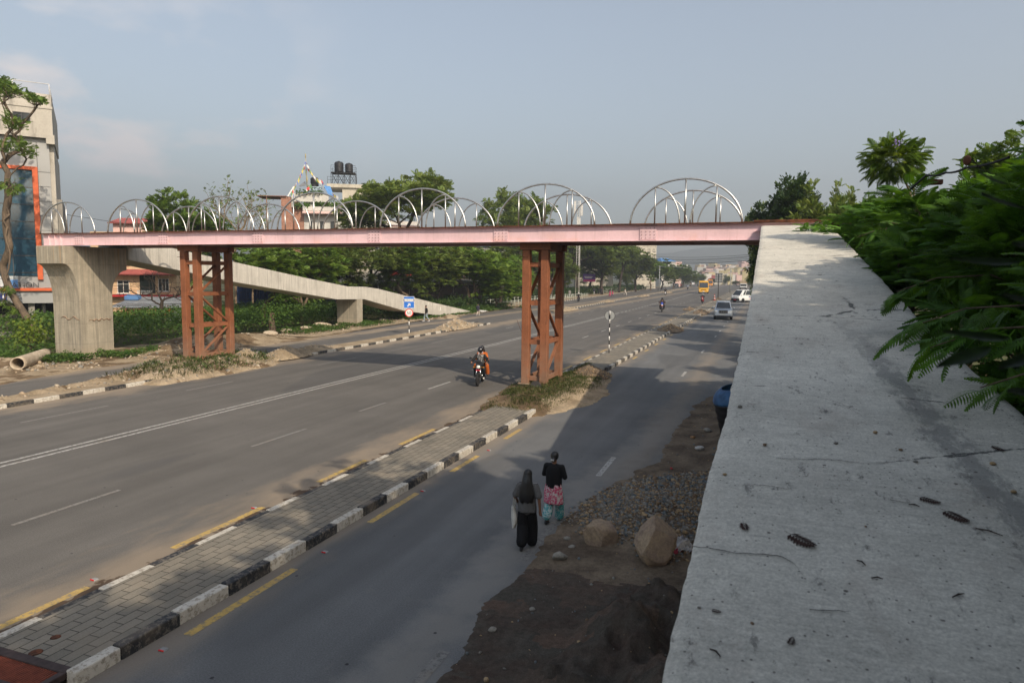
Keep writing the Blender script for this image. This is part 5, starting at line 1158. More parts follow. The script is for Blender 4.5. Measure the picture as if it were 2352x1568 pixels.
# open shed with a metal roof below the peach house
def shed():
    z=Z(450,950,350,1098); Y=57; L0,w_,h,an=hpx(z(0,750)[0],z(890,720)[0],680,Y,R(2)); t=empty('market_shed',L0,an,'long open shed with a wavy metal roof in front of the peach house','shed')
    zf=oY(*z(300,880),Y).z; zb=oY(*z(300,740),Y+5).z
    b=B(); n=150
    rows=[[b.b.verts.new((w_*i/n,y,zz+.05*math.sin(i*PI/2*1.0+.5))) for i in range(n+1)] for y,zz in ((-1.2,zf),(5,zb))]
    for i in range(n): b.b.faces.new((rows[0][i],rows[0][i+1],rows[1][i+1],rows[1][i]))
    b.make('roof_sheet',MT['corr'],t)
    b=B(); b.b2((0,2,0),(w_,5,zf)); b.make('shade_block',MT['dark_room'],t)  # solid block, the shade of the open shed is in its colour
    b=B(); zw=oY(*z(300,940),Y).z
    for k in range(12): x=w_*.66*k/11; b.b2((x-.04,-1.,0 if k%4==0 else zw),(x+.04,-.9,zf-.05))
    for zz in (zw,zw-.25,zf-.15): b.b2((0,-1.06,zz-.04),(w_*.66,-1.001,zz+.04))
    b.make('timber_frame',MT['wood'],t)
    b=B(); n=60; x0=w_*.68; x1=w_*1.12; A=[[b.b.verts.new((x0+(x1-x0)*i/n,-.9+.05*math.sin(i*PI/2+.7),zz)) for i in range(n+1)] for zz in (0,zf-.25)]
    for i in range(n): b.b.faces.new((A[0][i],A[0][i+1],A[1][i+1],A[1][i]))
    b.make('sheet_wall',MT['corr'],t)
    p=oY(*z(785,930),Y); o=empty('flower_wreath',p+Vector((.3,-1.2,0)),an,'round red flower wreath hung on the metal sheet wall','wreath'); r=np.random.default_rng(2)
    P=r.normal(size=(70,3))*[.26,.06,.3]; V,Fq=place([leaf_proto(.22,.2)],P,r.normal(size=(70,3))+[0,-1,0],np.ones(70),r,1); mesh_np('petals',V,Fq,simple('red_petal',(.55,.01,.015),.6),o); P=r.normal(size=(30,3))*[.2,.05,.2]+[0,0,-.4]; V,Fq=place([leaf_proto(.2,.12)],P,r.normal(size=(30,3))+[0,-1,-1],np.ones(30),r,1); mesh_np('leaf',V,Fq,MT['weed_dark'],o)
    b=B(); b.box((0,0,0),(1.6,.9,.45)); q=oY(*z(255,760),Y+3); o=b.make('blue_crate',W['blue'],bevel=.04); o.location=q+Vector((0,0,.1)); o.rotation_euler=(.2,0,an); tag(o,'blue crate lying on the wavy metal roof','crate')
shed()
# blue sheet fence under the far ramp
def bluefence():
    L0,w_,h,an=hpx(540,800,648,74,R(18)); t=empty('sheet_fence',L0,an,'dark blue corrugated fence in the shade under the far ramp','fence'); b=B(); n=140
    A=[[b.b.verts.new((w_*i/n,.05*math.sin(i*PI/2+.7),zz)) for i in range(n+1)] for zz in (-.1,h)]
    for i in range(n): b.b.faces.new((A[0][i],A[0][i+1],A[1][i+1],A[1][i]))
    b.make('sheet',MT['corr_blue'],t); b=B()
    for i in range(9): b.b2((w_*i/8-.06,.08,-.1),(w_*i/8+.06,.2,h+.05))
    b.make('post',W['conc'],t)
bluefence()
# row of shops with shutters
def shops():
    L0,w_,h,an=hpx(795,1010,640,92,R(24)); t=empty('shop_row',L0,an,'row of shuttered shops in the shade behind the far ramp landing','shop'); 
    b=B(); b.b2((0,.3,-.2),(w_*1.5,8,h)); b.make('wall',W['white'],t)
    b=B(); b.b2((-.3,-1.2,h-.5),(w_*1.5,.299,h-.3)); b.make('canopy',W['grey'],t)
    for i in range(9):
        x=w_*1.5*(i+.5)/9; b=B(); b.b2((x-1.2,.2,0),(x+1.2,.28,h-.9)); b.make('roller_shutter',MT['shutter'],t)
shops()
# white and brick building with roof garden and prayer flags
def roofhouse():
    Y=96; L0,w_,h,an=hpx(668,835,462,Y,R(8)); u=Vector((math.cos(an),math.sin(an),0)); n=Vector((u.y,-u.x,0))
    t=empty('roof_garden_building',L0,an,'white and brick building with planted terraces behind the fourth arch','building')
    z=Z(1100,580,700,2352)
    def lp(x,y,dy=0.): 
        P0=L0-n*dy; d=ray(x,y); tt=(P0-Vector((0,0,CH))).dot(n)/d.dot(n); p=Vector((0,0,CH))+d*tt-P0; return p.dot(u),p.z
    xl=lp(*z(220,650))[0]; xr=lp(*z(1000,760))[0]; zt=lp(*z(300,650))[1]; zt2=lp(*z(300,760))[1]; zm=lp(*z(500,840))[1]
    b=B(); b.b2((lp(*z(380,830))[0],.6,-.2),(xr,12,lp(*z(500,760))[1]-.05)); b.make('wall',W['white'],t)
    b=B(); b.b2((xl,0,zt2),(lp(*z(720,700))[0],.25,zt)); b.b2((lp(*z(380,830))[0],-.6,zm-.6),(xr,-.35,zm+.1)); b.b2((xl,.0,zm),(xl+.35,.6,zt2)); b.make('parapet',W['white'],t)
    a,zz=lp(*z(380,870)); c,z3=lp(*z(900,940)); b=B(); v=[b.b.verts.new(p) for p in ((a,-1.1,z3),(c,-1.1,z3),(c,.5,zz+.2),(a,.5,zz+.2))]; b.b.faces.new(v); o=b.make('tiled_canopy',W['pink'],t); md=o.modifiers.new('s','SOLIDIFY'); md.thickness=.15
    b=B(); b.b2((lp(*z(75,690))[0],.3,-.2),(xl,9,lp(*z(100,690))[1])); b.b2((xl,.5,-.2),(a,9,lp(*z(300,840))[1])); b.make('brick_wing',MT['brick'],t)
    b=B(); v=lp(*z(0,690)); b.b2((v[0]-3,0.,v[1]),(lp(*z(150,690))[0],5,v[1]+.12)); b.b2((v[0]-1.5,.2,v[1]-6),(v[0]-1.4,.3,v[1]-.001)); b.make('tin_roof',MT['rust_sheet'],t)
    for (xa,ya,xb_,yb) in ((455,1022,495,1080),(600,1022,650,1080),(740,1022,790,1080)):
        a_,za=lp(*z(xa,ya)); c_,zb=lp(*z(xb_,yb)); window(t,(a_+c_)/2,.599,za-1.5,c_-a_,1.5,'frame_d',1)
    r=np.random.default_rng(4); 
    P=[]
    for (xa,xb_,y_,n_) in ((250,470,815,260),(540,850,800,420),(280,640,640,200)):
        for _ in range(n_): q=lp(*z(r.uniform(xa,xb_),y_+r.normal()*16)); P.append((q[0],-.1+r.normal()*.3,q[1]))
    P=np.array(P); V,Fq=place([leaf_proto(.42,.25)],P,r.normal(size=P.shape),np.ones(len(P)),r,1); mesh_np('terrace_plants',V,Fq,MT['weed'],t)
    # upper tower block
    a,zb=lp(*z(880,680),4); c,ztp=lp(*z(1150,535),4); a2=lp(*z(700,520),4)[0]
    b=B(); b.b2((lp(*z(905,600),4)[0],4,0),(c+2,11,ztp-.6)); b.b2((a2,3.6,ztp-.6),(c+2,11.2,ztp)); b.make('stair_tower',W['cream'],t)
    def on(px,py,dy): q=lp(*z(px,py),dy); return (q[0],dy,q[1])
    # water tower with two black tanks (things of their own stand on a stand that is part of the roof)
    st=empty('tank_stand',t.matrix_basis@Vector((0,0,0)),an,'black steel stand carrying two water tanks on the roof','tank stand')
    p0=on(755,370,5.5); p1=on(1080,380,5.5); zb_=on(755,520,5.5)[2]; b=B(); xx=np.linspace(p0[0],p1[0],5)
    for dy in (5.2,7.6):
        for x in xx: b.tube([(x,dy,zb_-.3),(x,dy,p0[2])],.05,5)
        for i in range(4): b.tube([(xx[i],dy,zb_),(xx[i+1],dy,p0[2]-.1)],.03,4); b.tube([(xx[i+1],dy,zb_),(xx[i],dy,p0[2]-.1)],.03,4)
        for zz in (on(755,270,5.2)[2],on(755,325,5.2)[2]): b.tube([(p0[0],dy,zz),(p1[0],dy,zz)],.03,4)
        for x in (xx[0],xx[4]): b.tube([(x,dy,p0[2]),(x,dy,on(755,270,5.2)[2])],.03,4)
    b.b2((p0[0],5.0,p0[2]-.05),(p1[0],7.8,p0[2]+.05)); 
    zz=on(705,425,4.2)[2]; xa=on(705,425,4.2)[0]; xb2=on(1100,460,4.2)[0]
    for k in range(9): x=xa+(xb2-xa)*k/8; b.tube([(x,4.1,zb_-.2),(x,4.1,zz)],.03,4)
    for q in (zz,(zz+zb_)/2): b.tube([(xa,4.1,q),(xb2,4.1,q)],.03,4)
    b.make('stand_frame',MT['black_iron'],st)
    def tk(px0,px1,py0,py1,dy,label,grp='black water tanks on the roofs'):
        a_=on(px0,py1,dy); c_=on(px1,py0,dy); rr=(c_[0]-a_[0])/2; H=c_[2]-a_[2]; loc=t.matrix_basis@Vector(((a_[0]+c_[0])/2,dy,a_[2]))
        o=empty('water_tank',loc,an,label,'water tank',grp); pr=[(rr,0)]; 
        for k in range(1,9): z_=H*.82*k/8; pr+= [(rr*1.0,z_-.12),(rr*1.03,z_-.06),(rr*1.0,z_)]
        pr+=[(rr*.75,H*.93),(rr*.3,H*.96)]; b=B(); b.lathe(pr,n=20); b.make('tank_shell',MT['tank'],o); b=B(); b.lathe([(rr*.28,H*.955),(rr*.28,H*1.0),(.01,H*1.01)],n=14); b.make('lid',MT['tank'],o)
    tk(800,920,222,362,6.3,'left and larger black tank on the tall steel stand'); tk(943,1047,246,366,6.4,'right and smaller black tank on the tall steel stand'); tk(478,585,432,565,3.,'striped black tank on the pale blue stand below the flags')
    s2=empty('tank_stand',t.matrix_basis@Vector((0,0,0)),an,'pale blue steel stand under the striped tank','tank stand'); b=B(); a_=on(478,568,3); c_=on(618,568,3); zb_=on(478,640,3)[2]
    for x in np.linspace(a_[0],c_[0],4):
        for dy in (2.2,3.8): b.tube([(x,dy,zb_-.6),(x,dy,a_[2])],.06,5)
    b.b2((a_[0]-.1,2.,a_[2]-.08),(c_[0]+.1,4.,a_[2]-.0)); b.tube([(a_[0],2.1,zb_),(c_[0],2.1,a_[2])],.05,4); b.make('stand_frame',simple('pale_blue_steel',(.42,.55,.60),.6),s2)
    # blue roof sheet, solar panels
    v=[on(655,545,1.5),on(745,555,1.5),on(790,685,.6),on(715,665,.6)]; b=B(); b.quad(*v); o=b.make('roof_sheet',MT['roof_blue'],t); o.modifiers.new('s','SOLIDIFY').thickness=.06
    v=[on(245,555,1.),on(262,560,1.),on(180,690,0.),on(163,690,0.)]; b=B(); b.quad(*v); o=b.make('solar_panel',MT['frame_w'],t); o.modifiers.new('s','SOLIDIFY').thickness=.08
    v=[on(325,555,2.4),on(410,490,2.4),on(415,545,1.2),on(345,560,1.2)]; b=B(); b.quad(*v); o=b.make('solar_panel',MT['panel'],t); o.modifiers.new('s','SOLIDIFY').thickness=.08
    # prayer flags
    fl=empty('prayer_flag_mast',t.matrix_basis@Vector((0,0,0)),an,'flag mast with strings of coloured prayer flags on the roof','flag mast')
    top=Vector(on(410,140,1.)); b=B(); b.tube([tuple(on(435,640,1.)),tuple(top)],[.07,.04],6); b.lathe([(.02,0),(.14,.1),(.05,.25),(.12,.4),(.03,.7)],tuple(top-Vector((0,0,.4))),8); b.make('mast',simple('gilt',(.35,.28,.12),.5),fl)
    cols=[simple('flag_'+k,c,.8) for k,c in (('blue',(.12,.17,.42)),('white',(.52,.52,.50)),('red',(.48,.06,.06)),('green',(.13,.26,.12)),('yellow',(.52,.42,.12)))]
    def string(A,C,n,sag,s=.62):
        A=Vector(A);C=Vector(C); pts=[A.lerp(C,i/24)-Vector((0,0,sag*4*(i/24)*(1-i/24))) for i in range(25)]
        b=B(); b.tube([tuple(p) for p in pts],.015,4); b.make('string',MT['frame_w'],fl); b=B()
        for i in range(n):
            p=A.lerp(C,(i+.5)/n)-Vector((0,0,sag*4*((i+.5)/n)*(1-(i+.5)/n))); b.mi=i%5; d=(C-A).normalized()*s*.5; dz=Vector((random.uniform(-.15,.15),random.uniform(-.2,.2),-s*.85)); b.quad(tuple(p-d*.9),tuple(p+d*.9),tuple(p+d*.9+dz),tuple(p-d*.9+dz))
        b.make('flags',cols,fl)
    string(on(410,210,1),on(215,640,0),19,.4); string(on(412,210,1),on(640,480,2),13,.9); string(on(640,490,2),on(850,690,0),12,.5); string(on(250,650,0),on(480,520,1),9,.6); string(on(412,215,1),on(440,640,1.2),14,-.2,.95); string(on(418,260,.9),on(455,600,1.1),11,.3,.8)
roofhouse()
hp('white four storey building behind the umbrella shaped tree',838,962,515,112,R(10),10,'white',name='building',floors=4,cols=4,band=W['grey'])
hp('white building left of the red panelled one, behind the ramp landing',800,884,560,104,R(14),8,'white',name='building',floors=4,cols=3)
o=hp('building with big red panels behind the ramp landing tree',884,962,545,108,R(14),9,'red',name='building',floors=4,cols=2,fr='frame_d')
hp('white building with balconies right of the red panelled one',968,1030,556,124,R(14),9,'cream',name='building',floors=4,cols=3)
hp('brick and white flats whose top shows under the middle of the girder',1030,1085,566,140,R(14),9,'brick',name='building',floors=3,cols=3)
hp('grey balcony building with a blue sheet roof under the girder',1086,1160,566,150,R(14),9,'grey',name='building',floors=4,cols=3,roof='hip',roofm='roof_blue')
hp('pink building hidden behind the nearer steel tower',1205,1275,548,190,R(18),10,'pink',name='building',floors=5,cols=3)
hp('cream building behind the purple billboard trees',1330,1410,562,250,R(18),10,'cream',name='building',floors=4,cols=3,kids=False)
hp('tall beige building with glazed terrace at the end of the tree row',1462,1508,566,330,R(20),14,'cream',name='building',floors=6,cols=4,fr='frame_d',kids=False)
hp('long low building with a blue roof above the far trees',1520,1552,600,420,R(20),12,'white',name='building',floors=4,cols=3,roof='hip',roofm='roof_blue',kids=False)
hp('pink house right of the blue roofed one above the far trees',1552,1566,604,430,R(20),9,'pink',name='building',floors=4,cols=2,kids=False)
hp('low white house left of the ramp foot, under the trees',1035,1080,655,122,R(14),6,'white',floors=1,cols=3,kids=False)
# far town: one house of each kind, then copies
CITY=[]
for i,(wl,rf,fl,wd,dp,hh) in enumerate((('white','flat',3,11,9,10),('pink','flat',4,9,9,12),('cream','hip',2,12,9,7),('yellow','flat',4,8,8,13),('brick','flat',3,10,9,10),('white','hip',2,11,8,6.5),('peach','flat',3,9,9,10))):
    CITY.append(house('town_house','',Vector((0,0,0)),wd,dp,hh,0,W[wl] if wl in W else MT[wl],floors=fl,cols=3,roof=rf,kids=False,side=2,win=(1.5,1.5),group='houses of the far town beyond the crest'))
r=np.random.default_rng(12); first=[True]*7; adj=['white flat roofed','pink tall','cream red roofed','yellow narrow','bare brick','low red roofed','peach']
TOWN=[]
for k in range(170):
    Y=float(r.uniform(590,1150)); px=float(r.uniform(1596,1752)); i=int(r.integers(7)); a=gp(px,700) ; d=ray(px,640); x=d.x/d.y*Y
    if -14-.02*Y+2<x<5 and Y<640: continue
    src=CITY[i]; o=src if first[i] else copy_tree(src); first[i]=False
    hz=max(0,(Y-820))*.055; o.location=(x,Y,hz); o.rotation_euler=(0,0,YAW+r.uniform(-.7,.7)); s=r.uniform(.55,.95)*(1+.25*(Y>800)); o.scale=(s,s,s)
    TOWN.append((px,i,o))
_or='first second third fourth fifth sixth seventh eighth ninth tenth eleventh twelfth thirteenth fourteenth fifteenth sixteenth seventeenth eighteenth nineteenth twentieth twenty-first twenty-second twenty-third twenty-fourth twenty-fifth twenty-sixth twenty-seventh twenty-eighth twenty-ninth thirtieth thirty-first thirty-second thirty-third thirty-fourth thirty-fifth thirty-sixth'.split()
for i in range(7):
    for k,(px,_,o) in enumerate(sorted([q for q in TOWN if q[1]==i],key=lambda q:q[0])):
        o['label']='%s house of the far town, %s of its kind from the left'%(adj[i],_or[k] if k<36 else 'number %d'%(k+1))
for i in range(7):
    if first[i]:
        for c in list(CITY[i].children_recursive): bpy.data.objects.remove(c)
        bpy.data.objects.remove(CITY[i])
for i,(px,tp,hw,Y) in enumerate(((1672,634,9,560),(1693,645,13,520),(1712,648,12,470),(1722,640,14,430),(1640,640,14,570),(1735,640,14,380))):
    ptree('den',px,tp,hw,Y,['dark tree rising in front of the far town, left of the gantry','low tree between the gantry and the truck','low tree above the covered truck','tree above the white van in the distance','tree at the left foot of the far town','tree above our ramp edge in the distance'][i],'trees before the far town')
# ---------------------------------------------------------------- bodies
def capsule(p0,p1,r0,r1,n=12,sq=(1,1,1)):
    p0=np.array(p0,float);p1=np.array(p1,float); d=p1-p0; L=np.linalg.norm(d); d=d/L if L>1e-6 else np.array([0,0,1.])
    u=np.cross(d,[.12,.97,.2]); u/=np.linalg.norm(u); v=np.cross(d,u); V=[];rr=[]
    st=[(p0,r0,a) for a in (-PI/2+.02,-PI/3,-PI/6,0)]+[(p1,r1,a) for a in (0,PI/6,PI/3,PI/2-.02)]
    an=np.arange(n)*2*PI/n
    for c,r_,a in st: V.append(c+d*math.sin(a)*r_+(np.cos(an)[:,None]*u+np.sin(an)[:,None]*v)*r_*math.cos(a))
    V=np.concatenate(V); q=np.arange(n); Fq=np.concatenate([np.stack([i*n+q,i*n+(q+1)%n,(i+1)*n+(q+1)%n,(i+1)*n+q],-1) for i in range(len(st)-1)])
    return V,Fq,[tuple(q[::-1]),tuple((len(st)-1)*n+q)]
def ell(c,r,n=14,rot=None):
    V,Fc=ico(3); V=V*np.array(r)
    if rot: V=V@np.array(Euler(rot).to_matrix()).T
    return V+np.array(c),Fc
def blob(name,caps,mat,parent,vox=.014,smooth=2,noise=0,fold=0):
    """caps: ('c',p0,p1,r0,r1) or ('e',centre,radii[,rot]) fused into ONE continuous surface"""
    b=bmesh.new()
    for c in caps:
        if c[0]=='c':
            V,Fq,ends=capsule(*c[1:5]); vs_=[b.verts.new(v) for v in V]; [b.faces.new([vs_[i] for i in f]) for f in Fq]; [b.faces.new([vs_[i] for i in e]) for e in ends]
        else:
            V,Fq=ell(c[1],c[2],rot=c[3] if len(c)>3 else None); vs_=[b.verts.new(v) for v in V]; [b.faces.new([vs_[i] for i in f]) for f in Fq]
    me=bpy.data.meshes.new(name); b.to_mesh(me); b.free(); o=link(name,me)
    md=o.modifiers.new('r','REMESH'); md.mode='VOXEL'; md.voxel_size=vox; md=o.modifiers.new('s','SMOOTH'); md.iterations=smooth; md.factor=.5
    dg=bpy.context.evaluated_depsgraph_get(); m2=bpy.data.meshes.new_from_object(o.evaluated_get(dg)); bpy.data.objects.remove(o)
    if fold:
        n=len(m2.vertices); co=np.empty(n*3,np.float32); m2.vertices.foreach_get('co',co); co=co.reshape(-1,3); no=np.empty(n*3,np.float32); m2.vertices.foreach_get('normal',no); no=no.reshape(-1,3)
        d=fold*(fbm(co[:,0]*13+co[:,1]*9,co[:,2]*3.2,3,3)-.5); co+=no*d[:,None]; m2.vertices.foreach_set('co',co.ravel().astype(np.float32))
    m2.materials.clear(); m2.materials.append(mat); m2.polygons.foreach_set('use_smooth',np.ones(len(m2.polygons),bool)); m2.name=name
    return link(name,m2,parent)
SKIN=simple('skin',(.21,.105,.065),.55,var=.08,scale=12); HAIR=simple('black_hair',(.010,.009,.009),.42,var=.3,scale=60,spec=.5)
_cm={}
def cm(name,c,r=.85,**k):
    key=(name,tuple(c))
    if key not in _cm: _cm[key]=simple(name,c,r,**k)
    return _cm[key]
def garment(name,rings,mat,parent,folds=9,amp=.012,seed=0,n=48,hem=0,sub=4,top=True):
    """cloth tube through elliptical rings (cx,cy,z,rx,ry), folds deepening towards the hem"""
    rg=np.array(rings,float); k=len(rg); t=np.linspace(0,k-1,(k-1)*sub+1); rg=np.stack([np.interp(t,np.arange(k),rg[:,j]) for j in range(5)],1)
    for _ in range(2): rg[1:-1]=(rg[:-2]+2*rg[1:-1]+rg[2:])/4
    V=[];m=len(rg)
    for i,(cx,cy,z,rx,ry) in enumerate(rg):
        u=i/(m-1)
        for j in range(n):
            a=2*PI*j/n; f=1+amp/max(rx,.05)*(.3+u)*(math.sin(folds*a+seed+1.2*math.sin(3*u+seed))+.6*math.sin(folds*1.7*a+seed*2))+.1*(float(fbm(a*2+seed,u*5,3,seed))-.5)
            dz=hem*(float(fbm(a*5+seed,1.,3,seed+1))-.5)*2 if i==m-1 else 0; V.append((cx+rx*f*math.cos(a),cy+ry*f*math.sin(a),z+dz))
    Fq=[(i*n+j,i*n+(j+1)%n,(i+1)*n+(j+1)%n,(i+1)*n+j) for i in range(m-1) for j in range(n)]
    c=len(V); V+=[tuple(rg[0][:3]),(rg[-1][0],rg[-1][1],rg[-1][2]+.03)]; tri=[(c,(j+1)%n,j) for j in range(n)]+[(c+1,(m-1)*n+j,(m-1)*n+(j+1)%n) for j in range(n)]
    return mesh_np(name,np.array(V),[np.array(Fq),np.array(tri)],mat,parent,smooth=True)
def hand(w,d,side,s=1.,curl=.5,up=(0,0,1)):
    """palm, four bent fingers of unequal length and a thumb; w wrist, d direction of the hand"""
    w=np.array(w,float); d=np.array(d,float); d/=np.linalg.norm(d); x=np.cross(d,up); 
    if np.linalg.norm(x)<.1: x=np.cross(d,[0,1,0])
    x/=np.linalg.norm(x); n=np.cross(x,d)*side; c=[]
    k=w+d*.085*s; c.append(('c',w,k,.024*s,.030*s)); 
    for i,(o,L) in enumerate(((-.027,.068),(-.009,.078),(.010,.073),(.028,.058))):
        a=k+x*o*s-d*.012*s; m=a+(d*math.cos(curl*.5)+n*math.sin(curl*.5))*L*.55*s; e=m+(d*math.cos(curl*1.4)+n*math.sin(curl*1.4))*L*.5*s
        c+=[('c',a,m,.0095*s,.0085*s),('c',m,e,.0085*s,.0068*s)]
    a=w+d*.03*s-x*.022*s; m=a+(d*.6-x*.7+n*.3)*.04*s; c+=[('c',a,m,.012*s,.010*s),('c',m,m+(d*.85-x*.1+n*.3)*.035*s,.010*s,.008*s)]
    return c
def person(label,loc,rz=0,h=1.62,pose='walk',top=(.02,.02,.02),legs=(.02,.02,.02),hair='short',vox=.02,skirt=None,shoe=(.03,.03,.03),sk=SKIN,group=None,arms=None,name='person',topm=None,legm=None,long=0,wide=1.,hands=False,shirtlen=.0,sleeve=.6,stride=.24,extra=None):
    """local: forward +Y; rz turns; built 1.62 m tall and scaled"""
    t=empty(name,loc,rz,label,'person',group); s=h/1.62; t.scale=(s,s,s)
    st={'walk':stride,'stand':.04}.get(pose,0)
    hip=.86; 
    if pose in ('ride','pillion'):
        z0=.80 if pose=='ride' else .86; P={'pel':(0,0,z0),'ch':(0,.10,z0+.36),'nk':(0,.13,z0+.50),'hd':(0,.17,z0+.66)}
        if pose=='pillion': P={'pel':(0,0,z0),'ch':(0,.03,z0+.34),'nk':(0,.05,z0+.48),'hd':(0,.08,z0+.63)}
        kn=[(sx*.20,.44,z0-.10) for sx in (-1,1)]; an_=[(sx*.17,.20,z0-.50) for sx in (-1,1)]; toe=[(sx*.18,.36,z0-.53) for sx in (-1,1)]
        if pose=='pillion': kn=[(-.24,.34,z0-.08),(.24,.34,z0-.08)]; an_=[(-.25,.12,z0-.46),(.25,.12,z0-.46)]; toe=[(-.26,.26,z0-.50),(.26,.26,z0-.5)]
    else:
        P={'pel':(0,0,hip),'ch':(0,.01,1.20),'nk':(0,.02,1.36),'hd':(0,.045,1.505)}
        f=st; kn=[(-.09,-f*.15+.05,.47),(.09,f*.75,.50)]; an_=[(-.085,-f*1.05,.10+.35*f),(.085,f*.9,.075)]; toe=[(-.09,-f*1.05+.10,.03 if f<.1 else .035),(.09,f*.9+.15,.04)]
        if f>.1: toe[0]=(-.09,-f*1.05+.115,.032)
    pel,ch,nk,hd=[np.array(P[k]) for k in ('pel','ch','nk','hd')]
    sh=[nk+np.array([sx*.165*wide,-.01,-.075]) for sx in (-1,1)]
    if arms is None:
        if pose in ('ride',): arms=[((-.34,.26,1.02),(-.33,.50,.99)),((.34,.26,1.02),(.33,.50,.99))]
        elif pose=='pillion': arms=[((-.25,.08,1.02),(-.16,.28,.98)),((.25,.08,1.02),(.16,.28,.98))]
        else: arms=[((-.235,.0-.03,1.05),(-.25,.10*st/.24+.02,.82)),((.235,-.05,1.05),(.25,-.10*st/.24+.03,.82))]
    body=[('e',tuple(hd+[0,.0,.005]),(.073,.090,.108)),('e',tuple(hd+[0,.055,-.055]),(.045,.042,.05)),('c',tuple(hd+[0,.088,-.005]),tuple(hd+[0,.105,-.03]),.009,.013),
          ('e',tuple(hd+[-.075,0,-.005]),(.012,.02,.03)),('e',tuple(hd+[.075,0,-.005]),(.012,.02,.03)),('c',tuple(nk-[0,0,.06]),tuple(hd-[0,.01,.06]),.052,.05),
          ('c',tuple(ch),tuple(nk-[0,0,.07]),.105,.07),('c',tuple(pel),tuple(ch),.115,.11),('c',tuple(sh[0]),tuple(sh[1]),.055,.055)]
    for i in (0,1):
        e,w_=arms[i]; body+=[('c',tuple(sh[i]),e,.047,.037),('c',e,w_,.036,.024)]; d=np.array(w_)-np.array(e)
        if pose=='ride': d=np.array([0,.3,-.25])
        body+=hand(w_,d,1 if i else -1,1.,.55 if pose!='ride' else 1.1)
        hp_=pel+np.array([(-1,1)[i]*.085,0,-.02]); body+=[('c',tuple(hp_),kn[i],.082,.052),('c',kn[i],an_[i],.053,.032),('c',an_[i],toe[i],.036,.028)]
    blob('body',body,sk,t,vox if not hands else .0085,2)
    # eyes and mouth
    b=B(); 
    for sx in (-1,1): b.ball(tuple(hd+[sx*.030,.083,.012]),(.012,.007,.007),8,6)
    b.box(tuple(hd+[0,.094,-.058]),(.035,.008,.008)); b.make('face',cm('dark_features',(.05,.02,.018)),t)
    tm=topm or cm('top_%d_%d_%d'%tuple(int(c*99) for c in top),top); lm=legm or cm('legs_%d_%d_%d'%tuple(int(c*99) for c in legs),legs)
    lo=pel[2]-.05-shirtlen
    tp=[('c',tuple(pel+[0,0,-.03]),tuple(ch),.145*wide,.140*wide),('c',tuple(ch),tuple(nk-[0,0,.10]),.135*wide,.085),('c',tuple(sh[0]),tuple(sh[1]),.068,.068)]
    for sx in (-1,1): tp.append(('c',tuple(pel+[sx*.06,-.0,-.03]),tuple(ch+[sx*.06,0,0]),.118*wide,.112*wide))
    if shirtlen: tp.append(('c',tuple(pel),(pel[0],pel[1]-.01,lo),.14,.16)); tp+= [('c',tuple(pel+[sx*.07,0,0]),(pel[0]+sx*.07,pel[1],lo),.12,.13) for sx in (-1,1)]
    for i in (0,1):
        e=np.array(arms[i][0]); w_=np.array(arms[i][1])
        if sleeve>1: tp+=[('c',tuple(sh[i]),tuple(e),.068,.058),('c',tuple(e),tuple(e+(w_-e)*(sleeve-1)),.056,.045)]
        else: tp.append(('c',tuple(sh[i]),tuple(sh[i]+(e-sh[i])*sleeve),.068,.074))
    blob('top',tp,tm,t,vox,2,fold=.02)
    lg=[('c',tuple(pel+[-.03,0,0]),tuple(pel+[.03,0,-.02]),.115,.118)]
    for i in (0,1):
        hp_=pel+np.array([(-1,1)[i]*.085,0,-.03]); a=np.array(an_[i]); kk=np.array(kn[i]); a2=kk+(a-kk)*.93; w0=.098; lg+=[('c',tuple(hp_),tuple(kk),w0,.075+.03*long),('c',tuple(kk),tuple(a2),.075+.03*long,.055+.045*long)]
    blob('trousers',lg,lm,t,vox,2,fold=.022)
    if skirt: garment('tunic',[(0,.0,1.0,.13,.10),(0,-.005,.90,.175,.135),(0,-.01,.78,.20,.15),(0,-.005,.60,.215,.155),(0,0,.45,.225,.165)],skirt[0],t,7,.010,2,hem=.012)
    if extra=='w1':
        garment('shirt_hem',[(0,.0,1.12,.155,.115),(0,-.0,1.0,.165,.125),(0,-.0,.88,.185,.14),(0,0,.77,.19,.145)],tm,t,8,.006,1,hem=.008)
        for i in (0,1):
            a=np.array(an_[i]); kk=np.array(kn[i]); sx=(-1,1)[i]; garment('trouser_leg',[(sx*.07,0,.84,.085,.11),(sx*.08,kk[1]*.4,.68,.108,.12),(sx*.085,kk[1]*.9,kk[2],.098,.105),(sx*.085,(kk[1]+a[1])/2,(kk[2]+a[2])/2,.095,.10),(sx*.085,a[1]*.97,a[2]+.03,.092,.095)],lm,t,6,.006,i,n=32,hem=.01)
    for i in (0,1):
        a=np.array(an_[i]); tt=np.array(toe[i]); hl=a+(tt-a)*-.25; hl[2]=min(a[2],tt[2]+.01) if pose!='ride' else hl[2]; blob('shoe',[('c',tuple(hl+[0,0,-.005]),tuple(tt+(tt-a)*.2),.036,.034),('c',tuple(hl+[0,0,.02]),tuple(a+[0,0,-.01]),.036,.03)],cm('shoe_%d'%int(shoe[0]*99),shoe,.6),t,max(vox*.8,.01),1)
    hm=HAIR
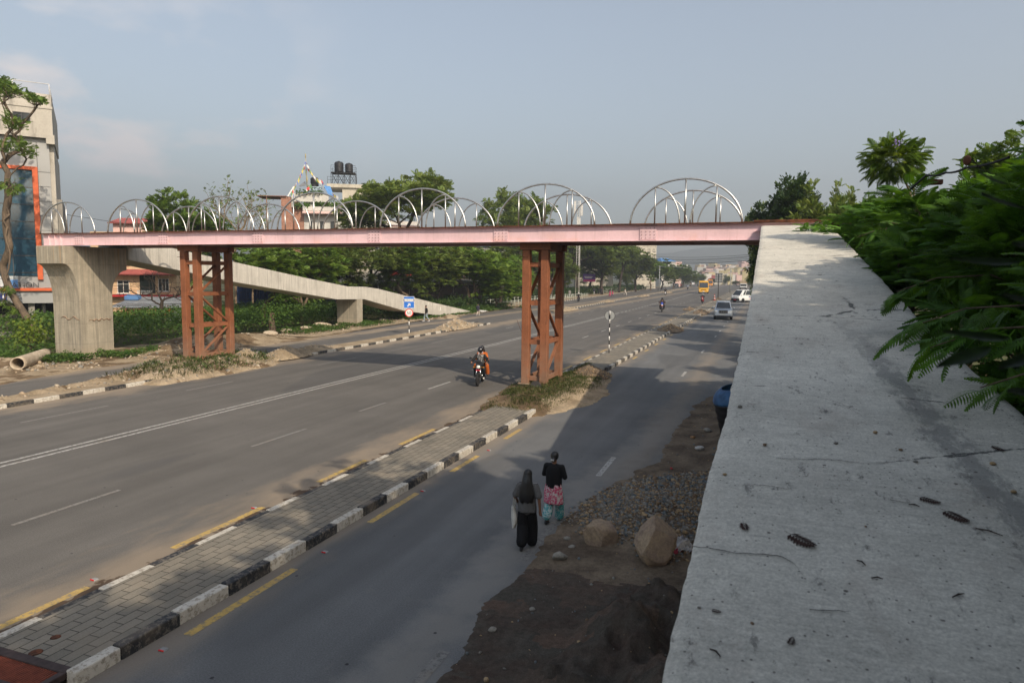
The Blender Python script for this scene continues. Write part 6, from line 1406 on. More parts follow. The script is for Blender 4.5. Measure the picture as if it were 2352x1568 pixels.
    if hair=='short': blob('hair',[('e',tuple(hd+[0,-.018,.028]),(.086,.098,.098))],hm,t,vox*.8,1)
    elif hair=='bun': blob('hair',[('e',tuple(hd+[0,-.02,.022]),(.092,.100,.105)),('e',tuple(hd+[0,-.10,-.05]),(.055,.045,.06))],hm,t,vox*.7,1,fold=.02)
    elif hair=='long' and hands:
        blob('hair',[('e',tuple(hd+[0,-.018,.022]),(.090,.102,.106))],hm,t,vox*.7,1)
        garment('hair_fall',[(0,.01,1.565,.07,.07),(0,-.0,1.50,.090,.09),(0,-.05,1.40,.102,.08),(0,-.09,1.28,.122,.055),(0,-.115,1.15,.140,.045),(0,-.12,1.05,.140,.036),(0,-.12,.99,.120,.026)],hm,t,15,.006,5,hem=.05)
    elif hair=='long':
        blob('hair',[('e',tuple(hd+[0,-.018,.022]),(.092,.102,.108)),('c',tuple(hd+[0,-.055,-.02]),tuple(ch+[0,-.125,-.03]),.088,.09)]+[('c',tuple(hd+[sx*.03,-.05,-.05]),tuple(ch+[sx*(.075+.01*k),-.115,-.02-.03*k]),.06,.055) for k,sx in enumerate((-1,1,-1.25,1.25))]+[('c',tuple(ch+[x,-.125,0]),tuple(ch+[x*1.05,-.135,-.115-.04*math.cos(x*26)]),.03,.014) for x in (-.10,-.06,-.02,.02,.06,.10)],hm,t,vox*.7,1,fold=.012)
    elif hair=='helmet':
        pass
    return t
# ---------------------------------------------------------------- the two women in the foreground
def m_stripes():
    m=M('striped_knit',(.02,.02,.021),.9); x,y,z=m.xyz(); f=m.math('FRACT',m.math('MULTIPLY',m.math('ADD',z,m.ramp(m.noise(4,2,.5),.3,.7,-.004,.004)),52.)); m.over(m.ramp(f,.62,.68),m.rgb((.24,.235,.23))); return m.done()
def m_floral(name,base,mark,sc=16):
    m=M(name,base,.85); v=m.vor(sc,m.map((1,1,.8)),'DISTANCE_TO_EDGE',0); f=m.noise(sc*.9,4,.6,dist=1.5); m.over(m.ramp(f,.50,.54),m.rgb(mark)); f=m.noise(sc*1.7,3,.6,m.map(loc=(3,3,3)),1.); m.over(m.math('MULTIPLY',m.ramp(f,.56,.60),.8),m.rgb(tuple(c*.7 for c in mark))); return m.done()
p=gp(1206,1262); 
w1=person('woman with very long black hair, striped top and wide black trousers, carrying a bag',(p.x,p.y+.10,0),R(10),1.60,'walk',(.02,.02,.02),(.006,.006,.007),'long',.011,topm=m_stripes(),long=1.3,wide=1.0,hands=True,sleeve=.78,shirtlen=0,stride=.16,extra='w1',arms=[((-.25,-.02,1.06),(-.22,.12,.93)),((.245,-.06,1.06),(.265,-.02,.80))])
def tote():
    o=empty('tote_bag',w1.matrix_basis@Vector((-.275,.05,.62)),R(10),'limp white cloth bag hanging from the long haired woman\'s left arm','bag')
    n=22; V=[]; 
    for j in range(n):
        for i in range(n):
            a=2*PI*i/n; u=j/(n-1); w_=.155*(.75+.25*math.sin(PI*min(1,u*1.3)))*(1-.22*u); th=.035+.035*math.sin(PI*u); k=1+.10*(float(fbm(a*1.2,u*3,3,4))-.5)*2
            V.append((th*math.cos(a)*k+.02*math.sin(u*4),w_*math.sin(a)*k,.42*(u-.5)+.012*math.sin(a*3+u*5)))
    Fq=[(j*n+i,j*n+(i+1)%n,(j+1)*n+(i+1)%n,(j+1)*n+i) for j in range(n-1) for i in range(n)]
    c=len(V); V+=[(0,0,-.215),(0,0,.205)]; tri=[(c,(i+1)%n,i) for i in range(n)]+[(c+1,(n-1)*n+i,(n-1)*n+(i+1)%n) for i in range(n)]
    mesh_np('cloth',np.array(V),[np.array(Fq),np.array(tri)],simple('white_canvas',(.50,.49,.45),.9,var=.12,scale=8),o,smooth=True)
    b=B()
    for x in (-.02,.02): b.tube([(x,-.06,.20),(x+.02,-.05,.42),(x+.07,.0,.68),(x+.02,.04,.42),(x,.06,.20)],.008,5)
    b.make('strap',cm('strap_white',(.45,.44,.40)),o)
tote()
p=gp(1271,1197)
w2=person('woman with a claw clip in black sweater, pink floral tunic and turquoise patterned trousers',(p.x,p.y-.02,0),R(-4),1.58,'walk',(.006,.006,.007),(.05,.3,.3),'bun',.011,long=1.15,wide=1.10,hands=True,sleeve=1.85,stride=.20,legm=m_floral('turquoise_print',(.05,.26,.27),(.42,.50,.50),15),skirt=(m_floral('pink_print',(.50,.045,.13),(.55,.50,.48),15),.30),arms=[((-.24,.02,1.08),(-.10,.22,1.12)),((.26,-.0,1.07),(.12,.20,1.10))])
def clip():
    b=B(); 
    for k in range(4): b.tube([(-.03+.02*k,-.135,.0),(-.03+.02*k,-.165,-.015),(-.03+.02*k,-.15,-.04)],.005,5)
    b.tube([(-.035,-.16,-.01),(.035,-.16,-.01)],.007,5); o=b.make('hair_clip',cm('clip_white',(.7,.7,.68)),w2); o.location=(0,.045,1.47)
clip()
# ---------------------------------------------------------------- motorcycles (front towards -Y when rz=0)
TY=simple('tyre_rubber',(.016,.016,.017),.85); CH_=simple('chrome',(.55,.55,.55),.18,1); BLK=simple('black_enamel',(.012,.012,.014),.25,spec=.6); ENG=simple('engine_metal',(.07,.07,.072),.45,.6,.3,14)
LAMP=simple('lamp_glass',(.75,.73,.66),.1,spec=.8); REDL=simple('red_lens',(.45,.01,.01),.2)
def motorcycle(label,loc,rz,col=(.012,.012,.014),scooter=False,group='motorcycles on the road',detail=True,front=None,name='motorcycle'):
    t=empty(name,loc,rz,label,'motorcycle' if not scooter else 'scooter',group); cmn=cm('paint_%d_%d_%d'%tuple(int(c*99) for c in col),col,.3,spec=.6)
    R_=.30 if not scooter else .23; wb=.64 if not scooter else .60
    for y,nm in ((-wb,'f'),(wb,'r')):
        b=B(); 
        n=26; pr=[(R_-.085,-.035),(R_-.05,-.055),(R_-.015,-.045),(R_,-.015),(R_,.015),(R_-.015,.045),(R_-.05,.055),(R_-.085,.035)]
        b.lathe(pr+[pr[0]],(0,y,R_),n,'X'); w_=b.make('wheel',TY,t)
        b=B(); b.lathe([(R_-.08,-.03),(R_-.10,-.025),(R_-.10,.025),(R_-.08,.03)],(0,y,R_),n,'X'); b.lathe([(.05,-.06),(.05,.06)],(0,y,R_),12,'X')
        for k in range(6): a=k*PI/3; b.bar((0,y+.04*math.cos(a),R_+.04*math.sin(a)),(0,y+(R_-.1)*math.cos(a),R_+(R_-.1)*math.sin(a)),.03,.03,up=(1,0,0))
        b.lathe([(.11,.035),(.11,.04)],(0,y,R_),16,'X'); b.make('rim',BLK,w_)
    b=B(); zf=1.0
    for sx in (-.085,.085): b.tube([(sx,-wb,R_),(sx,-wb+.30,zf-.05)],[.022,.026],8)
    b.tube([(-.10,-wb+.29,.83),(.10,-wb+.29,.83)],.025,8); b.make('fork',CH_ if not scooter else BLK,t)
    b=B(); pts=[(.0+.0,-wb+R_*1.08*math.cos(a)*1.0,R_+R_*1.1*math.sin(a)) for a in np.linspace(.35,2.5,9)]
    for p_,q in zip(pts,pts[1:]): b.bar(p_,q,.13,.012,up=(1,0,0)) if False else b.bar(p_,q,.012,.13,up=(0,1,1))
    b.make('mudguard',BLK if not scooter else cmn,t)
    hb=empty('handlebar',(0,0,0)); hb.parent=t; bpy.data.objects.remove(hb)
    b=B(); b.tube([(-.36,-wb+.42,1.0),(-.22,-wb+.34,1.03),(0,-wb+.33,1.0),(.22,-wb+.34,1.03),(.36,-wb+.42,1.0)],.014,7)
    for sx in (-1,1): b.tube([(sx*.26,-wb+.37,1.02),(sx*.36,-wb+.42,1.0)],.022,8); b.tube([(sx*.24,-wb+.33,1.02),(sx*.37,-wb+.33,1.0)],.007,5)
    h_=b.make('handlebar',BLK,t)
    for sx in (-1,1):
        b=B(); b.tube([(sx*.25,-wb+.36,1.03),(sx*.34,-wb+.30,1.17)],.007,5); b.ball((sx*.37,-wb+.30,1.20),(.065,.02,.045),12,8); b.make('mirror',BLK,h_)
    b=B(); b.ball((0,-wb+.20,.83),(.105,.10,.10),16,10); b.box((0,-wb+.24,.98),(.20,.12,.16)); 
    v=[(-.13,-wb+.16,.90),(.13,-wb+.16,.90),(.10,-wb+.27,1.12),(-.10,-wb+.27,1.12)]; b.quad(*v); b.make('cowl',cmn if front is None else front,t,bevel=.02)
    b=B(); b.ball((0,-wb+.125,.82),(.085,.045,.075),14,10); b.make('headlight',LAMP,t)
    for sx in (-1,1): b=B(); b.tube([(sx*.08,-wb+.22,.80),(sx*.20,-wb+.20,.80)],.01,5); b.ball((sx*.22,-wb+.19,.80),(.035,.03,.025),8,6); b.make('indicator',cm('amber',(.5,.2,.02),.3),t)
    b=B(); b.box((0,-wb+.10,.685),(.20,.012,.05)); pl_=b.make('number_plate',cm('plate_red',(.45,.02,.04)),t)
    if not scooter:
        b=B(); b.ball((0,-.02,.86),(.15,.26,.13),18,12); b.make('fuel_tank',cmn,t)
        b=B(); b.ball((0,.42,.83),(.13,.42,.06),18,10); b.make('seat',BLK,t)
        b=B(); b.box((0,-.03,.48),(.26,.30,.30)); b.lathe([(.09,-.16),(.11,-.12),(.11,.12),(.09,.16)],(0,.10,.40),14,'X')
        for k in range(6): b.box((0,-.10,.50+.032*k),(.30,.22,.012))
        b.make('engine',ENG,t,bevel=.01)
        b=B(); b.tube([(0,-.28,.84),(0,-.10,.28),(0,.35,.28),(0,.45,.72)],.025,7); b.tube([(0,-.28,.88),(0,.5,.74)],.03,7)
        for sx in (-1,1): b.tube([(sx*.07,.3,.34),(sx*.07,wb,R_)],.022,6); b.tube([(sx*.13,.42,.72),(sx*.13,wb,R_)],.025,7)
        b.make('frame',BLK,t)
        b=B(); b.tube([(.1,-.15,.50),(.12,-.22,.30),(.14,.1,.24),(.15,.70,.36)],[.02,.022,.03,.045],9); b.make('exhaust',CH_,t)
        b=B(); 
        for k in range(5): b.tube([(-.24,-.20,.30+.07*k),(-.24,.02,.30+.07*k)],.008,5); b.tube([(.24,-.20,.30+.07*k),(.24,.02,.30+.07*k)],.008,5)
        b.tube([(-.24,-.2,.28),(-.24,-.2,.62),(0,-.22,.66),(.24,-.2,.62),(.24,-.2,.28)],.012,6); b.make('crash_guard',BLK,t)
        b=B(); b.box((0,.72,.80),(.18,.22,.10)); b.make('tail',cmn,t,bevel=.02)
        b=B(); b.tube([(-.25,.10,.34),(.25,.10,.34)],.015,6); b.tube([(-.24,.45,.40),(.24,.45,.40)],.015,6); b.make('footrest',BLK,t)
    else:
        b=B(); b.ball((0,-wb+.30,.58),(.20,.10,.33),16,12); b.make('front_shield',cmn,t); b=B(); b.box((0,-.05,.28),(.28,.6,.07)); b.make('floorboard',BLK,t,bevel=.02)
        b=B(); b.ball((0,.42,.52),(.18,.42,.24),18,12); b.make('body_panel',cmn,t); b=B(); b.ball((0,.36,.77),(.15,.38,.06),16,8); b.make('seat',BLK,t)
    b=B(); b.box((0,.84 if not scooter else .82,.80 if not scooter else .60),(.12,.03,.05)); b.make('tail_light',REDL,t)
    return t
def helmet(parent,hd,col,vox=.02):
    o=blob('helmet',[('e',hd,(.125,.145,.135))],cm('helmet_%d'%int(col[0]*99),col,.2,spec=.7),parent,vox,1)
    b=B(); b.ball((hd[0],hd[1]+.075,hd[2]-.005),(.10,.075,.045),14,8); b.make('visor',cm('visor_dark',(.015,.018,.02),.08,spec=.8),o); return o
def rider(label,bike,off,rz,pose='ride',hel=(.015,.015,.018),**k):
    """rz: bike rotation; the rider looks along the bike's -Y"""
    m=bike.matrix_basis@Vector((0,off,0)); t=person(label,tuple(m),rz+PI,1.66*bike.scale[0],pose,hair='none' if hel else 'long',**k); z0=.80 if pose=='ride' else .86
    if hel: helmet(t,(0,.17 if pose=='ride' else .08,z0+(.665 if pose=='ride' else .63)+.02),hel,k.get('vox',.02))
    return t
def m_print():
    m=M('monochrome_print',(.015,.015,.016),.8); x,y,z=m.xyz(); f=m.noise(14,3,.6,m.map((1,1,1.4)),2.); msk=m.math('LESS_THAN',m.math('ABSOLUTE',x),.13); m.over(m.math('MULTIPLY',m.ramp(f,.52,.55),msk),m.rgb((.36,.36,.35))); return m.done()
k=Z(1800,1300,300,1568); a=gp(*k(490,1262)); c=gp(*k(735,1170)); 
bk=motorcycle('black motorcycle with a round headlight carrying two people towards the camera',((a.x+.10),a.y+.62,0),R(13),group='motorcycles on the road'); bk.scale=(1.13,1.13,1.13)
rider('motorcycle driver in a black helmet, mask and black and white printed jacket',bk,.20,R(13),'ride',vox=.012,topm=m_print(),legs=(.018,.022,.026),shoe=(.6,.58,.55),sleeve=1.8,hands=True)
def mask():
    pass
pl2=rider('woman in an orange dress with a white scarf riding behind the masked driver',bk,.58,R(13),'pillion',hel=None,vox=.014,top=(.45,.115,.022),legs=(.42,.10,.018),long=.8,sleeve=1.5,shirtlen=.16)
blob('scarf',[('c',(.12,.06,1.30),(.17,.12,.98),.05,.07),('c',(-.02,.13,1.32),(.14,.08,1.28),.035,.04),('c',(.17,.12,.98),(.22,.02,.80),.06,.05)],cm('scarf_white',(.55,.52,.55)),pl2,.014,2,fold=.02)
def mtc(s_,label,px,rz,col,rl,top,hel=(.015,.015,.018),pillion=None,scooter=False,**k):
    a=gp(*px); b_=motorcycle(label,(a.x,a.y+.6,0),rz,col,scooter,name='scooter' if scooter else 'motorcycle'); b_.scale=(s_,s_,s_); rider(rl,b_,.18,rz,'ride',hel=hel,vox=.03,top=top,sleeve=1.7,**k)
    if pillion: rider(pillion[0],b_,.56,rz,'pillion',hel=pillion[2],vox=.03,top=pillion[1],sleeve=1.7)
A8=Z(2500,1000,550,2352); B5=Z(2000,950,700,2352); D4=Z(2750,1100,300,2352)
mtc(1.36,'blue faired motorcycle carrying two people in the middle of the road',A8(622,1058),R(6),(.02,.05,.35),'driver of the blue motorcycle in a dark brown jacket',(.05,.03,.025),pillion=('bare headed passenger leaning behind the blue motorcycle driver',(.02,.02,.02),None))
mtc(1.3,'red scooter coming towards the camera beside the median',D4(460,890),R(2),(.30,.02,.03),'red scooter driver in a dark jacket with a white chest',(.03,.03,.035),(.35,.36,.38),scooter=True)
mtc(1.38,'white scooter seen from behind on the far carriageway',A8(685,772),R(182),(.55,.55,.55),'white scooter rider all in black',(.012,.012,.013),scooter=True)
mtc(1.22,'dark motorcycle seen from behind on the far service road',B5(1045,862),R(186),(.03,.01,.01),'rider with a white helmet in black on the far service road',(.012,.012,.014),(.6,.6,.58))
mtc(1.6,'red motorcycle far down the road beside the dark car',A8(955,645),R(184),(.2,.02,.02),'distant rider in a bright red top',(.45,.02,.02))
mtc(1.5,'grey motorcycle at the end of the far median',A8(1068,676),R(180),(.08,.02,.02),'distant rider in a grey blue shirt',(.22,.27,.32))
# ---------------------------------------------------------------- walkers
F4=Z(1400,950,700,2195)
def walker(label,px,rz,h=1.66,z=0.,**k): a=gp(px[0],px[1],z); return person(label,(a.x,a.y,z),rz,h,vox=k.pop('vox',.024),group=k.pop('group',None),**k)
walker('man in a black shirt and grey blue jeans walking past the far ramp',F4(958,1050),R(140),1.86,.1,top=(.012,.012,.012),legs=(.22,.27,.30),shoe=(.5,.5,.5),sleeve=1.8,stride=.24)
wp=walker('person in a dark jacket and pale trousers at the foot of the far ramp',F4(1605,978),R(-10),1.62,.1,top=(.03,.03,.045),legs=(.50,.42,.36),shoe=(.3,.3,.3),sleeve=1.7,stride=.14,shirtlen=.06)
for i,(lb,q,tp,lg,hh,rz) in enumerate((('seated looking figure in grey behind the railing',(935,800),(.22,.21,.2),(.1,.1,.1),1.5,10),('woman in a long white kurta beside the billboard post',(1205,758),(.55,.54,.52),(.5,.5,.5),1.6,160),('student in dark blue with white trousers waiting at the railing gap',(1262,766),(.03,.03,.05),(.55,.55,.55),1.6,170),
    ('left one of the two people in black at the railing gap',(1325,760),(.015,.015,.02),(.015,.015,.02),1.62,190),('right one of the two people in black at the railing gap',(1356,765),(.02,.02,.03),(.02,.02,.03),1.68,170))):
    walker(lb,B5(*q),R(rz),hh*1.32,.13,pose='stand',top=tp,legs=lg,sleeve=1.8,shirtlen=.1,group='people waiting at the railing gap',hair='long' if i in(1,2) else 'short')
walker('left of two women crossing, in a deep pink dress',B5(1478,795),R(100),1.98,top=(.50,.03,.14),legs=(.45,.03,.1),hair='long',sleeve=1.4,shirtlen=.2,group='women crossing the far service road')
walker('right of two women crossing, in a pink top and navy trousers',B5(1512,795),R(100),1.9,top=(.48,.06,.12),legs=(.03,.05,.12),hair='long',sleeve=1.4,shirtlen=.12,stride=.3,group='women crossing the far service road')
walker('person in pale beige striding across the far service road',B5(1680,780),R(-80),2.25,top=(.42,.38,.33),legs=(.50,.46,.40),sleeve=1.6,stride=.36)
walker('distant person in orange beside the railing',A8(815,600),R(0),2.2,.13,top=(.6,.12,.03),legs=(.5,.1,.05),vox=.05)
# ---------------------------------------------------------------- vehicles (front towards -Y when rz=0)
GLS=simple('car_glass',(.02,.023,.026),.06,0,.1,1,.9)
def loft(b,st):
    """st: list of (y, [(x,z),...]) half sections from bottom centre line outward and up; mirrored"""
    rings=[]
    for y,h in st:
        full=[(x,z) for x,z in h]+[(-x,z) for x,z in h[::-1]]
        rings.append([b.b.verts.new((x,y,z)) for x,z in full])
    n=len(rings[0]); fs=[]
    for a,c in zip(rings,rings[1:]):
        for j in range(n): fs.append(b.b.faces.new((a[j],a[(j+1)%n],c[(j+1)%n],c[j])))
    fs.append(b.b.faces.new(rings[0])); fs.append(b.b.faces.new(rings[-1][::-1])); b._set(fs,True)
def wheels(t,ys,x,r,wd=.22,rim=None):
    for y in ys:
        for s in (-1,1):
            b=B(); b.lathe([(r-.09,-wd/2),(r-.02,-wd/2),(r,-wd/2+.03),(r,wd/2-.03),(r-.02,wd/2),(r-.09,wd/2)],(s*(x-wd/2),y,r),22,'X'); w_=b.make('wheel',TY,t)
            b=B(); b.lathe([(r-.10,-.02),(r-.13,.0),(.06,.015)],(s*(x+.0)-(.0 if s>0 else 0),y,r),18,'X') if False else b.lathe([(r-.095,-wd/2+.02),(r-.095,wd/2-.03),(.05,wd/2-.05),(.05,-wd/2+.05)],(s*(x-wd/2),y,r),18,'X'); b.make('rim',rim or CH_,w_)
def panel(b,q,inset=.0,out=.006):
    """a thin raised plate on the quad q"""
    q=[Vector(p) for p in q]; c=sum(q,Vector())/4; n=(q[1]-q[0]).cross(q[3]-q[0]).normalized()
    q=[p+(c-p)*inset for p in q]; A=[b.b.verts.new(p+n*out) for p in q]; C_=[b.b.verts.new(p-n*.02) for p in q]
    f=[b.b.faces.new(A),b.b.faces.new(C_[::-1])]+[b.b.faces.new((A[i],C_[i],C_[(i+1)%4],A[(i+1)%4])) for i in range(4)]; b._set(f)
def lerp4(q,u0,u1,v0,v1):
    q=[Vector(p) for p in q]; f=lambda u,v:(q[0].lerp(q[1],u)).lerp(q[3].lerp(q[2],u),v); return [f(u0,v0),f(u1,v0),f(u1,v1),f(u0,v1)]
def car(name,label,cat,loc,rz,paint,S,group=None):
    """S: dict of measurements"""
    t=empty(name,loc,rz,label,cat,group); L=S['L'];W_=S['W']/2; y0=-L/2
    b=B(); loft(b,[(y0+a*L,[(W_*w_*.80,zb),(W_*w_*.98,zb+.10),(W_*w_,(zb+zt)/2),(W_*w_*.97,zt-.10),(W_*w_*.90,zt)]) for a,w_,zb,zt in S['low']]); bd=b.make('body',paint,t,bevel=.03,seg=2)
    yb0,yt0,yt1,yb1,zb,zt,wb_,wt_=S['gh']; wb_/=2;wt_/=2
    Bt=[(-wb_,yb0,zb),(wb_,yb0,zb),(wb_,yb1,zb),(-wb_,yb1,zb)]; Tp=[(-wt_,yt0,zt),(wt_,yt0,zt),(wt_,yt1,zt),(-wt_,yt1,zt)]
    b=B(); A=[b.b.verts.new(p) for p in Bt]; C_=[b.b.verts.new(p) for p in Tp]; b._set([b.b.faces.new(C_)]+[b.b.faces.new((A[i],A[(i+1)%4],C_[(i+1)%4],C_[i])) for i in range(4)],False); b.make('cabin',paint,t,bevel=S.get('rb',.05),seg=3)
    b=B(); panel(b,lerp4((Bt[0],Bt[1],Tp[1],Tp[0]),*S.get('ws',(.06,.94,.06,.90)))); b.make('windscreen',GLS,t)
    b=B(); panel(b,lerp4((Bt[2],Bt[3],Tp[3],Tp[2]),.08,.92,.15,.88)); b.make('rear_window',GLS,t)
    for s in (1,-1):
        q=(Bt[1],Bt[2],Tp[2],Tp[1]) if s>0 else (Bt[3],Bt[0],Tp[0],Tp[3])
        for u0,u1 in S['side']:
            a_,c_=(u0,u1) if s>0 else (1-u1,1-u0); b=B(); panel(b,lerp4(q,a_,c_,.12,.88)); b.make('side_window',GLS,t)
    wheels(t,S['wy'],W_-.02,S['wr'],rim=S.get('rim'))
    b=B()
    for y in S['wy']:
        for s in (-1,1): b.lathe([(S['wr']+.07,-.01),(S['wr']+.07,.012)],(s*(W_-.012),y,S['wr']+.02),20,'X')
    b.make('wheel_arch',BLK,t)
    f=y0
    for s in (-1,1):
        hx,hz,hw,hh=S['hl']; b=B(); b.ball((s*hx,f+S.get('hd',.10),hz),(hw,.12,hh),14,8); b.make('headlight',LAMP,t)
    gz,gw,gh_=S['grille']; b=B(); b.box((0,f+S.get('gd',.02),gz),(gw,.08,gh_)); g_=b.make('grille',BLK,t,bevel=.02)
    if S.get('bars'):
        b=B()
        for k in range(S['bars']): x=-gw/2+gw*(k+.5)/S['bars']; b.box((x,f+S.get('gd',.02)-.045,gz),(gw/S['bars']*.55,.02,gh_*.45 if S.get('logo') else gh_*.7))
        b.make('chrome_bar',CH_,g_)
    z1,h1=S['bump']; b=B(); b.box((0,f+.02,z1),(S['W']*.90,.16,h1)); b.make('bumper',S.get('bm',BLK),t,bevel=.04,seg=2)
    b=B(); b.box((0,f-.075,S['pz']),(.52,.02,.14)); b.make('number_plate',cm('plate_white',(.55,.55,.52)) if not S.get('red') else cm('plate_red',(.45,.02,.04)),t)
    for s in (-1,1):
        b=B(); b.ball((s*(W_+.11),yb0+.25,zb+.10),(.11,.06,.09),12,8); b.tube([(s*(W_-.08),yb0+.3,zb+.03),(s*(W_+.1),yb0+.26,zb+.08)],.02,6); b.make('mirror',paint,t)
    b=B()
    for s in (-1,1): b.box((s*(W_-.13),L/2-.02,S.get('tz',.95)),(.14,.06,.34))
    b.make('tail_light',REDL,t)
    return t
silver=simple('silver_paint',(.50,.53,.57),.28,.55,.04,2,.6); white=simple('white_paint',(.62,.63,.63),.3,0,.05,2,.5); yellow=simple('yellow_paint',(.68,.36,.02),.35,0,.06,2,.5); orange_=simple('orange_paint',(.66,.24,.01),.35,0,.06,2,.5)
S1_=dict(L=4.75,W=1.92,low=[(0,.80,.42,.88),(.03,.95,.30,1.02),(.10,1,.26,1.08),(.27,1,.26,1.14),(.5,1,.26,1.16),(.9,1,.28,1.16),(.98,.96,.32,1.12),(1,.9,.45,1.05)],gh=(-1.15,-.55,2.05,2.30,1.12,1.86,1.72,1.36),side=((.10,.40),(.43,.70),(.73,.93)),wy=(-1.45,1.35),wr=.37,hl=(.72,.90,.20,.11),grille=(.86,.92,.30),bars=5,gd=-.01,bump=(.52,.20),bm=silver,pz=.58,logo=1)
a=gp(1658,734); sv=car('suv','silver four wheel drive car coming towards the camera on the near service road','car',(a.x,a.y+2.5,0),R(3),silver,S1_); sv.scale=(1.24,1.24,1.24)
b=B(); [b.bar((s*.62,-.5,1.90),(s*.62,1.9,1.93),.04,.05) for s in (-1,1)]; b.make('roof_rail',CH_,sv); b=B(); b.box((0,-2.42,.36),(1.7,.10,.16)); b.make('lower_intake',BLK,sv,bevel=.03)
S2_=dict(L=5.0,W=1.95,low=[(0,.86,.40,.95),(.02,.96,.30,1.10),(.06,1,.26,1.22),(.5,1,.26,1.24),(.98,1,.28,1.24),(1,.96,.34,1.2)],gh=(-2.30,-1.35,2.36,2.47,1.20,2.22,1.86,1.58),side=((.13,.24),(.27,.60),(.63,.93)),wy=(-1.55,1.60),wr=.34,hl=(.74,.88,.16,.12),grille=(.93,.9,.10),bars=0,gd=.03,bump=(.50,.42),pz=.46,red=1,rb=.12,rim=cm('hub_grey',(.2,.2,.2)))
a=gp(*D4(1350,852)); c=gp(*D4(1850,852)); van=car('minibus','white high roofed minibus with red and blue stripes turning on the near service road','minibus',(a.x+2.9,a.y+2.6,0),R(-38),white,S2_); van.scale=(1.27,1.27,1.27)
for s in (1,-1):
    b=B(); b.box((s*.985,1.0,.72),(.012,1.7,.12),rot=(.05*s,0,0)); b.make('red_stripe',cm('stripe_red',(.45,.06,.03)),van); b=B(); b.box((s*.985,2.2,.62),(.012,.55,.2)); b.make('blue_stripe',cm('stripe_blue',(.03,.05,.2)),van); b=B(); b.box((s*.985,.2,1.02),(.012,.55,.14)); b.make('blue_lettering',cm('stripe_blue',(.03,.05,.2)),van)
S3_=dict(L=7.0,W=2.25,low=[(0,.95,.45,1.15),(.01,.99,.38,1.20),(.03,1,.34,1.22),(.97,1,.36,1.22),(1,.98,.42,1.2)],gh=(-3.46,-3.25,3.40,3.48,1.20,2.72,2.22,2.05),side=((.03,.13),(.15,.30),(.32,.47),(.49,.64),(.66,.81),(.83,.96)),wy=(-2.35,2.0),wr=.42,hl=(.86,.72,.16,.12),grille=(.80,1.2,.12),bars=0,gd=.02,bump=(.45,.26),bm=yellow,pz=.46,rb=.10,ws=(.05,.95,.02,.78),rim=yellow,tz=.9)
a=gp(*D4(470,575)); bus=car('bus','yellow minibus coming towards the camera, straddling the centre line','bus',(a.x,a.y+3.6,0),R(5),yellow,S3_,'buses on the main road'); bus.scale=(1.5,1.5,1.62)
S4_=dict(S3_); S4_['bm']=orange_; S4_['rim']=orange_; a=gp(*D4(690,352)); o=car('bus','orange bus behind the yellow minibus','bus',(a.x,a.y+3,0),R(6),orange_,S4_,'buses on the main road'); o.scale=(1.45,1.45,1.6)
S5_=dict(S3_); S5_['bm']=white; S5_['rim']=cm('hub_grey',(.2,.2,.2)); a=gp(*A8(1150,603)); o=car('bus','white coach driving away on the far side behind the riders','bus',(a.x,a.y,0),R(186),white,S5_,'buses on the main road'); o.scale=(1.45,1.45,1.55)
S6_=dict(L=3.9,W=1.68,low=[(0,.82,.38,.75),(.03,.95,.28,.85),(.12,1,.22,.92),(.5,1,.22,.95),(.95,1,.24,.95),(1,.9,.35,.9)],gh=(-1.0,-.45,1.35,1.85,.93,1.5,1.5,1.15),side=((.12,.48),(.52,.9)),wy=(-1.2,1.2),wr=.3,hl=(.62,.72,.14,.09),grille=(.62,.7,.14),bars=0,bump=(.42,.22),bm=BLK,pz=.5)
a=gp(*A8(872,637)); car('car','small black car on the far service road beside the railing','car',(a.x,a.y+2,0),R(4),BLK,S6_).scale=(1.4,1.4,1.45)
# covered truck behind the minibus, and the dark blue vehicle beyond it
def truck():
    a=gp(*D4(1735,470)); t=empty('covered_truck',(a.x,a.y+3,0),R(3),'white cabbed truck with a tan tarpaulin cover behind the minibus','truck'); b=B(); b.box((0,-2.2,1.25),(2.1,1.7,1.5)); b.make('cab',white,t,bevel=.12,seg=2); b=B(); b.box((0,-3.06,1.55),(1.8,.04,.62)); b.make('windscreen',GLS,t)
    b=B(); b.prism([(-1.1,.9),(1.1,.9),(1.12,2.5),(.8,2.85),(0,2.98),(-.8,2.85),(-1.12,2.5)],-1.2,3.2,'Y'); b.make('cover',cm('tarpaulin',(.30,.23,.15)),t); b=B(); b.box((0,-3.02,.7),(2.0,.12,.3)); b.make('bumper',BLK,t,bevel=.03)
    b=B(); [b.ball((s*.8,-3.05,.95),(.14,.08,.1),10,6) for s in (-1,1)]; b.make('headlight',LAMP,t); wheels(t,(-2.1,1.9),1.0,.42); t.scale=(1.5,1.5,1.5)
truck()
S7_=dict(S6_); a=gp(*D4(1960,800)); car('car','dark blue car half hidden between the minibus and our ramp','car',(a.x+1.6,a.y+4.5,0),R(-20),cm('navy_paint',(.02,.03,.09),.3),S7_).scale=(1.3,1.3,1.55)
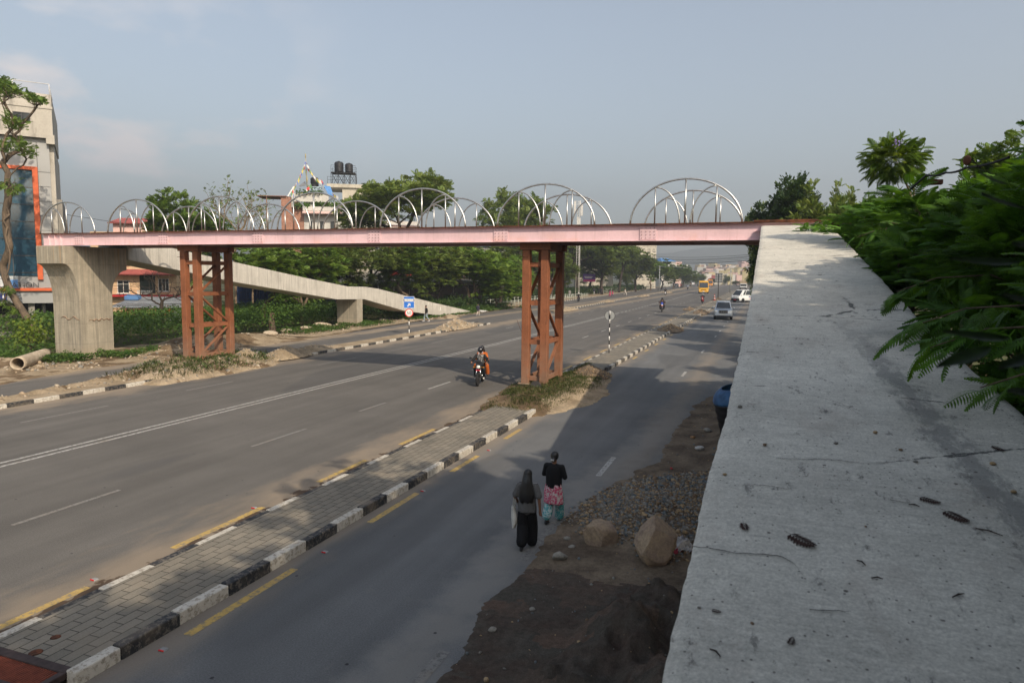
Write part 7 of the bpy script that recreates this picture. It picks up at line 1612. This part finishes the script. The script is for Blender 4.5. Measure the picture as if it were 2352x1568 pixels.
# ---------------------------------------------------------------- signs, poles and railings
BWp=[simple('sign_black',(.015,.015,.015),.6),simple('sign_white',(.66,.65,.62),.6)]
def bands(parent,z0,z1,n,r=.035,x=0,y=0,first=0,name='post'):
    b=B()
    for i in range(n): b.mi=(i+first)%2; b.lathe([(r,z0+(z1-z0)*i/n),(r,z0+(z1-z0)*(i+1)/n-.001)],(x,y,0),12)
    return b.make(name,BWp,parent)
def sign50():
    t=empty('speed_limit_sign',(-30.16,55,.1),R(31),'blue entrance sign above a red ringed fifty sign on a striped post','road sign'); bands(t,0,3.3,9,.04,0,.04,1)
    b=B(); b.box((0,0,2.83),(.96,.03,1.06)); o=b.make('blue_panel',simple('sign_blue',(.02,.13,.48),.4),t); b=B()
    for s in (-1,1): b.box((s*.465,-.02,2.83),(.025,.012,1.06)); b.box((0,-.02,2.83+s*.515),(.90,.012,.025))
    b.box((0,-.020,3.02),(.84,.012,.24)); b.make('white_border',BWp[1],o); text('ENTRANCE1',o,(0,-.03,2.95),.185,BWp[0],name='lettering')
    b=B(); b.bar((-.14,-.02,2.46),(.07,-.02,2.68),.09,.012,up=(0,1,0)); b.quad((-.06,-.022,2.73),(.13,-.022,2.74),(.13,-.022,2.55),(.10,-.022,2.68)); b.bar((-.08,-.02,2.71),(.13,-.02,2.71),.06,.012,up=(0,1,0)); b.bar((.10,-.02,2.74),(.10,-.02,2.50),.06,.012,up=(0,1,0)); b.make('arrow',BWp[1],o)
    b=B(); b.lathe([(.37,-.01),(.37,.02)],(0,0,1.88),32,'Y'); d=b.make('round_plate',simple('sign_red',(.55,.02,.02),.4),t); b=B(); b.lathe([(.295,-.018),(.295,-.011)],(0,0,1.88),32,'Y'); b.make('white_face',BWp[1],d); text('50',d,(0,-.024,1.72),.42,BWp[0],name='lettering',ext=.004)
sign50()
def disc():
    t=empty('round_sign',(-9.92,46.7,.14),R(10),'unpainted back of a round road sign on a black and white post','road sign'); bands(t,0,2.95,10,.035,0,0,0)
    b=B(); b.lathe([(.35,.05),(.35,.065)],(0,0,2.6),32,'Y'); d=b.make('round_plate',simple('sign_back',(.30,.31,.31),.5,.3),t); b=B(); n=32; b.tube([(.35*math.cos(a_),.05,2.6+.35*math.sin(a_)) for a_ in np.linspace(0,2*PI,33)],.012,6,cap=False); b.box((0,.02,2.6),(.07,.05,.70)); b.make('rim',BWp[0],d)
disc()
def sqsign():
    a=gp(*A8(1590,852)); t=empty('square_sign',(a.x,a.y,.1),0,'grey back of a square sign on a thin post far along the paved median','road sign'); b=B(); b.tube([(0,0,0),(0,0,6.3)],.09,8); b.make('post',MT['frame_d'],t); b=B(); b.box((0,.12,5.4),(1.75,.06,2.4)); p_=b.make('plate',simple('sign_back',(.30,.31,.31),.5,.3),t); b=B(); [b.box((0,.06,4.4+.65*k),(1.7,.06,.10)) for k in range(4)]; [b.box((x,.07,5.4),(.08,.04,2.3)) for x in (-.6,.6)]; b.make('bracing',MT['frame_d'],p_)
    t.rotation_euler=(0,0,.1)
    t2=empty('striped_post',(a.x-.35,a.y-8,.1),0,'short red and white marker cone beside the square sign post','cone'); b=B()
    for i in range(5): b.mi=i%2; b.lathe([(.30-.05*i,.30*i),(.255-.05*i,.30*(i+1))],n=12)
    b.make('cone_shell',[cm('cone_red',(.35,.03,.02)),cm('cone_white',(.5,.48,.45))],t2)
sqsign()
def campole(p0,zt,arm,label,cams,grp='camera poles over the road'):
    t=empty('camera_pole',(p0[0],p0[1],.1),0,label,'camera pole',grp); m=simple('galvanised',(.34,.35,.34),.45,.3); b=B(); b.tube([(0,0,0),(0,0,zt)],[.17,.11],10); b.make('pole',m,t); b=B(); b.tube([(-1.2*np.sign(arm),0,zt-.3),(arm*.45,0,zt-.35),(arm,0,zt-.75)],[.11,.09,.06],8); b.make('arm',m,t)
    b=B(); b.box((0,-.2,zt-1.6),(.5,.4,.7)); b.make('control_box',m,t,bevel=.03)
    for k,u in enumerate(cams): b=B(); b.tube([(arm*u,0,zt-.6),(arm*u,0,zt+.1)],.04,6); b.box((arm*u,-.15,zt+.15),(.5,.8,.45)); b.make('camera',cm('camera_white',(.6,.6,.58)) if k%2==0 else BLK,t,bevel=.04)
campole((-38.06,268.99),9.9,10.6,'left camera pole with a long arm reaching over the far carriageway',(.32,.45,.58,.86,.97)); campole((-11.13,254.9),9.4,-9.6,'right camera pole on the paved median with its arm over the road',(.35,.58,.92))
campole((-38,395),8,3,'more distant lamp pole behind the white coach',(.9,),None)
def gantry():
    a=gp(*D4(1125,318),-2); t=empty('white_gantry',(a.x,560,0),YAW,'white open frame tower beyond the crest of the road','tower'); b=B()
    for x in (-2.6,2.6):
        for y in (0,3): b.b2((x-.3,y-.3,-1),(x+.3,y+.3,8.6))
    b.b2((-4,-.5,8.2),(4,3.5,8.8)); b.b2((-2.6,-.2,5.4),(2.6,.2,5.9)); b.bar((-2.6,0,.5),(2.6,0,5.4),.4,.4); b.bar((2.6,0.02,.5),(-2.6,0.02,5.4),.4,.4); b.make('gantry_frame',W['white'],t); d=ray(1690,640); t.location=(d.x/d.y*560,560,0)
    d=ray(D4(1125,0)[0],640); t.location=(d.x/d.y*560,560,0)
gantry()
def fence(name,pts,label,h=1.05,step=2.0,rails=(.45,.98),mat=None,group=None,sag=0):
    t=empty(name,(pts[0][0],pts[0][1],.1),0,label,'railing',group); o=Vector((pts[0][0],pts[0][1],0)); P=[]
    for a,c in zip(pts,pts[1:]):
        a=Vector((*a,0));c=Vector((*c,0)); n=max(1,int((c-a).length/step)); P+= [a.lerp(c,i/n)-o for i in range(n)]
    P.append(Vector((*pts[-1],0))-o); m=mat or cm('railing_paint',(.42,.44,.38)); 
    for p_ in P[:100]: b=B(); b.tube([tuple(p_),(p_.x,p_.y,h)],.05,6); b.ball((p_.x,p_.y,h+.02),.06,6,4); b.make('post',m,t)
    for z_ in rails: b=B(); b.tube([(p_.x,p_.y,z_-(random.uniform(0,sag))) for p_ in P],.03,5); b.make('rail',m,t)
    return t
g_=lambda q:tuple(gp(*q,.1)[:2])
pA=g_(B5(150,930)); pB=g_(B5(1180,802)); fence('railing',[pA,pB],'nearest length of pale railing, left of the waiting people',1.1,2.0,(.35,.68,1.02),group='pale railings along the far pavement')
q0=g_(F4(1705,850)); q1=g_(F4(2150,800)); fence('railing',[q0,q1,(pB[0]-2.2,pB[1]+2)],'thin sagging railing set back behind the first length',1.0,2.4,(.3,.95),group='pale railings along the far pavement',sag=.12)
pC=g_(B5(1372,758)); pD=g_(B5(2330,655)); fence('railing',[pC,pD],'long railing right of the waiting people, running to the dark car',1.5,2.2,(.5,.95,1.42),group='pale railings along the far pavement')
fence('railing',[pD,(pD[0]-9,pD[1]+110)],'farthest length of railing beyond the dark car',1.3,3.0,(.4,.8,1.2),group='pale railings along the far pavement')
def billboard():
    a=gp(*B5(1205,760),.1); t=empty('billboard',(a.x,a.y-1,.1),R(34),'purple and pink billboard above the waiting people','billboard'); b=B(); b.box((0,0,5.0),(4.0,.15,2.4)); p_=b.make('panel',simple('board_purple',(.085,.035,.20),.6),t); b=B(); b.box((0,-.09,4.15),(3.8,.02,.62)); b.make('pink_band',simple('board_pink',(.40,.03,.14),.6),p_); b=B(); b.box((-.3,-.09,5.35),(2.6,.02,.16)); b.box((-.3,-.09,5.0),(2.2,.02,.16)); b.make('white_line',BWp[1],p_)
    b=B(); [b.tube([(x,.15,0),(x,.15,5.6)],.08,6) for x in (-1.2,1.2)]; b.make('post',W['white'],t)
billboard()
# poles and wires
def upole(x,y,h,label,r=.16,m=None):
    t=empty('utility_pole',(x,y,0),0,label,'utility pole',None); b=B(); b.tube([(0,0,-.1),(0,0,h)],[r,r*.65],10); b.make('pole',m or W['conc'],t); b=B(); b.box((0,0,h-.6),(1.6,.1,.12)); b.make('crossarm',MT['frame_d'],t); return t
ZP=Z(0,1150,300,1882); a=gp(*ZP(1140,1290)); u1=upole(-57.3,a.y if a.y<46 else 42,8.6,'grey concrete pole wrapped in black cables left of the pier')
p_=oY(*ZP(1140,1290),41.5); u1.location=(p_.x,41.5,0); ht=oY(*Z(0,800,350,784)(368,655),41.5).z
for ch in u1.children: ch.scale=(1,1,ht/8.6) if ch.name.startswith('pole') else (1,1,1)
b=B(); r_=random.Random(4)
for zz,q in ((ht-.7,.26),(ht-1.9,.30),(ht-3.5,.34)):
    for k in range(6): b.lathe([(q-.05+r_.uniform(-.06,.06),zz+r_.uniform(-.2,.2)),(q,zz+r_.uniform(-.2,.2)+.03)],(r_.uniform(-.1,.1),-.05,0),10)
for k in range(9): b.tube([(r_.uniform(-.2,.2),-.2,ht-.4-k*.4),(r_.uniform(-.3,.35),-.3,ht-.9-k*.4),(r_.uniform(-.2,.2),-.2,ht-1.3-k*.35)],.02,5)
o=b.make('cable_coil',MT['black_iron'],u1)
b=B(); b.tube([(0,-.25,0),(0.06,-.25,ht-.6)],.03,5); b.make('cable',MT['black_iron'],u1)
def wires(name,label,sets,cat='cables',r=.02):
    t=empty(name,sets[0][0],0,label,cat); o=Vector(sets[0][0])
    for A,C_,sag in sets:
        A=Vector(A);C_=Vector(C_); b=B(); b.tube([tuple(A.lerp(C_,i/20)-Vector((0,0,sag*4*(i/20)*(1-i/20)))-o) for i in range(21)],r,4); b.make('cable',MT['black_iron'],t)
px_=u1.location; R4=random.Random(9)
wires('cable_bundle','tangle of black cables running from the left pole behind the pier',[((px_.x+R4.uniform(-.1,.1),px_.y,ht-.3-.26*k),(-52+R4.uniform(-.5,.5),68,ht-.2-.22*k),.5+R4.uniform(0,.7)) for k in range(11)])
wires('cable_bundle','tangle of black cables between the left edge and the concrete pole',[((px_.x,px_.y,ht-.3-.3*k),(-58-R4.uniform(0,2),26,ht+.4-.34*k),.35+R4.uniform(0,.8)) for k in range(10)])
wires('overhead_cable','two thin cables crossing behind the left arches',[((-60,40,10.9),(-56,92,8.6),.5),((-60,40,9.3),(-56,92,7.9),.5)],r=.025)
c5=Z(2550,950,350,2352)
wires('power_line','sagging power lines crossing the sky under the bridge on the right',[(tuple(oY(c5(0,y0)[0],c5(0,y0)[1],235)),tuple(oY(c5(2352,y1)[0]+60,c5(2352,y1)[1]-2,190)),.8) for y0,y1 in ((470,478),(535,520),(555,545),(590,590),(625,630),(645,632))],r=.05)
def mast():
    Y=165; q=Z(1750,650,1350,2117); p=oY(*q(870,560),Y); t=empty('phone_mast',(p.x,Y,0),0,'slim lattice phone mast with panel antennas seen between the arches','mast'); zt=oY(*q(870,240),Y).z; b=B()
    for a_,c_ in ((0,0),(1,0),(.5,.9)): b.tube([(a_,c_,0),(a_*.6+.2,c_*.6+.15,zt)],.07,5)
    for k in range(26): z_=zt*(.3+.7*k/26); b.tube([(.05,0,z_),(.95*.9,0,z_+zt*.026)],.04,4)
    b.make('lattice',MT['frame_w'],t); b=B(); [b.box((x,-.4,zt-z_),(.5,.3,3.0)) for x,z_ in ((-.4,1.6),(1.3,2.2),(.4,5.5))]; b.make('antenna',MT['frame_w'],t)
mast()
upole(oY(1302,560,196).x,196,12,'pale utility pole left of the billboard',.22); upole(oY(1322,560,215).x,215,11.5,'second pale utility pole, thinner, left of the billboard',.18)
def stick():
    b=B(); a=gp(*B5(290,1270),.12); c=oY(*B5(228,1107),a.y); b.tube([tuple(a),tuple(c)],.02,5); o=b.make('thin_rod',MT['rust']); tag(o,'thin bent rod standing on the far median left of the nearer tower','rod')
stick()
# ---------------------------------------------------------------- road studs, grate, litter
q1=Z(0,1400,1400,1649)
for i,(x,y,lb) in enumerate(((-10.85,12.38,'red road stud in the dust of the main carriageway, upper of two'),(-10.85,8.35,'red road stud in the dust of the main carriageway, lower of two'),(-7.88,7.07,'red road stud on the service road nearest the camera'),(-7.82,10.85,'second red road stud along the near kerb'),(-7.82,14.95,'third red road stud along the near kerb'),(-7.80,19.31,'fourth red road stud along the near kerb'))):
    t=empty('road_stud',(x,y,.0),random.uniform(-.15,.1),lb,'road stud','red road studs'); b=B(); b.box((0,0,.012),(.12,.10,.024),taper=.7); b.make('stud_base',cm('stud_grey',(.25,.25,.25)),t,bevel=.004); b=B(); b.box((0,-.047,.014),(.09,.02,.014),rot=(.6,0,0)); b.make('reflector',REDL,t)
def grate():
    t=empty('drain_grate',(-9.3,5.9,.14),0,'rusty red slatted drain grate in the lower left corner','grate'); b=B(); 
    x0,x1=-1.25,.93; b.b2((x0,.06,-.06),(x1,.20,.03)); b.b2((x0,-1.4,-.06),(x1,-1.28,.03)); b.b2((x1-.10,-1.279,-.06),(x1,.059,.03)); b.b2((x0,-1.279,-.06),(x0+.1,.059,.03)); b.b2((x0+.101,-.42,-.05),(x1-.101,-.32,.025)); b.make('grate_frame',simple('dark_iron',(.045,.03,.028),.7,var=.3,scale=10),t,bevel=.006)
    b=B(); 
    for k in range(44): x=x0+.12+k*(x1-x0-.24)/43; b.b2((x-.014,-1.27,-.045),(x+.012,.058,.012))
    b.make('slats',MT['rust2'],t); b=B(); b.b2((x0+.1,-1.27,-.12),(x1-.1,.058,-.1)); b.make('pit',MT['dark_room'],t)
MT['rust2']=simple('red_rust',(.17,.045,.025),.9,var=.3,scale=9)
grate()
for i,(px,s) in enumerate(((q1(262,1350),.07),(q1(168,1422),.09))):
    a=gp(*px,.145); b=B(); b.lathe([(s,-.0),(s*.9,.006),(s*.5,.002),(.01,-.0)],n=14); o=b.make('bolt_hole',MT['rust']); o.location=(a.x,a.y,.145); tag(o,['rusty pit in the pavers further from the grate','rusty pit in the pavers nearer the grate'][i],'pit'); 
# dead leaves, twigs and pebbles on our ramp
q7=Z(2500,1500,1596,2033)
def deadleaf(px,L,rz,lb,n=9):
    a=onramp(*px); t=empty('dead_leaf',a+Vector((0,0,.004)),rz,lb,'dead leaf','dry leaves on our ramp'); t.rotation_euler=(Vector((0,0,1)).rotation_difference(Vector((0,-.156,1)).normalized()).to_matrix()@Matrix.Rotation(rz,3,'Z')).to_euler(); L*=1.5
    V,Fq=frond_proto(1,n,.28,.10,-.05,1,int(L*999),.05); V=V*L+[0,0,.010]; mesh_np('leaf',V,Fq,MT['deadleaf'],t)
MT['deadleaf']=simple('dead_leaf_brown',(.035,.018,.014),.9,var=.3,scale=9)
for i,(px,L,rz,lb) in enumerate(((q7(810,800),.19,-.75,'largest dry frond, centre left of our ramp'),(q7(600,750),.10,-1.4,'small dry frond left of the largest one'),(q7(1600,685),.17,-.9,'dry frond right of centre on our ramp'),(q7(1475,622),.13,-.5,'curled dry frond just above the right hand one'),(q7(430,1200),.05,-.2,'tiny dry leaf near the left ramp edge'),(q7(1860,360),.11,-1.1,'dry frond high on the right of our ramp'),(q7(835,1390),.06,1.3,'small dry sprig near the bottom of our ramp'))): deadleaf(px,L,rz,lb)
MT['twig']=simple('dark_twig',(.03,.02,.016),.9)
for i,(p0,p1,lb) in enumerate(((q7(1785,786),q7(1925,826),'longest twig at the right of our ramp'),(q7(1255,1040),q7(1312,1046),'short thick twig low on our ramp'),(q7(1668,1138),q7(1728,1122),'short straight twig at the lower right of our ramp'),(q7(432,1402),q7(485,1442),'twig in the lower left of our ramp'),(q7(1180,950),q7(1225,975),'thin twig in the middle of our ramp'),(q7(1445,664),q7(1500,676),'small twig below the curled frond'))):
    a=onramp(*p0)+Vector((0,0,.01)); c=onramp(*p1)+Vector((0,0,.012)); b=B(); m_=(a+c)/2+Vector((.004,.008,.006)); b.tube([(0,0,0),tuple(m_-a),tuple(c-a)],[.004,.0055,.003],6); o=b.make('twig',MT['twig']); o.location=a; tag(o,lb,'twig','twigs on our ramp')
PB=[((1075,352),.045,'pebble on the upper middle of our ramp'),((1275,296),.05,'flat pebble upper right of centre on our ramp'),((1405,386),.045,'rounded pebble right of the flat one on our ramp'),((1480,445),.04,'square chip on the right half of our ramp'),((1980,600),.05,'pale pebble near the right edge of our ramp'),((648,1268),.028,'pale chip low on the left half of our ramp'),((378,1188),.024,'pebble beside the left ramp edge, low'),((508,510),.04,'pebble close to the left ramp edge, high'),((1225,773),.024,'small brown pebble at the centre of our ramp'),((586,166),.06,'pebble far up by the left ramp edge'),((1875,458),.06,'long pebble high on the right of our ramp'),((712,360),.05,'dark chip high on the left half of our ramp')]
for i,(p,s,lb) in enumerate(PB): a=onramp(*q7(*p)); rock('pebble',tuple(a),(s,s*.8,s*.55),90+i,ST[i%3],(0,0,i),lb,'pebble','pebbles on our ramp',sub=2,cuts=5)
# litter on the verge
qv=Z(2550,1450,450,1411)
for i,(px,s,mt_,lb) in enumerate(((qv(780,1020),.30,cm('litter_white',(.45,.44,.42)),'crumpled white litter on the dirt slope'),(qv(700,870),.22,cm('litter_tan',(.35,.2,.1)),'orange brown litter near the road edge'),(qv(430,1245),.12,cm('litter_red',(.4,.05,.05)),'small red wrapper on the dirt'),(qv(880,800),.34,ST[4],'pale stone leaning on the broken tank'),(qv(400,1385),.2,ST[3],'blue grey flat stone above the gravel'))):
    g0=gp(px[0],px[1],.25); g0.z=float(verge_h(np.array(g0.x),np.array(g0.y))); rock('litter' if i<3 else 'stone',tuple(g0),(s,s*.7,s*.5),120+i,mt_,(0,0,i),lb,'litter' if i<3 else 'stone',sub=3,cuts=14,rough=.3)
a=gp(*Z(1950,1400,500,2240)(865,660),.3); b=B(); b.lathe([(.26,-.03),(.27,0),(.26,.04)],(0,0,.2),20,'Y'); o=b.make('round_stone',simple('dark_disc',(.05,.045,.045),.8)); o.location=(a.x,a.y,.12); tag(o,'dark round plate painted with digits leaning inside the tower foot','plate'); text('09',o,(0,-.036,.10),.24,cm('faded_paint',(.2,.18,.17)),name='digits')

# cracks in the screed of our ramp
def crack(px,wd,seed):
    P=[onramp(*q7(*p)) for p in px]; pts=[]
    for a,c in zip(P,P[1:]):
        n=max(3,int((c-a).length/.03)); pts+=[a.lerp(c,i/n) for i in range(n)]
    pts.append(P[-1]); V=[]; n=len(pts)
    for i,p_ in enumerate(pts):
        k=wd*(.35+1.1*float(fbm(i*.35,seed,3,seed)))*min(1,(n-i)/n*3+.15); dy=.035*(float(fbm(i*.22,seed+5,4,seed))-.5)+.012*(random.random()-.5)
        V+= [(p_.x-1,p_.y-30+dy-k/2,0),(p_.x-1,p_.y-30+dy+k/2,0)]
    V=[(x,y,zr(y+30)+.010+.014*(float(fbm((x+1)*1.5,(y+30)*1.5,3,4))-.5)) for x,y,_ in V]
    mesh_np('crack',np.array(V),np.array([(2*i,2*i+2,2*i+3,2*i+1) for i in range(n-1)]),MT['crackm'],RT)
MT['crackm']=simple('crack_dark',(.035,.033,.03),.95,var=.4,scale=30)
RT=[o for o in bpy.data.objects if o.name=='concrete_ramp'][0]
for i,(px,wd) in enumerate(((((342,877),(440,892),(560,915),(690,922),(800,937),(860,965),(905,1025)),.009),(((770,424),(860,428),(960,430),(1080,440),(1250,457)),.009),(((655,560),(740,568),(840,588)),.008),(((880,95),(1000,118),(1100,150),(1190,200),(1250,245)),.007),(((940,1200),(1150,1208)),.006),(((1340,640),(1500,676)),.006))): crack(px,wd,i+2)

qr=Z(3400,450,696,2183)
wires('overhead_cable','thick black cable climbing out of the right canopy towards the right edge',[(tuple(oY(*qr(760,960),15.5)),tuple(oY(*qr(965,785),15)),.0),(tuple(oY(*qr(965,785),15)),tuple(oY(*qr(1200,755),14.5)),.03),(tuple(oY(*qr(1200,755),14.5)),tuple(oY(*qr(1460,690),14)),.03),(tuple(oY(*qr(1460,690),14)),tuple(oY(*qr(2000,560),13)),.03)],r=.022)
b=B(); p_=oY(*qr(1000,878),16.5); b.box((0,0,0),(.46,.14,.10)); o=b.make('rusty_beam',MT['rust'],bevel=.01); o.location=p_; tag(o,'short rusty beam end poking out of the right canopy','beam'); b=None
t=empty('seed_pod',oY(*qr(1470,600),12),0,'brown seed pod dangling from a thin twig against the sky','seed pod'); b=B(); b.ball((0,0,0),(.055,.03,.075),12,8); b.make('pod',simple('pod_brown',(.12,.05,.03),.8),t); b=B(); a0=Vector(oY(*qr(1470,600),12)); b.tube([(0,0,.07)]+[tuple(oY(*qr(*p),12)-a0) for p in ((1480,565),(1530,590),(1600,660),(1640,700))],.008,5); b.make('twig',MT['twig'],t)
a=gp(*F4(1665,935),.1); rock('sack',(a.x,a.y,.08),(1.6,.8,.35),77,cm('sack_white2',(.5,.49,.46)),(0,0,.2),'white sack lying on the verge right of the ramp foot','sack',sub=4,rough=.12)
mtc(1.0,'small motorcycle parked by the shutters behind the landing pier',gp(640,700),0,(.2,.02,.02),'x',(0,0,0)) if 0 else None
# ---------------------------------------------------------------- hills and haze
def ridge(name,x0,x1,y0,amp,seed,mat,prof,depth=500,z0=-.2,bw=900.):
    xs=np.linspace(x0,x1,180); V=[];rows=14
    for i in range(rows):
        u=i/(rows-1)
        for x in xs: h=prof(x)*(.65+.7*float(fbm(x/bw+seed,seed*1.7+u*.6,5,seed))); V.append((x,y0+depth*u,z0+h*math.sin(u*PI/2)+.0*u))
    n=len(xs); Fq=[(i*n+j,i*n+j+1,(i+1)*n+j+1,(i+1)*n+j) for i in range(rows-1) for j in range(n-1)]
    return tag(mesh_np(name,np.array(V),np.array(Fq),mat,smooth=True),kind='structure')
MT['hill']=m_dirt('hill_forest',(.11,.13,.10),(.17,.16,.14))
ridge('hills',-1200,900,2350,60,3,MT['hill'],lambda x:85+40*math.exp(-((x+100)/260.)**2),350,bw=260.)
ridge('mountain',-2700,700,2350,300,5,MT['hill'],lambda x:90+190*math.exp(-((x+1800)/430.)**2),380)
def haze():
    b=B(); b.b2((-2900,-60,-1.2),(1300,2900,345)); m=bpy.data.materials.new('haze'); m.use_nodes=True; t=m.node_tree; t.nodes.clear()
    v=t.nodes.new('ShaderNodeVolumePrincipled'); v.inputs['Color'].default_value=(.72,.78,.86,1); v.inputs['Density'].default_value=HAZE; v.inputs['Anisotropy'].default_value=.25
    o=t.nodes.new('ShaderNodeOutputMaterial'); t.links.new(v.outputs[0],o.inputs['Volume']); o_=b.make('haze',m); tag(o_,kind='stuff')
HAZE=.00052
haze()
for k in ('umb','fea','den','brd','low','spa'):
    if k not in _used:
        for c in list(TP[k].children): bpy.data.objects.remove(c)
        bpy.data.objects.remove(TP[k])
